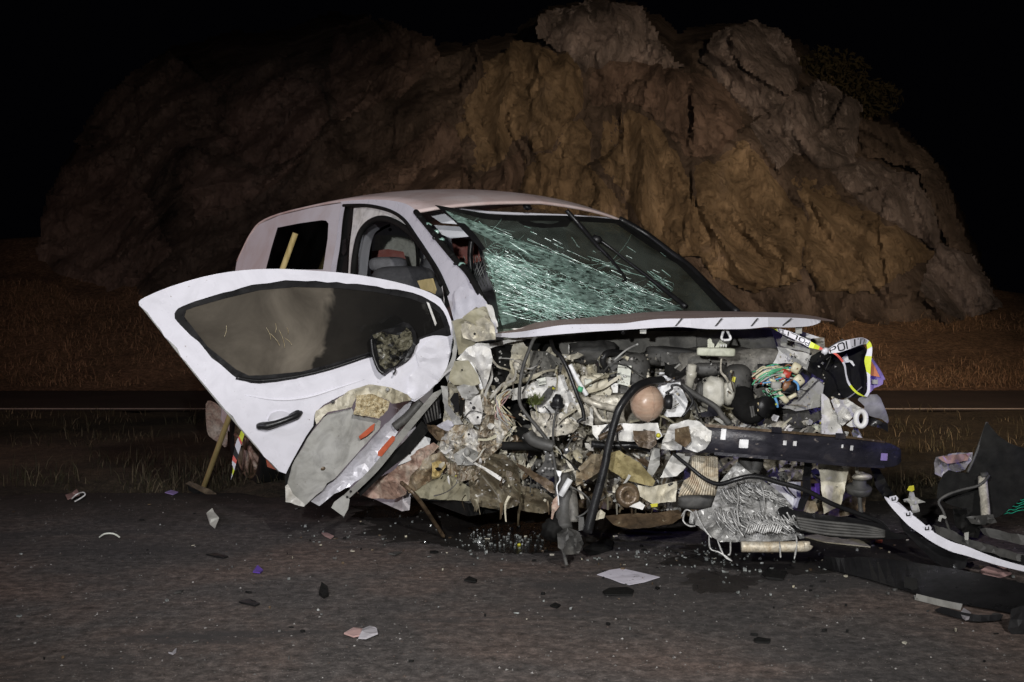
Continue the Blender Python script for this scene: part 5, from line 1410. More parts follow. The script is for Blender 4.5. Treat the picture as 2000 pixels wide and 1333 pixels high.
sheet('bumper_shell', Z5([(1640, 922), (1700, 945), (1810, 992), (1812, 1062), (1720, 1020), (1610, 1000), (1440, 1010)]), 5.2, M['black'], eb, .02, amp=.02, res=10)
sheet('front_post', Z5([(1268, 745), (1290, 752), (1330, 790), (1360, 870), (1415, 930), (1445, 1075), (1270, 1080)]), DF(-.06), M['white_metal'], eb, .01, amp=.02, sc=40, res=9, seed=50)
sheet('front_post', Z5([(1345, 800), (1380, 782), (1450, 800), (1480, 790), (1560, 845), (1605, 870), (1570, 930), (1520, 940), (1440, 1010), (1415, 990), (1400, 920)]), DF(-.09), M['white_metal'], eb, .008, amp=.05, sc=20, res=7, seed=51)
ptube('post_ring', [(Z5([(1590 + 40 * math.cos(a), 950 + 62 * math.sin(a))])[0]) for a in np.linspace(0, 2 * math.pi, 13)], 5.06, .012, M['white_metal'], eb)
sheet('hinge_ear', Z5([(1470, 1000), (1530, 950), (1570, 970), (1565, 1020), (1500, 1018)]), DF(-.1), M['white_metal'], eb, .008)
for (x, y) in ((1545, 975), (1548, 998)):
    p = Z5([(x, y)])[0]; blob('ear_hole', p[0], p[1], Dfront(p[0], -.112), 2, 2, .005, M['black'], eb, seg=5)
# debris behind the beam
for k in range(34):
    u = wr.uniform(1420, 1640); v = 838 + (u - 1420) * .05 - abs(wr.gauss(0, 10)) ; s = wr.uniform(7, 18)
    sheet('metal_shard', [(u + s * math.cos(a) * wr.uniform(.5, 1.2), v + s * .8 * math.sin(a) * wr.uniform(.5, 1.2)) for a in np.linspace(0, 5.6, 6)], DF(wr.uniform(-.06, .06)), M[wr.choice(['grey', 'charcoal', 'white_metal', 'engine', 'alu', 'pale_plastic'])], eb, .006, amp=.02, sc=12, res=7, seed=k)

# ---- bumper beam
def Dbeam(u, v):
    base = interp(u, [1285, 1380, 1500, 1650, 1765], [4.72, 4.60, 4.60, 4.74, 4.98])
    c = interp(u, [1290, 1400, 1520, 1650, 1762], [855, 857, 870, 882, 892])
    t = (v - c) / 32
    return base + .05 * abs(t) ** 3 * .6


BTOP = [(1345, 822), (1377, 830), (1440, 836), (1512, 842), (1580, 848), (1650, 853.5), (1728, 864), (1750, 872), (1760, 879)]
BBOT = [(1330, 884), (1364, 884.6), (1395, 886), (1470, 893), (1554, 899), (1650, 908), (1728, 913), (1752, 909), (1760, 902)]
bs = smooth_loop(BTOP, 3, False) + smooth_loop(BBOT, 3, False)[::-1]
def pxp(pl): return pl
def rrect(cx, cy, w, h, sk=0.0):
    return [(cx + w / 2 * c - sk * h / 2 * s, cy + h / 2 * s + .05 * w / 2 * c) for c, s in ((-.9, -1), (.9, -1), (1, -.85), (1, .85), (.9, 1), (-.9, 1), (-1, .85), (-1, -.85))]
bh = []
for (x, y, w, h) in ((588, 70, 40, 85), (741, 142, 70, 66), (1050, 135, 28, 36), (1125, 140, 28, 38), (1482, 161, 16, 28), (1552, 174, 24, 38), (1796, 241, 52, 56)):
    p = Z7([(x, y)])[0]
    bh.append(rrect(p[0], p[1], w / 3.846, h / 3.846, .1))
beam = sheet('bumper_beam', bs, Dbeam, M['beam'], van, .03, amp=.004, sc=90, res=9, smooth=True, holes=bh)
for i, h in enumerate(bh):
    c = np.mean(h, 0)
    sheet('hole_backing', [(c[0] + (p[0] - c[0]) * 1.25, c[1] + (p[1] - c[1]) * 1.2) for p in h], lambda u, v: Dbeam(u, v) + .007, M['white_plastic'] if i < 6 else M['lens'], beam, .006)
sheet('beam_flange', smooth_loop([(1377, 828), (1512, 840), (1650, 851.5), (1728, 862)], 3, False) + smooth_loop([(1728, 866), (1650, 856), (1512, 845), (1377, 834)], 3, False), lambda u, v: Dbeam(u, 870) - .0, M['rust'], beam, .09)
sheet('beam_flange', smooth_loop([(1395, 883), (1554, 896), (1650, 905), (1728, 910)], 3, False) + smooth_loop([(1728, 915), (1650, 911), (1554, 902), (1395, 889)], 3, False), lambda u, v: Dbeam(u, 880) - .015, M['beam'], beam, .09)
for (u, v) in ((1517, 838), (1642, 850)):
    sheet('beam_tab', [(u - 10, v - 4), (u + 10, v - 3), (u + 10, v + 8), (u - 10, v + 7)], lambda u, v: Dbeam(u, 870) - .01, M['beam'], beam, .02)
sheet('crushed_beam_end', [(1291, 877), (1294, 861), (1303, 842), (1309, 830), (1345, 820), (1362, 822), (1390, 842), (1388, 862), (1378, 877), (1362, 884), (1341, 878), (1310, 880)], lambda u, v: interp(u, [1290, 1390], [4.68, 4.56]) + .0015 * abs(v - 850), M['white_metal'], beam, .02, amp=.04, sc=26, res=7, seed=53)
sheet('rust_patch', [(1318, 838), (1345, 832), (1350, 862), (1338, 874), (1318, 862)], lambda u, v: 4.585, M['rust'], beam, .006, amp=.02, sc=14, res=7, seed=54)
# cross member left of the beam
sheet('cross_member', Z4([(1185, 925), (1400, 912), (1700, 905), (1735, 1010), (1700, 1035), (1530, 1050), (1230, 1042), (1190, 990)]), DF(-.12), M['white_metal'], eb, .05, amp=.02, sc=50, res=9, seed=55)
sheet('rusty_plate', Z4([(1505, 965), (1680, 970), (1690, 1070), (1640, 1112), (1550, 1090), (1505, 1030)]), DF(-.16), M['rust'], eb, .015, amp=.015, sc=20, res=8, seed=56)
blob('yellow_cap', 1286, 851, 4.66, 5, 5, .015, M['yellow'], eb, seg=7)
ptube('rust_bar', Z4([(1240, 1025), (1320, 985), (1420, 935)]), 4.78, .012, M['rust'], eb)
ptube('black_bar', Z6([(480, 165), (700, 170), (860, 185)]), 4.9, .018, M['black_matt'], eb)
ptube('black_bar', Z6([(1180, 150), (1350, 165), (1500, 160), (1640, 185)]), 4.9, .016, M['black'], eb)
ptube('dark_hose', Z6([(680, 60), (720, 120), (800, 150), (880, 170)]), 4.82, .025, M['charcoal'], eb)
ptube('cable_loop', Z4([(1340, 900), (1260, 980), (1240, 1040)]), 4.8, .004, M['black'], eb)
# under the engine
sheet('sump_plate', Z6([(1180, 230), (1330, 230), (1300, 330), (1180, 410), (1060, 480), (1060, 360)]), DF(-.05), M['soil'], eb, .02, amp=.05, sc=30, res=8, seed=57)
sheet('muddy_arm', Z6([(1300, 220), (1400, 200), (1560, 300), (1680, 440), (1660, 480), (1560, 460), (1420, 420), (1310, 340)]), DF(-.10), mottled('mossy_mud', [(0.3, (0.13, 0.10, 0.04)), (0.6, (0.30, 0.25, 0.12)), (0.8, (0.42, 0.37, 0.22))], 22, 0.8, 0, 0.4, 60), eb, .03, amp=.03, sc=30, res=8, seed=58)
sheet('lower_arm', Z6([(1540, 470), (1640, 490), (1850, 440), (1840, 600), (1660, 620), (1560, 560)]), DF(-.13), M['cream'], eb, .02, amp=.03, sc=34, res=8, seed=59)
sheet('track_arm', Z6([(590, 300), (650, 320), (880, 450), (900, 540), (860, 530), (720, 420), (620, 340)]), DF(-.12), M['rust'], eb, .03, amp=.02, sc=30, res=8, seed=60)
wh = lathe('rubber_mount', W(1226, 968, 4.84), (0.1, -1, .1), [(-.03, .048), (0, .052), (.02, .045), (.02, .022), (-.005, .018)], M['rust'], eb, 18)
sheet('white_plate', Z7([(110, 400), (200, 230), (260, 205), (345, 205), (320, 300), (240, 385)]), DF(-.1), M['white_metal'], eb, .008, amp=.02, sc=30, res=8, seed=61)
sheet('grey_bracket', Z7([(20, 330), (60, 170), (110, 180), (110, 300), (50, 400), (0, 420)]), DF(-.08), M['grey'], eb, .012, amp=.02, sc=24, res=8, seed=62)
sheet('grey_strip', Z7([(0, 250), (30, 180), (40, 200), (-40, 400), (-70, 380)]), DF(-.04), M['charcoal'], eb, .02)
sp_ = sheet('sprocket_cover', Z6([(790, 180), (850, 175), (850, 240), (870, 300), (890, 330), (890, 400), (840, 400), (745, 365), (790, 330), (815, 280), (820, 230)]), DF(-.14), M['charcoal'], eb, .02, amp=.01, res=9)
for (x, y) in ((862, 240), (858, 270), (820, 340), (850, 345), (880, 345), (800, 360)):
    p = Z6([(x, y)])[0]; blob('cover_bolt', p[0], p[1], 4.80, 3.4, 3, .008, M['fin'], sp_, seg=5)
sheet('white_tooth', Z6([(785, 185), (850, 172), (825, 218)]), DF(-.15), M['white_plastic'], sp_, .006)
sheet('small_connector', Z6([(955, 195), (990, 170), (1015, 205), (980, 235)]), 4.78, M['black'], eb, .03)
sheet('connector_face', Z6([(975, 190), (993, 182), (998, 200), (980, 208)]), 4.77, M['white_plastic'], eb, .004)
ptube('thick_leg', Z6([(960, 400), (975, 550), (960, 700), (975, 815)]), [4.86, 4.82, 4.8, 4.76], .032, M['charcoal'], eb, seg=10)
ptube('thick_leg', Z6([(1025, 530), (1035, 620), (1040, 760)]), [4.84, 4.8, 4.78], .022, M['engine'], eb, seg=10)
ptube('white_tube', Z6([(1015, 425), (940, 555)]), 4.74, .013, M['white_plastic'], eb, n=1)
sheet('white_tag', Z6([(905, 355), (950, 365), (935, 410), (920, 400)]), 4.74, M['white_plastic'], eb, .004)
ptube('white_lead', Z6([(925, 380), (935, 430), (910, 480), (920, 560), (925, 630)]), 4.75, .003, M['white_plastic'], eb, seg=5)
sheet('red_flap', Z6([(880, 590), (915, 550), (930, 640), (890, 690), (878, 740), (864, 735), (870, 680)]), 4.75, M['mauve_mud'], eb, .004, amp=.01, sc=14, res=7)
sheet('lower_boot', [(1088, 1042), (1108, 1030), (1132, 1040), (1140, 1062), (1130, 1082), (1104, 1084), (1090, 1070)], 4.70, M['charcoal'], eb, .12, amp=.05, sc=22, res=7, seed=12)
blob('lower_pad', 1080, 1035, 4.80, 22, 24, .07, M['black_matt'], eb, amp=.3, seed=13)
sheet('lower_post', Z6([(1080, 720), (1120, 720), (1130, 820), (1080, 830)]), 4.72, M['charcoal'], eb, .03)
ptube('curl_wire', Z6([(1010, 480), (1120, 540), (1175, 620), (1130, 690), (1060, 725)]), 4.76, .004, M['charcoal'], eb)
sheet('yellow_rag', Z6([(1200, 720), (1250, 660), (1290, 690), (1280, 730), (1210, 748)]), 4.78, M['cream'], eb, .005, amp=.02, sc=14, res=7)
sheet('under_tray', Z6([(1280, 710), (1400, 700), (1650, 690), (1860, 660), (1900, 720), (1820, 770), (1660, 800), (1480, 815), (1350, 780)]), lambda u, v: 4.86 - (v - 1000) * .003, M['rust'], eb, .012, amp=.02, sc=60, res=9, seed=64)
sheet('white_clamp', Z6([(1475, 640), (1560, 600), (1600, 630), (1580, 665)]), 4.8, M['white_metal'], eb, .01, amp=.01, res=7)
sheet('yellow_clip', Z6([(1640, 620), (1700, 612), (1695, 640), (1650, 645)]), 4.78, M['yellow'], eb, .006)
# ribbed cooler, crumpled condenser
rc_ = sheet('ribbed_cooler', Z7([(355, 230), (545, 240), (548, 520), (250, 540), (265, 480), (290, 420), (340, 390)]), DF(-.18), M['fin_cream'], eb, .05, res=12)
for k in range(14):
    t = k / 13
    a = Z7([(360 + 178 * t, 236), (345 + 195 * t, 400), (262 + 280 * t, 532)])
    ptube('cooler_fin', a, [Dfront(p[0], -.19) for p in a], .006, M['fin_cream'], rc_, seg=5)
blob('cooler_tank', 1362, 981, 4.78, 38, 14, .05, M['charcoal'], rc_, power=4, amp=.1)
cond = sheet('condenser', Z7([(560, 430), (690, 275), (790, 360), (860, 400), (990, 490), (1060, 560), (1100, 620), (1150, 720), (1200, 850), (1000, 880), (700, 880), (560, 880), (480, 830), (400, 760), (330, 740), (340, 660), (500, 620)]), lambda u, v: 4.70 - (v - 950) * .0011, M['fin'], eb, .02, amp=.06, sc=34, res=7, seed=66)
fr_ = random.Random(77)
for k in range(150):
    # bent tubes of the condenser core, rows leaning over
    row = k / 150
    if k < 85:
        x0 = 520 + 600 * (k / 85); y0 = 640 + fr_.gauss(0, 14) + 60 * (k / 85)
        ln = fr_.uniform(90, 190); an = math.radians(58 + fr_.gauss(0, 9) - 14 * (k / 85))
    else:
        q = (k - 85) / 65
        x0 = 560 + 420 * q; y0 = 400 + 120 * q * q + fr_.gauss(0, 18) + (90 if q < .3 else 0)
        ln = fr_.uniform(80, 170); an = math.radians(42 + fr_.gauss(0, 8))
    p0 = (x0, y0); p1 = (x0 + ln * .5 * math.cos(an + .25), y0 + ln * .5 * math.sin(an + .25)); p2 = (x0 + ln * math.cos(an), y0 + ln * math.sin(an))
    pp = Z7([p0, p1, p2])
    dd = [4.70 - (p[1] - 950) * .0011 - fr_.uniform(.03, .085) for p in pp]
    ptube('fin_strip', pp, dd, fr_.uniform(.0018, .0038), M['fin'], cond, seg=5, n=4)
for k in range(16):
    x0 = 730 + 17 * k; y0 = 720 + 8 * math.sin(k)
    pp = Z7([(x0, y0), (x0 + 48, y0 + 28), (x0 + 22, y0 + 90)])
    ptube('fin_strip', pp, [4.70 - (p[1] - 950) * .0011 - .075 for p in pp], .0038, M['fin'], cond, seg=5, n=1)
for pl_ in ([(690, 440), (700, 560), (690, 640), (710, 760)], [(850, 400), (885, 500), (895, 600), (880, 660)], [(480, 830), (490, 930), (560, 960), (650, 1020)], [(540, 860), (580, 960), (610, 1000), (655, 1025)], [(640, 860), (640, 960), (620, 980)], [(1010, 880), (1015, 960), (1018, 1000)], [(1130, 820), (1140, 900), (1120, 1010)], [(300, 650), (285, 720), (330, 760), (380, 760)], [(270, 690), (310, 640), (360, 670), (350, 740)], [(380, 640), (400, 700), (450, 790), (500, 850)], [(660, 700), (700, 780), (740, 840)]):
    pp = Z7(pl_)
    ptube('torn_strip', pp, [max(4.3, 4.70 - (p[1] - 950) * .0011 - .09) for p in pp], [.002, .0045, .003, .005, .002], M['fin'], cond, seg=4)
ptube('header_pipe', Z7([(722, 916), (900, 918), (1100, 916), (1205, 912), (1225, 895)]), [4.50, 4.5, 4.5, 4.5, 4.5], .021, M['fin_cream'], cond, seg=10)
blob('pipe_end', Z7([(1215, 908)])[0][0], Z7([(1215, 908)])[0][1], 4.5, 7, 9, .025, M['fin_cream'], cond, power=4, seg=7)
ptube('front_cable', Z7([(208, 215), (320, 305), (450, 408), (560, 446), (680, 412), (790, 388), (900, 402), (1000, 432), (1200, 490), (1400, 592), (1600, 668), (1760, 730), (1825, 790)]), [4.62, 4.58, 4.55, 4.52, 4.5, 4.5, 4.5, 4.5, 4.5, 4.52, 4.55, 4.58, 4.6], [.007, .009, .010, .010, .009, .008], M['black'], eb)
sheet('front_strut', Z7([(1190, 255), (1256, 262), (1245, 480), (1225, 560), (1185, 640), (1140, 640), (1185, 520)]), DF(-.22), M['black'], eb, .03, amp=.005, res=12)
ptube('hose_tail', Z7([(740, 240), (760, 290), (790, 330), (800, 360)]), 4.8, .025, M['charcoal'], eb)
ptube('hose_tail', Z7([(845, 250), (830, 310), (810, 350)]), 4.8, .028, M['charcoal'], eb)
sheet('battery_box', Z7([(930, 430), (1168, 428), (1168, 620), (1110, 630), (1060, 560), (960, 490)]), DF(-.08), M['lavender'], eb, .06)
sheet('battery_label', Z7([(1020, 510), (1120, 516), (1112, 620), (1060, 560)]), DF(-.085), M['white_plastic'], eb, .003)
sheet('battery_lid', Z7([(890, 392), (985, 392), (1000, 430), (930, 440)]), DF(-.1), M['grey'], eb, .05)
sheet('blue_side', Z7([(1245, 440), (1310, 440), (1312, 540), (1250, 560)]), DF(-.02), M['violet'], eb, .03)
sheet('cream_post', Z7([(1298, 285), (1420, 290), (1540, 310), (1512, 420), (1500, 500), (1470, 602), (1400, 640), (1342, 672), (1330, 560), (1318, 420)]), lambda u, v: Dfront(u, -.14) + .02 * math.sin(u / 7), M['cream'], eb, .01, amp=.015, sc=30, res=8, seed=67)
sheet('tan_plate', Z7([(1215, 570), (1280, 575), (1300, 640), (1260, 670), (1190, 650)]), DF(-.1), M['soil'], eb, .02, amp=.01, res=9)
mo = lathe('horn', W(1678, 950, 5.02), (0, -.25, 1), [(-.035, .02), (-.03, .05), (-.005, .054), (0, .048), (.005, .03), (.03, .027), (.035, .014), (.06, .012)], M['charcoal'], eb, 20)
blob('horn_top', 1684, 932, 5.0, 20, 8, .06, M['alu'], mo, seg=8)
ptube('horn_bracket', Z7([(1590, 310), (1595, 360), (1640, 370), (1625, 400)]), 4.98, .008, M['alu'], mo)
ptube('horn_stem', Z7([(1615, 480), (1612, 560), (1622, 660)]), 5.0, .010, M['charcoal'], mo)
sheet('rear_fold', Z7([(1690, 320), (1760, 330), (1830, 460), (1880, 540), (1800, 560), (1740, 480)]), 5.2, M['black_matt'], eb, .03, amp=.04, sc=30, res=9)

# ---- loose torn scraps that fill the wreck
fz = random.Random(99)
ZONES = [  # polygon, count, size range, depth range, materials
    ([(880, 690), (960, 690), (1000, 800), (990, 860), (900, 850), (870, 800)], 34, (4, 11), (-.16, -.02), ['white_metal', 'cream', 'mixed', 'grey', 'black', 'charcoal']),
    ([(850, 850), (990, 830), (1030, 940), (960, 960), (850, 940)], 44, (3, 10), (-.16, -.06), ['mixed', 'cream', 'smear', 'rust', 'white_metal', 'black_matt']),
    ([(980, 840), (1130, 830), (1170, 940), (1120, 985), (1010, 970)], 30, (9, 24), (-.06, .12), ['rust', 'soil', 'alu', 'mixed', 'cream']),
    ([(1130, 860), (1330, 880), (1330, 1000), (1180, 990)], 34, (9, 24), (-.06, .16), ['rust', 'cream', 'mixed', 'alu', 'soil', 'white_metal']),
    ([(1020, 680), (1280, 690), (1280, 830), (1030, 840)], 40, (8, 20), (.04, .22), ['alu', 'cream', 'cream', 'white_metal', 'olive', 'charcoal']),
    ([(1340, 740), (1480, 760), (1640, 820), (1600, 850), (1350, 830)], 34, (7, 18), (-.02, .2), ['engine', 'charcoal', 'alu', 'bottle', 'cream', 'white_metal']),
    ([(1440, 905), (1620, 915), (1620, 985), (1500, 960)], 18, (9, 22), (-.05, .2), ['charcoal', 'engine', 'grey', 'alu', 'black']),
    ([(1600, 820), (1690, 850), (1680, 880), (1600, 860)], 12, (7, 15), (-.04, .1), ['white_metal', 'white_metal', 'grey', 'charcoal']),
]
for zi, (zp, cnt_, sr, dr, ml) in enumerate(ZONES):
    a = np.array(zp); k = 0
    while k < cnt_:
        u = fz.uniform(a[:, 0].min(), a[:, 0].max()); v = fz.uniform(a[:, 1].min(), a[:, 1].max())
        if not inside(zp, np.array([u]), np.array([v]))[0]:
            continue
        k += 1
        s = fz.uniform(*sr); el = fz.choice((fz.uniform(.12, .35), fz.uniform(.35, .9))); rot = fz.uniform(0, 3.14)
        nn = fz.choice((5, 6, 7))
        pl_ = []
        for q in range(nn):
            t = 2 * math.pi * q / nn
            x, y = s * math.cos(t) * fz.uniform(.55, 1.15), s * el * math.sin(t) * fz.uniform(.55, 1.15)
            pl_.append((u + x * math.cos(rot) - y * math.sin(rot), v + x * math.sin(rot) + y * math.cos(rot)))
        gx, gy = fz.uniform(-.004, .004), fz.uniform(-.004, .004)
        d0 = fz.uniform(*dr)
        sheet('metal_scrap', pl_, lambda uu, vv, d0=d0, u=u, v=v, gx=gx, gy=gy: Dfront(uu, d0) + (uu - u) * gx + (vv - v) * gy + max(0, 950 - u) * .0006, M[fz.choice(ml)], van, .004, amp=.028, sc=14, res=6.5, seed=zi * 50 + k)
# torn ribbons of sheet metal that tie the wreck together
for k in range(64):
    left = k < 22
    u = fz.uniform(885, 1010) if left else fz.uniform(1000, 1640); v = fz.uniform(690, 930) if left else fz.uniform(700, 930)
    a = fz.choice((fz.gauss(1.4, .4), fz.gauss(.2, .4), fz.gauss(2.4, .4))); l = fz.uniform(35, 110); wd = fz.uniform(2.0, 7.5)
    P_ = [(u, v)]
    for q in range(4):
        a += fz.gauss(0, .38)
        P_.append((P_[-1][0] + l / 4 * math.cos(a), P_[-1][1] + l / 4 * math.sin(a)))
    nx, ny = -math.sin(a), math.cos(a)
    Q_ = [(x + nx * wd * fz.uniform(.4, 1.3), y + ny * wd * fz.uniform(.4, 1.3)) for x, y in P_]
    d0 = Dfront(u, fz.uniform(-.13, .03)); tw = fz.uniform(-.03, .03)
    band('torn_ribbon', P_, Q_, d0, d0 + tw, M[fz.choice(['cream', 'white_metal', 'olive', 'mixed', 'alu', 'grey'] if not left else ['cream', 'smear', 'white_metal', 'mixed', 'olive'])], van, .002, n=3)
for k in range(26):        # shreds hanging towards the road
    u = fz.uniform(900, 1340); v = fz.uniform(955, 985); l = fz.uniform(18, 52); wd = fz.uniform(2, 9); sx = fz.uniform(-8, 8)
    P_ = [(u, v), (u + sx, v + l * .4), (u + sx * .4 + fz.uniform(-5, 5), v + l)]
    Q_ = [(x + wd * (1 - .3 * i_), y + fz.uniform(-2, 2)) for i_, (x, y) in enumerate(P_)]
    d0 = fz.uniform(4.86, 5.0)
    band('torn_ribbon', P_, Q_, d0, d0 + fz.uniform(-.02, .02), M[fz.choice(['wet_mud', 'rust', 'soil', 'wet_mud', 'cream', 'charcoal'])], van, .002, n=3)
# small bright chips and fixings too small to pick apart
CV_, CF_, CM_ = [], [], []
chip_m = [M[k] for k in ('white_metal', 'cream', 'alu', 'charcoal', 'black', 'mixed', 'grey', 'yellow')]
for k in range(950):
    q = fz.random()
    if q < .35: u, v = fz.uniform(880, 1150), fz.uniform(680, 960)
    else: u, v = fz.uniform(1010, 1640), fz.uniform(690, 900 if fz.random() < .7 else 985)
    d = Dfront(u, fz.uniform(-.12, .12)); s = fz.uniform(1.0, 4.2); i = len(CV_); t0 = fz.uniform(0, 6)
    for j in range(4):
        t = t0 + j * 1.57
        CV_.append(W(u + s * math.cos(t) * fz.uniform(.3, 1.3), v + s * math.sin(t) * fz.uniform(.3, 1.3), d + fz.uniform(-.008, .008)))
    CV_.append(W(u, v, d - .006))
    CF_ += [(i, i + 1, i + 4), (i + 1, i + 2, i + 4), (i + 2, i + 3, i + 4), (i + 3, i, i + 4), (i, i + 3, i + 2, i + 1)]
    CM_ += [fz.choice([0, 0, 1, 1, 2, 3, 4, 4, 5, 6]) if fz.random() < .985 else 7] * 5
add('small_chips', CV_, CF_, None, van, False, mats=chip_m, midx=CM_, kind='stuff')
for k in range(34):        # stray leads
    u, v = fz.uniform(900, 1620), fz.uniform(700, 960)
    a = fz.uniform(0, 6.28); l = fz.uniform(25, 70)
    ptube('lead', [(u, v), (u + l * .4 * math.cos(a) + fz.uniform(-14, 14), v + l * .4 * math.sin(a) + fz.uniform(-14, 14)), (u + l * math.cos(a), v + l * math.sin(a) + fz.uniform(0, 16))], [Dfront(u, fz.uniform(-.16, -.02)) for _ in range(3)], fz.uniform(.002, .005), M[fz.choice(['black', 'charcoal', 'charcoal', 'wire_grey', 'rust'])], van, seg=5)

# ---- rear wheel and rear bumper corner
wx = C(0, .755, .30)
axl = C(0, 1, 0) - C(0, 0, 0)
whl = lathe('rear_wheel', wx, axl, [(-.10, .21), (-.10, .285), (-.085, .302), (-.04, .308), (.04, .308), (.085, .302), (.10, .285), (.095, .225), (.07, .215), (.03, .20)], M['tyre'], van, 36)
lathe('rim', wx, axl, [(.06, .218), (.085, .222), (.092, .212), (.08, .20), (.03, .19), (.03, .01)], M['rust'], whl, 36)
ax_ = axl.normalized(); aa = ax_.cross(Vector((0, 0, 1))).normalized(); bb = ax_.cross(aa)
for k in range(10):
    t = math.pi / 5 * (k // 2) * 2 + (.16 if k % 2 else -.16)
    dv = aa * math.cos(t) + bb * math.sin(t)
    tube('spoke', [wx + ax_ * .085 + dv * .03, wx + ax_ * .088 + dv * .12, wx + ax_ * .085 + dv * .205], [.014, .012, .014], M['mauve_mud'], whl, n=1)
lathe('hub_cap', wx + ax_ * .07, axl, [(0, .05), (.03, .045), (.035, .02), (.035, .005)], M['rust'], whl, 16)
sheet('rear_bumper', smooth_loop([(402, 790), (412, 783), (430, 795), (442, 808), (444, 872), (430, 866), (408, 852), (403, 830)], 2), lambda u, v: 7.75 - .0006 * abs(v - 825), M['mauve_mud'], van, .05, smooth=True, res=14, amp=.01, sc=50)
sheet('side_marker', [(518, 889), (526, 894), (545, 917), (541, 919), (522, 912)], 6.95, M['orange'], van, .02)

# ------------------------------------------------------------------ police tape
GLY = {'P': [[(0, 0), (0, 1)], [(0, 1), (.6, 1), (.75, .85), (.75, .65), (.6, .5), (0, .5)]], 'O': [[(.15, 0), (.6, 0), (.75, .15), (.75, .85), (.6, 1), (.15, 1), (0, .85), (0, .15), (.15, 0)]],
       'L': [[(0, 1), (0, 0), (.7, 0)]], 'I': [[(.0, 0), (.0, 1)]], 'T': [[(0, 1), (.8, 1)], [(.4, 0), (.4, 1)]]}
WID = {'P': .75, 'O': .75, 'L': .7, 'I': .08, 'T': .8}


def ribbon(name, top, bot, Ds, parent, text=None, t0=0.1, t1=0.9, flip=False, cols=None, loc=None, **kw):
    """tape between two pixel polylines, coloured in bands, with printed letters lying on it"""
    n = 4
    A = smooth_loop(top, n, False); B = smooth_loop(bot, n, False)
    N = len(A)
    sA = np.linspace(0, 1, N); dd = np.interp(sA, np.linspace(0, 1, len(Ds)), Ds)
    def at(s, t, off=0.0):
        u = np.interp(s, sA, [p[0] for p in A]) * (1 - t) + np.interp(s, sA, [p[0] for p in B]) * t
        v = np.interp(s, sA, [p[1] for p in A]) * (1 - t) + np.interp(s, sA, [p[1] for p in B]) * t
        return W(float(u), float(v), float(np.interp(s, sA, dd)) + off)
    V, Fc, mi = [], [], []
    cols = cols or [(1.0, 0)]
    K = 40
    for off in (0, .0012):
        for i in range(K + 1):
            V += [at(i / K, 0, off), at(i / K, 1, off)]
    m = 2 * (K + 1)
    for i in range(K):
        k = 2 * i
        c = next(cc for lim, cc in cols if (i + .5) / K <= lim)
        for f in ((k, k + 1, k + 3, k + 2), (m + k, m + k + 2, m + k + 3, m + k + 1), (k, k + 2, m + k + 2, m + k), (k + 1, m + k + 1, m + k + 3, k + 3)):
            Fc.append(f); mi.append(c)
    o = add(name, V, Fc, None, parent, False, mats=[M['tape_white'], M['tape_yellow'], M['tape_red'], M['ink']], midx=mi, loc=loc, **kw)
    if text:
        tot = sum(WID[c] for c in text) + .32 * (len(text) - 1)
        x = 0
        LV, LF = [], []
        for c in text:
            for st in GLY[c]:
                for (a, b) in zip(st[:-1], st[1:]):
                    dx, dy = b[0] - a[0], b[1] - a[1]; ln = math.hypot(dx, dy)
                    nx, ny = -dy / ln * .085, dx / ln * .085; ex, ey = dx / ln * .06, dy / ln * .06
                    i = len(LV)
                    for (px_, py_) in ((a[0] - ex + nx, a[1] - ey + ny), (b[0] + ex + nx, b[1] + ey + ny), (b[0] + ex - nx, b[1] + ey - ny), (a[0] - ex - nx, a[1] - ey - ny)):
                        s = (x + px_) / tot; t = .14 + .72 * (1 - py_)
                        if flip: s, t = 1 - s, 1 - t
                        LV.append(at(t0 + (t1 - t0) * s, t, -.0015))
                    LF.append((i, i + 1, i + 2, i + 3))
            x += WID[c] + .32
        add('printed_letters', LV, LF, M['ink'], o)
    return o


tp = root('police_tape', 'white and yellow barrier tape printed POLITI knotted to the torn headlight', 'barrier tape', W(1612, 686, 5.0))
ribbon('tape_strip', Z5([(868, 212), (920, 216), (1010, 240), (1120, 290), (1180, 322), (1250, 360), (1290, 385)]), Z5([(872, 216), (930, 250), (1000, 285), (1100, 330), (1160, 368), (1240, 388), (1285, 395)]), [5.0, 4.96, 4.92, 4.9, 4.92], tp, 'POLITI', .15, .66, True, [(.12, 1), (.68, 0), (.84, 1), (.97, 2), (1, 0)])
blob('knot', 1612, 686, 4.91, 7.5, 6.5, .02, M['tape_white'], tp, amp=.5, seg=8)
ribbon('tape_strip', Z5([(1320, 385), (1400, 335), (1500, 305), (1600, 290), (1640, 315)]), Z5([(1330, 420), (1420, 410), (1510, 380), (1590, 350), (1630, 345)]), [4.92, 4.93, 4.97, 5.05, 5.12], tp, 'POLITI', .06, .86, False)
ribbon('tape_strip', Z5([(1610, 292), (1660, 320), (1682, 380), (1672, 500), (1665, 620), (1662, 730), (1640, 775)]), Z5([(1625, 330), (1635, 350), (1640, 400), (1618, 480), (1640, 600), (1640, 720), (1615, 765)]), [5.1, 5.13, 5.13, 5.12, 5.12, 5.1, 5.08], tp, None, cols=[(.16, 0), (.3, 1), (.42, 0), (.62, 1), (.8, 0), (1.0, 0)])
ribbon('tape_strip', Z5([(1330, 395), (1400, 425), (1460, 500), (1475, 590), (1500, 660), (1560, 730), (1640, 778)]), Z5([(1325, 402), (1390, 440), (1445, 510), (1462, 590), (1485, 670), (1550, 745), (1625, 776)]), [4.92, 4.93, 4.96, 5.0, 5.03, 5.05, 5.08], tp, None, cols=[(.3, 2), (.7, 0), (1.0, 1)])
t2 = root('police_tape', 'short strip of white and yellow barrier tape hanging on the rear wheel', 'barrier tape', W(465, 880, 6.55))
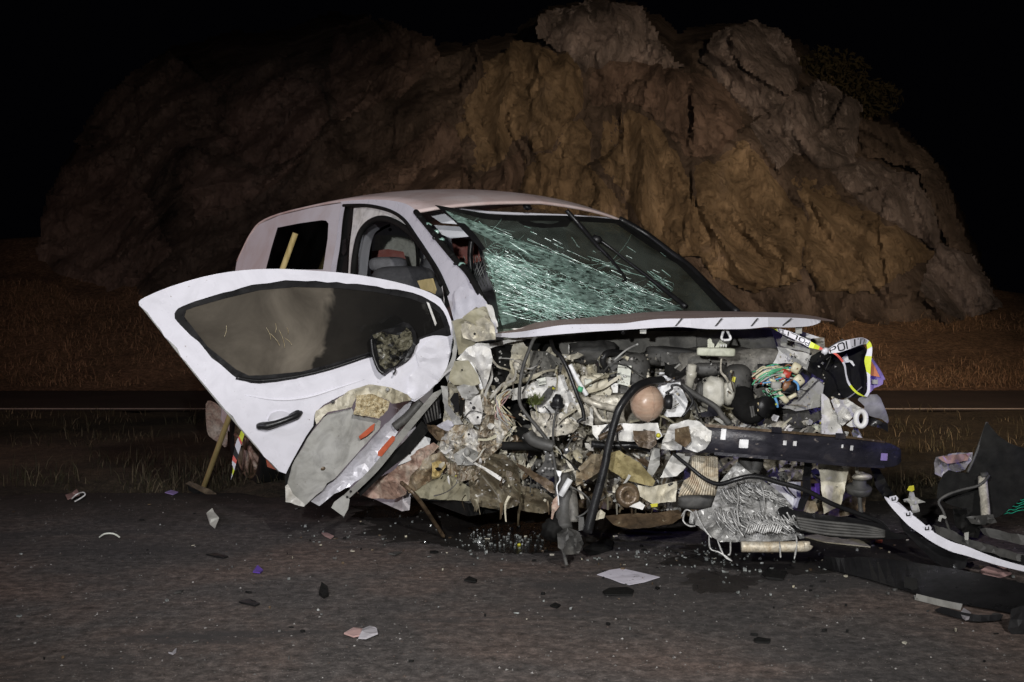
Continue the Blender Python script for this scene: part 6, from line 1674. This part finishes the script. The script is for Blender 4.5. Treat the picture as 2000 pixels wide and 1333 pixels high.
ribbon('tape_strip', [(472, 838), (468, 850), (462, 862), (457, 882), (453, 905), (455, 915), (451, 936)], [(479, 843), (474, 860), (468, 880), (464, 895), (460, 910), (457, 922), (450, 939)], [6.52, 6.5, 6.5, 6.5, 6.5, 6.5, 6.5], t2, None, cols=[(.2, 1), (.26, 2), (.42, 0), (.55, 3), (.62, 2), (.8, 0), (.9, 1), (1.0, 0)])

# ------------------------------------------------------------------ broom leaning on the van
def onto(u, v, u0, v0, D0, u1, v1, D1):
    t = (v - v0) / (v1 - v0)
    return W(u0 + (u1 - u0) * t, v, D0 + (D1 - D0) * t)


br = root('broom', 'wooden handled broom leaning against the van behind the open door', 'broom', W(398, 955, 6.9))
tube('handle', [W(577, 456, 6.66), W(398, 952, 6.92)], .0165, M['wood'], br, n=1, seg=10)
hdp = [(362, 943), (372, 940), (420, 962), (426, 972), (415, 978)]
sheet('head', [(362, 945), (370, 940), (412, 957), (424, 966), (414, 972)], 6.85, M['rust'], br, .07)
sheet('bristles', [(366, 948), (414, 971), (420, 976), (408, 982), (386, 969), (368, 958)], 6.87, M['black_matt'], br, .06, amp=.01, sc=5, res=5)

# ------------------------------------------------------------------ things lying about
def ragged(cx, cy, ru, rv, n=120, seed=0):
    out = []
    for t in np.linspace(0, 6.283, n, endpoint=False):
        q = Vector((math.cos(t) * 1.6 + seed, math.sin(t) * 1.6, seed * .7))
        f = .86 + .28 * noise.noise(q) + .22 * noise.noise(q * 2.7) + .16 * noise.noise(q * 6.5)
        out.append((cx + ru * math.cos(t) * f, cy + rv * math.sin(t) * f))
    return out


def litter(name, label, cat, poly, mat, z=0.002, h=0.005, group=None, amp=0.01, sc=14, res=7, seed=0):
    """a flat scrap lying on the asphalt: outline on the ground, real thickness, a little buckled"""
    P = [G(p[0], p[1], 0.0) for p in poly]
    c = sum(P, Vector()) / len(P)
    V2 = [(p.x, p.y) for p in P]
    pts_ = [Vector(p) for p in V2]
    n0 = len(pts_)
    rnd = random.Random(seed)
    xs = [p[0] for p in V2]; ys = [p[1] for p in V2]
    for _ in range(14):
        q = (rnd.uniform(min(xs), max(xs)), rnd.uniform(min(ys), max(ys)))
        if inside(V2, np.array([q[0]]), np.array([q[1]]))[0]: pts_.append(Vector(q))
    vc, ec, fc, *_ = delaunay_2d_cdt(pts_, [(i, (i + 1) % n0) for i in range(n0)], [], 0, 1e-5)
    tr = [f for f in fc if inside(V2, np.array([sum(vc[i][0] for i in f) / 3]), np.array([sum(vc[i][1] for i in f) / 3]))[0]]
    n = len(vc)
    zt = [z + h + max(0, .45 * amp * (noise.noise(Vector((p[0] * 14, p[1] * 14, seed))) + .35)) for p in vc]
    V = [Vector((p[0], p[1], k)) for p, k in zip(vc, zt)] + [Vector((p[0], p[1], max(.001, k - h))) for p, k in zip(vc, zt)]
    Fc = [tuple(f) for f in tr] + [(f[0] + n, f[2] + n, f[1] + n) for f in tr]
    he = {(f[i], f[(i + 1) % 3]) for f in tr for i in range(3)}
    Fc += [(b, a, a + n, b + n) for a, b in he if (b, a) not in he]
    return add(name, V, Fc, mat, None, False, loc=(c.x, c.y, 0), label=label, cat=cat, group=group)


litter('paper_sheet', 'dirty white sheet of paper lying flat on the asphalt before the radiator', 'paper', [(1166, 1125), (1190, 1117), (1214, 1112.5), (1250, 1120), (1289, 1130.5), (1260, 1139), (1229, 1146), (1212, 1141), (1190, 1132)], M['paper'], .002, .0015, amp=.012)
litter('black_scrap', 'flat black rubber scrap lying just below the paper sheet', 'debris', [(1177, 1160), (1190, 1152), (1225, 1150), (1238, 1157), (1235, 1166), (1182, 1167)], M['black_matt'], seed=2)
litter('black_scrap', 'torn black plastic piece with raised corners right of the paper sheet', 'debris', [(1488, 1130), (1505, 1112), (1520, 1122), (1537, 1128), (1530, 1136), (1495, 1135)], M['black_matt'], amp=.05, seed=3)
litter('black_scrap', 'small flat black scrap alone in the front right of the lay-by', 'debris', [(1472, 1254), (1482, 1251), (1505, 1254), (1504, 1259), (1475, 1259)], M['black_matt'], seed=4)
litter('black_scrap', 'upright black lump below the torn door, alone on bare asphalt', 'debris', [(623, 1166), (628, 1150), (640, 1155), (642, 1166), (632, 1171)], M['black_matt'], amp=.06, h=.012, seed=5)
litter('black_scrap', 'thin black sliver farthest left of the scraps below the door', 'debris', [(466, 1180), (487, 1174), (507, 1184), (498, 1187)], M['black'], seed=6)
litter('black_scrap', 'pair of joined black slivers on the asphalt beyond the violet chip', 'debris', [(402, 1085), (424, 1084), (446, 1090), (436, 1093), (418, 1090)], M['black'], seed=7)
litter('black_scrap', 'crumbled black flake between the violet chip and the paper', 'debris', [(906, 1140), (916, 1133), (932, 1137), (930, 1142)], M['black_matt'], amp=.02, seed=8)
litter('black_scrap', 'small square black chip lower left of the paper', 'debris', [(1074, 1187), (1084, 1181), (1095, 1186), (1088, 1191)], M['black_matt'], seed=9)
litter('rubber_mat', 'crumpled dark rag beside the hanging black hose', 'debris', [(1138, 1085), (1160, 1068), (1180, 1060), (1198, 1064), (1196, 1076), (1170, 1084), (1150, 1092)], M['black_matt'], amp=.08, h=.009, seed=10)
litter('black_scrap', 'long dark sliver on the lighter asphalt below the bent rod', 'debris', [(758, 1085), (775, 1081), (785, 1082), (772, 1087)], M['charcoal'], seed=11)
litter('violet_chip', 'dark violet plastic chip lying on the asphalt left of the door tip', 'debris', [(494, 1121), (503, 1111), (514, 1117), (508, 1124)], M['violet'], amp=.02, seed=12)
litter('lamp_shard', 'pink and clear broken lamp cover in the foreground', 'debris', [(672, 1245), (690, 1236), (712, 1234), (706, 1246), (690, 1249)], M['pink'], amp=.03, seed=13)
litter('lamp_shard', 'clear curled piece of plastic touching the pink broken lamp cover', 'debris', [(700, 1250), (708, 1238), (722, 1231), (736, 1240), (738, 1247), (715, 1252)], M['clear_plastic'], amp=.06, seed=14)
litter('lens_shard', 'small clear and pink splinter below the door rail blade', 'debris', [(628, 1044), (640, 1045), (652, 1052), (646, 1055), (634, 1049)], M['pink'], amp=.02, seed=15)
litter('paper_scrap', 'crumpled pale scrap standing near the broom head', 'debris', [(403, 1010), (410, 1002), (418, 1012), (428, 1024), (420, 1034), (410, 1026)], M['label'], amp=.08, seed=16)
litter('plastic_hook', 'small pale curved hook alone at the lower left', 'debris', [(329, 1278), (336, 1279), (341, 1273), (345, 1270), (344, 1277), (338, 1281)], M['clear_plastic'], amp=.01, seed=17)
litter('wire_clump', 'tangled white wire and plastic near the grass edge at the left', 'debris', [(128, 975), (140, 968), (150, 963), (156, 972), (146, 978), (132, 981)], M['pink'], amp=.06, seed=18)
tube('wire_loop', [G(140, 975, .02), G(150, 966, .05), G(162, 962, .05), G(166, 967, .04), G(155, 975, .02), G(146, 980, .01)], .004, M['white_plastic'], None, loc=G(150, 972), label='thin white wire loop beside the tangled scrap at the grass edge', cat='wire')
tube('cable_offcut', [G(194, 1050, .01), G(205, 1043, .03), G(222, 1043, .03), G(234, 1050, .01)], .004, M['label'], None, loc=G(214, 1046), label='short curved white cable offcut on the left of the lay-by', cat='wire')
litter('plastic_shard', 'bluish plastic shard glinting at the grass edge', 'debris', [(322, 965), (334, 961), (348, 965), (338, 969)], M['lens'], amp=.03, seed=19)
litter('oil_and_shade', 'wet black oil patch under the hanging engine', 'stain', ragged(1015, 1055, 112, 34, 90, 2), mottled('wet_oil', [(0.3, (0.006, 0.006, 0.006)), (0.7, (0.02, 0.019, 0.018))], 9, 0.22, 0, 0.5, 50, spec=0.35), .002, .001, amp=.0)
stain_shade_m = mottled('soaked_dirt_and_shade', [(0.3, (0.012, 0.011, 0.010)), (0.7, (0.034, 0.030, 0.027))], 7, 0.55, 0, 0.6, 60, spec=.3)  # soaked dirt plus shadow under the wreck, darkened into one colour
litter('oil_and_shade', 'broad dark soaked patch with painted shadow spreading below the wreck on the asphalt', 'stain', ragged(1000, 1030, 330, 52), stain_shade_m, .001, .0008, amp=0)
litter('oil_and_shade', 'dark soaked ground with painted shadow beneath the condenser and torn off bumper', 'stain', ragged(1600, 1080, 330, 50, seed=3), stain_shade_m, .001, .0008, amp=0)  # the painted shadow and soaked ground carried on to the right
litter('oil_and_shade', 'dull dark stain on the asphalt in front of the crumpled condenser', 'stain', ragged(1400, 1138, 80, 24, 80, 5), mottled('dull_stain', [(0.3, (0.018, 0.015, 0.013)), (0.7, (0.035, 0.03, 0.027))], 9, 0.6, 0, 0.5, 50), .002, .001, amp=.0)
litter('oil_and_shade', 'small wet patch below the door rail blade', 'stain', ragged(760, 1000, 85, 16, 80, 7), mottled('wet_patch', [(0.3, (0.008, 0.008, 0.008)), (0.7, (0.02, 0.02, 0.02))], 9, 0.2, 0, 0.5, 50), .002, .001, amp=.0)
# glass cubes
gb = random.Random(31)
V, Fc = [], []
for k in range(300):
    q = gb.random()
    if q < .34: u, v = gb.gauss(985, 55), gb.gauss(1058, 13)
    elif q < .72: u, v = gb.gauss(1390, 120), gb.gauss(1090, 14)
    elif q < .86: u, v = gb.uniform(560, 900), gb.gauss(1030, 18)
    else: u, v = gb.uniform(250, 1900), gb.uniform(1020, 1200)
    p = G(u, max(v, 985), .004); r = gb.uniform(.002, .006) * (1.7 if gb.random() < .12 else 1)
    i = len(V); a = gb.uniform(0, 3)
    for dz in (0, 1):
        for j in range(4):
            t = a + j * 1.571
            V.append(p + Vector((math.cos(t) * r * gb.uniform(.7, 1.2), math.sin(t) * r * gb.uniform(.7, 1.2), dz * r * gb.uniform(.8, 1.6))))
    Fc += [(i + 4, i + 5, i + 6, i + 7), (i, i + 1, i + 5, i + 4), (i + 1, i + 2, i + 6, i + 5), (i + 2, i + 3, i + 7, i + 6), (i + 3, i, i + 4, i + 7)]
add('glass_fragments', V, Fc, M['glass_bit'], None, False, kind='stuff', label='broken glass cubes strewn over the asphalt before the wreck')
blob('yellow_bead', 1014, 1065, G(1014, 1066).y, 4, 4, .012, M['yellow'], None, seg=6, amp=.3, label='yellow plastic bead in the oil patch', cat='debris')
tube('bent_rod', [W(784, 943, 5.25), W(806, 962, 5.2), W(828, 990, 5.25), W(848, 1020, 5.4), G(867, 1049, .01)], .010, M['rust'], None, seg=7, loc=G(867, 1049), label='thin rusty rod propped from the sill to the asphalt', cat='rod')

# ------------------------------------------------------------------ torn-off front bumper lying on the right
bu = root('detached_bumper', 'torn off black front bumper with a white trim strip lying on the asphalt', 'bumper', G(1900, 1120))
DB = lambda o: (lambda u, v: interp(u, [1725, 1850, 2000], [4.95, 4.72, 4.5]) + o)
tr_t = Z8([(-48, 646), (0, 690), (50, 690), (150, 782), (300, 905), (450, 990), (700, 1085), (850, 1125), (1010, 1168)])
tr_b = Z8([(-44, 662), (-20, 720), (30, 750), (130, 860), (270, 960), (420, 1035), (640, 1100), (830, 1150), (1010, 1205)])
st = band('white_trim', [(1727, 970), (1745, 978), (1758, 988), (1779, 1004), (1800, 1020), (1824, 1040), (1858, 1058), (1890, 1068), (1924, 1082), (1965, 1096), (2010, 1108)],
          [(1729, 975), (1740, 990), (1758, 1010), (1776, 1028), (1796, 1042), (1822, 1060), (1856, 1077), (1888, 1086), (1920, 1096), (1962, 1108), (2010, 1119)], DB(-.10), DB(-.12), M['paint'], bu, .012)
for (x, y, rot) in ((20, 665, 0), (128, 780, .1), (268, 885, .1)):
    px0 = Z8([(x - 34, y - 14), (x + 18, y - 26), (x + 36, y - 4), (x + 24, y + 26), (x - 22, y + 24)])
    tb = sheet('trim_tab', px0, DB(-.108), M['paint'], st, .006)
    sheet('tab_slot', Z8([(x - 16, y - 8), (x - 8, y - 10), (x - 6, y + 6), (x + 10, y + 4), (x + 8, y - 14), (x + 16, y - 16), (x + 18, y + 12), (x - 14, y + 16)]), DB(-.111), M['black'], st, .003)
sheet('trim_rib', Z8([(40, 690), (60, 690), (145, 770), (110, 760)]), DB(-.09), M['lavender'], st, .006)
sheet('trim_rib', Z8([(165, 790), (185, 800), (250, 865), (225, 862)]), DB(-.09), M['lavender'], st, .006)
sheet('trim_rib', Z8([(290, 890), (318, 905), (318, 925), (290, 915)]), DB(-.09), M['lavender'], st, .006)
sheet('skirt', Z8([(60, 800), (150, 905), (300, 1000), (460, 1060), (575, 1100), (555, 1180), (510, 1190), (430, 1200), (330, 1140), (200, 1010), (90, 900)]), DB(-.05), M['black'], bu, .01, amp=.02, sc=60, res=12, seed=71)
sheet('corner_shell', Z8([(715, 95), (745, 130), (800, 195), (880, 250), (1010, 292), (1010, 640), (930, 700), (860, 760), (790, 805), (640, 800), (560, 740), (420, 700), (340, 660), (350, 560), (390, 480), (430, 450), (500, 470), (570, 470), (615, 370), (660, 250), (695, 130)]), lambda u, v: 4.95 - (u - 1850) * .0006 + .0002 * abs(u - 1930), M['black_matt'], bu, .012, amp=.011, sc=120, res=13, seed=72, smooth=True)
ptube('shell_rim', Z8([(715, 95), (690, 170), (655, 270), (615, 370), (570, 468)]), 4.92, .006, M['charcoal'], bu)
cx = ptube('silver_tube', Z8([(680, 505), (688, 600), (700, 720), (708, 840)]), [4.86, 4.83, 4.78, 4.74], .0185, M['alu'], bu, n=2, seg=14)
ptube('tube_band', Z8([(692, 655), (698, 710)]), [4.81, 4.79], .0195, M['black'], cx, seg=14)
ptube('tube_cap', Z8([(668, 492), (720, 486)]), 4.85, .012, M['charcoal'], cx)
ptube('bumper_cable', Z8([(730, 490), (700, 530), (640, 570), (520, 600), (410, 640), (355, 690), (390, 760), (420, 860), (470, 970)]), [4.83, 4.82, 4.82, 4.83, 4.84, 4.84, 4.82, 4.78, 4.7], .0055, M['charcoal'], bu)
sheet('rib_panel', Z8([(320, 860), (460, 900), (560, 960), (1010, 1090), (1010, 1150), (860, 1105), (700, 1060), (480, 985), (340, 935)]), DB(-.06), M['charcoal'], bu, .02, amp=.02, sc=30, res=10, seed=73)
sheet('rib_panel', Z8([(660, 890), (700, 880), (1010, 945), (1010, 1010), (900, 990), (690, 930)]), DB(.06), M['charcoal'], bu, .02, amp=.01, sc=40, res=11, seed=74)
for k in range(5):
    ptube('long_rib', Z8([(500, 960 + k * 12), (740, 1030 + k * 14), (1010, 1098 + k * 15)]), [4.7, 4.62, 4.42], .005, M['black'], bu, seg=5)
sheet('inner_block', Z8([(460, 740), (560, 735), (660, 800), (680, 860), (650, 960), (560, 940), (470, 860)]), DB(.05), M['black_matt'], bu, .05, amp=.05, sc=26, res=9, seed=75)
sheet('inner_block', Z8([(560, 800), (760, 780), (790, 840), (700, 860), (600, 850)]), DB(.02), M['charcoal'], bu, .05, amp=.04, sc=26, res=9, seed=76)
sheet('cable_clip', Z8([(350, 830), (360, 790), (385, 785), (415, 800), (405, 815), (380, 805), (370, 835)]), DB(-.1), M['grey'], bu, .01)
sheet('blue_glint_plate', Z8([(545, 920), (580, 910), (575, 975), (550, 970)]), DB(-.1), M['grey'], bu, .01)
# black lower grille piece under the radiator
lg = root('grille_piece', 'thick black lower grille piece leaning from the condenser to the white trim', 'debris', G(1640, 1090))
sheet('shell', Z7([(995, 640), (1010, 622), (1060, 612), (1110, 640), (1350, 680), (1560, 700), (1760, 730), (1840, 800), (1980, 840), (1900, 860), (1600, 862), (1400, 845), (1130, 800), (1040, 720)]), lambda u, v: 4.56 - (v - 1000) * .0012 + .05 * math.cos((v - 1010) / 16), M['black'], lg, .03, amp=.02, sc=46, res=10, seed=78)
for k in range(5):
    ptube('shell_rib', Z7([(1130 + k * 8, 700 + k * 20), (1350, 730 + k * 22), (1640, 760 + k * 20), (1800, 800 + k * 10)]), 4.50 - k * .012, .006, M['charcoal'], lg, seg=5)
litter('grille_piece', 'flat black plastic strip beneath the thick black grille piece', 'debris', [(1650, 1040), (1690, 1046), (1710, 1060), (1700, 1068), (1660, 1052)], M['black'], amp=.04, h=.009, seed=80)
litter('cream_panel', 'cream plastic panel lying flat under the black grille piece', 'debris', [(1565, 1050), (1600, 1048), (1680, 1058), (1700, 1072), (1610, 1062)], M['cream'], seed=81)
litter('orange_chip', 'orange lens chip on the asphalt under the grille piece', 'debris', [(1708, 1056), (1724, 1059), (1722, 1064), (1710, 1062)], M['orange'], seed=82)
# long undertray strip in front
ut = root('undertray', 'long black plastic undertray strip lying in front of the torn off bumper', 'debris', G(1800, 1150))
def gsheet(name, top, bot, zt, zb, mat, parent, thick=.03):
    A = smooth_loop(top, 4, False); B = smooth_loop(bot, 4, False); n = min(len(A), len(B))
    V = []
    for a, b in zip(A[:n], B[:n]):
        p, q = G(a[0], a[1], zt), G(b[0], b[1], zb)
        V += [p, q, p + Vector((0, thick, -zt * .9)), q + Vector((0, thick, 0))]
    Fc = []
    for i in range(n - 1):
        k = 4 * i
        Fc += [(k, k + 1, k + 5, k + 4), (k + 2, k + 6, k + 7, k + 3), (k, k + 4, k + 6, k + 2), (k + 1, k + 3, k + 7, k + 5)]
    Fc += [(0, 2, 3, 1), (4 * n - 4, 4 * n - 3, 4 * n - 1, 4 * n - 2)]
    return add(name, V, Fc, mat, parent)
gsheet('tray_strip', [(1610, 1086), (1640, 1090), (1680, 1088), (1750, 1094), (1830, 1106), (1900, 1118), (2010, 1142)], [(1608, 1108), (1640, 1118), (1690, 1130), (1750, 1148), (1830, 1172), (1900, 1184), (2010, 1205)], .07, .012, M['black'], ut, .06)
for (a, b) in (((1766, 1126), (1792, 1156)), ((1950, 1158), (1962, 1194))):
    sheet('tray_slot', [(a[0], a[1]), (b[0], a[1] + 4), (b[0], b[1]), (a[0], b[1] - 8)], F * (H - .035) / (1140 - VH) - .03, M['black_matt'], ut, .02)
gsheet('tray_edge', [(1790, 1160), (1840, 1172), (1880, 1180)], [(1788, 1165), (1840, 1178), (1880, 1186)], .03, .01, M['grey'], ut, .02)
gsheet('tray_edge', [(1840, 1185), (1900, 1200), (1960, 1200)], [(1830, 1196), (1900, 1214), (1955, 1212)], .03, .01, M['black'], ut, .03)
sheet('black_bracket', [(1975, 1190), (2010, 1180), (2012, 1225), (1992, 1252), (1980, 1246), (1968, 1228)], F * H / (1245 - VH) + .04, M['black'], None, .03, amp=.01, res=12, loc=G(1990, 1248), label='broken black bracket standing at the right edge before the undertray', cat='debris')
litter('clear_lump', 'crumpled clear plastic lump in front of the undertray', 'debris', [(1875, 1212), (1882, 1200), (1896, 1204), (1898, 1216), (1886, 1220)], M['clear_plastic'], amp=.05, h=.009, seed=84)
litter('pink_lump', 'pinkish brown broken piece lying behind the undertray', 'debris', [(1915, 1122), (1935, 1116), (1965, 1120), (1975, 1128), (1950, 1132), (1920, 1128)], M['pink'], amp=.05, h=.009, seed=85)
# white crushed lamp behind the bumper corner
lp = root('crushed_headlamp', 'crushed clear headlamp lying on the verge behind the black bumper corner', 'headlamp', W(1860, 925, 5.6))
sheet('lamp_body', [(1824, 905), (1828, 893), (1860, 886), (1900, 884), (1898, 900), (1885, 918), (1860, 925), (1838, 932), (1826, 926)], lambda u, v: 5.6, M['clear_plastic'], lp, .08, amp=.06, sc=24, res=8, seed=86)
sheet('lamp_lens', [(1832, 894), (1860, 888), (1896, 886), (1890, 900), (1850, 906)], lambda u, v: 5.54, M['pink'], lp, .01, amp=.02, sc=14, res=8, seed=87)
gp = root('broken_clips', 'broken grey clip with a yellow cap standing beyond the white trim tip', 'debris', G(1780, 1010))
sheet('clip_body', Z8([(90, 670), (130, 660), (140, 610), (170, 615), (180, 650), (260, 690), (200, 700), (215, 760), (160, 770), (140, 700), (100, 690)]), 5.0, M['grey'], gp, .03, amp=.03, sc=14, res=6)
sheet('yellow_cap', Z8([(120, 600), (135, 570), (170, 565), (175, 600), (155, 612)]), 4.98, M['yellow'], gp, .02)
gn = root('green_mesh', 'bright green plastic mesh bundle half hidden behind the bumper corner', 'mesh', G(1990, 1010))
for k in range(5):
    u0 = 1960 + k * 5; v0 = 1006 - k * 6
    ptube('strand', [(u0, v0), (u0 + 8, v0 - 4 - k * .4), (u0 + 16, v0 - 3 - k * .4), (u0 + 28, v0 - 8 - k * .5), (u0 + 44, v0 - 10 - k * .4)], 5.3, .0024, M['green_glow'], gn, seg=5)
lt = random.Random(44)
V, Fc, mi_ = [], [], []
for k in range(260):
    q = lt.random()
    u, v = (lt.uniform(1150, 2000), lt.gauss(1100, 34)) if q < .45 else ((lt.uniform(560, 1150), lt.gauss(1050, 26)) if q < .7 else (lt.uniform(0, 2000), lt.uniform(985, 1300)))
    p = G(u, max(980, v), .002); r = lt.uniform(.004, .013) * (2.0 if lt.random() < .12 else 1); a = lt.uniform(0, 6.28); i = len(V); n_ = lt.choice((4, 5, 6)); el = lt.uniform(.2, .8)
    for z_ in (.001, lt.uniform(.003, .010)):
        for j in range(n_):
            t = 6.283 * j / n_; rr_ = random.Random(k * 9 + j).uniform(.5, 1.2) * r
            x_, y_ = rr_ * math.cos(t), rr_ * el * math.sin(t)
            V.append(p + Vector((x_ * math.cos(a) - y_ * math.sin(a), x_ * math.sin(a) + y_ * math.cos(a), z_)))
    Fc.append(tuple(range(i + n_, i + 2 * n_))); m_i = lt.choice([0, 0, 0, 1, 1, 2, 3, 4]); mi_.append(m_i)
    for j in range(n_):
        Fc.append((i + j, i + (j + 1) % n_, i + n_ + (j + 1) % n_, i + n_ + j)); mi_.append(m_i)
add('litter', V, Fc, None, None, False, mats=[M['black_matt'], M['charcoal'], M['cream'], M['glass_bit'], M['rust']], midx=mi_, kind='stuff', label='small dark and pale crash crumbs scattered over the asphalt')
# small bushes on the skyline
def bush(u, v, D, r, label):
    b = root('bush', label, 'bush', W(u, v, D))
    V, T = [], []
    rb = random.Random(int(u))
    for k in range(900):
        d = Vector((rb.gauss(0, 1), rb.gauss(0, 1), rb.gauss(0, 1))).normalized() * r * rb.random() ** .4
        p = W(u, v, D) + Vector((d.x * 1.3, d.y, d.z * .8 * (1 + .4 * noise.noise(d * 2))))
        s = rb.uniform(.04, .10); a = Vector((rb.gauss(0, 1), rb.gauss(0, 1), rb.gauss(0, 1))).normalized() * s; c = a.orthogonal().normalized() * s * .5
        i = len(V); V += [p - a, p + c, p + a, p - c]; T.append((i, i + 1, i + 2, i + 3))
    add('foliage', V, T, GRD[2], b, kind='stuff')
    tube('stem', [W(u, v, D) + Vector((0, 0, -r * 1.1)), W(u, v, D)], [.05, .02], M['rust'], b, n=1)
bush(1625, 140, 23.5, .6, 'dark bush on the right shoulder of the rock')
bush(1700, 190, 23.6, .5, 'smaller dark bush lower on the right edge of the rock')
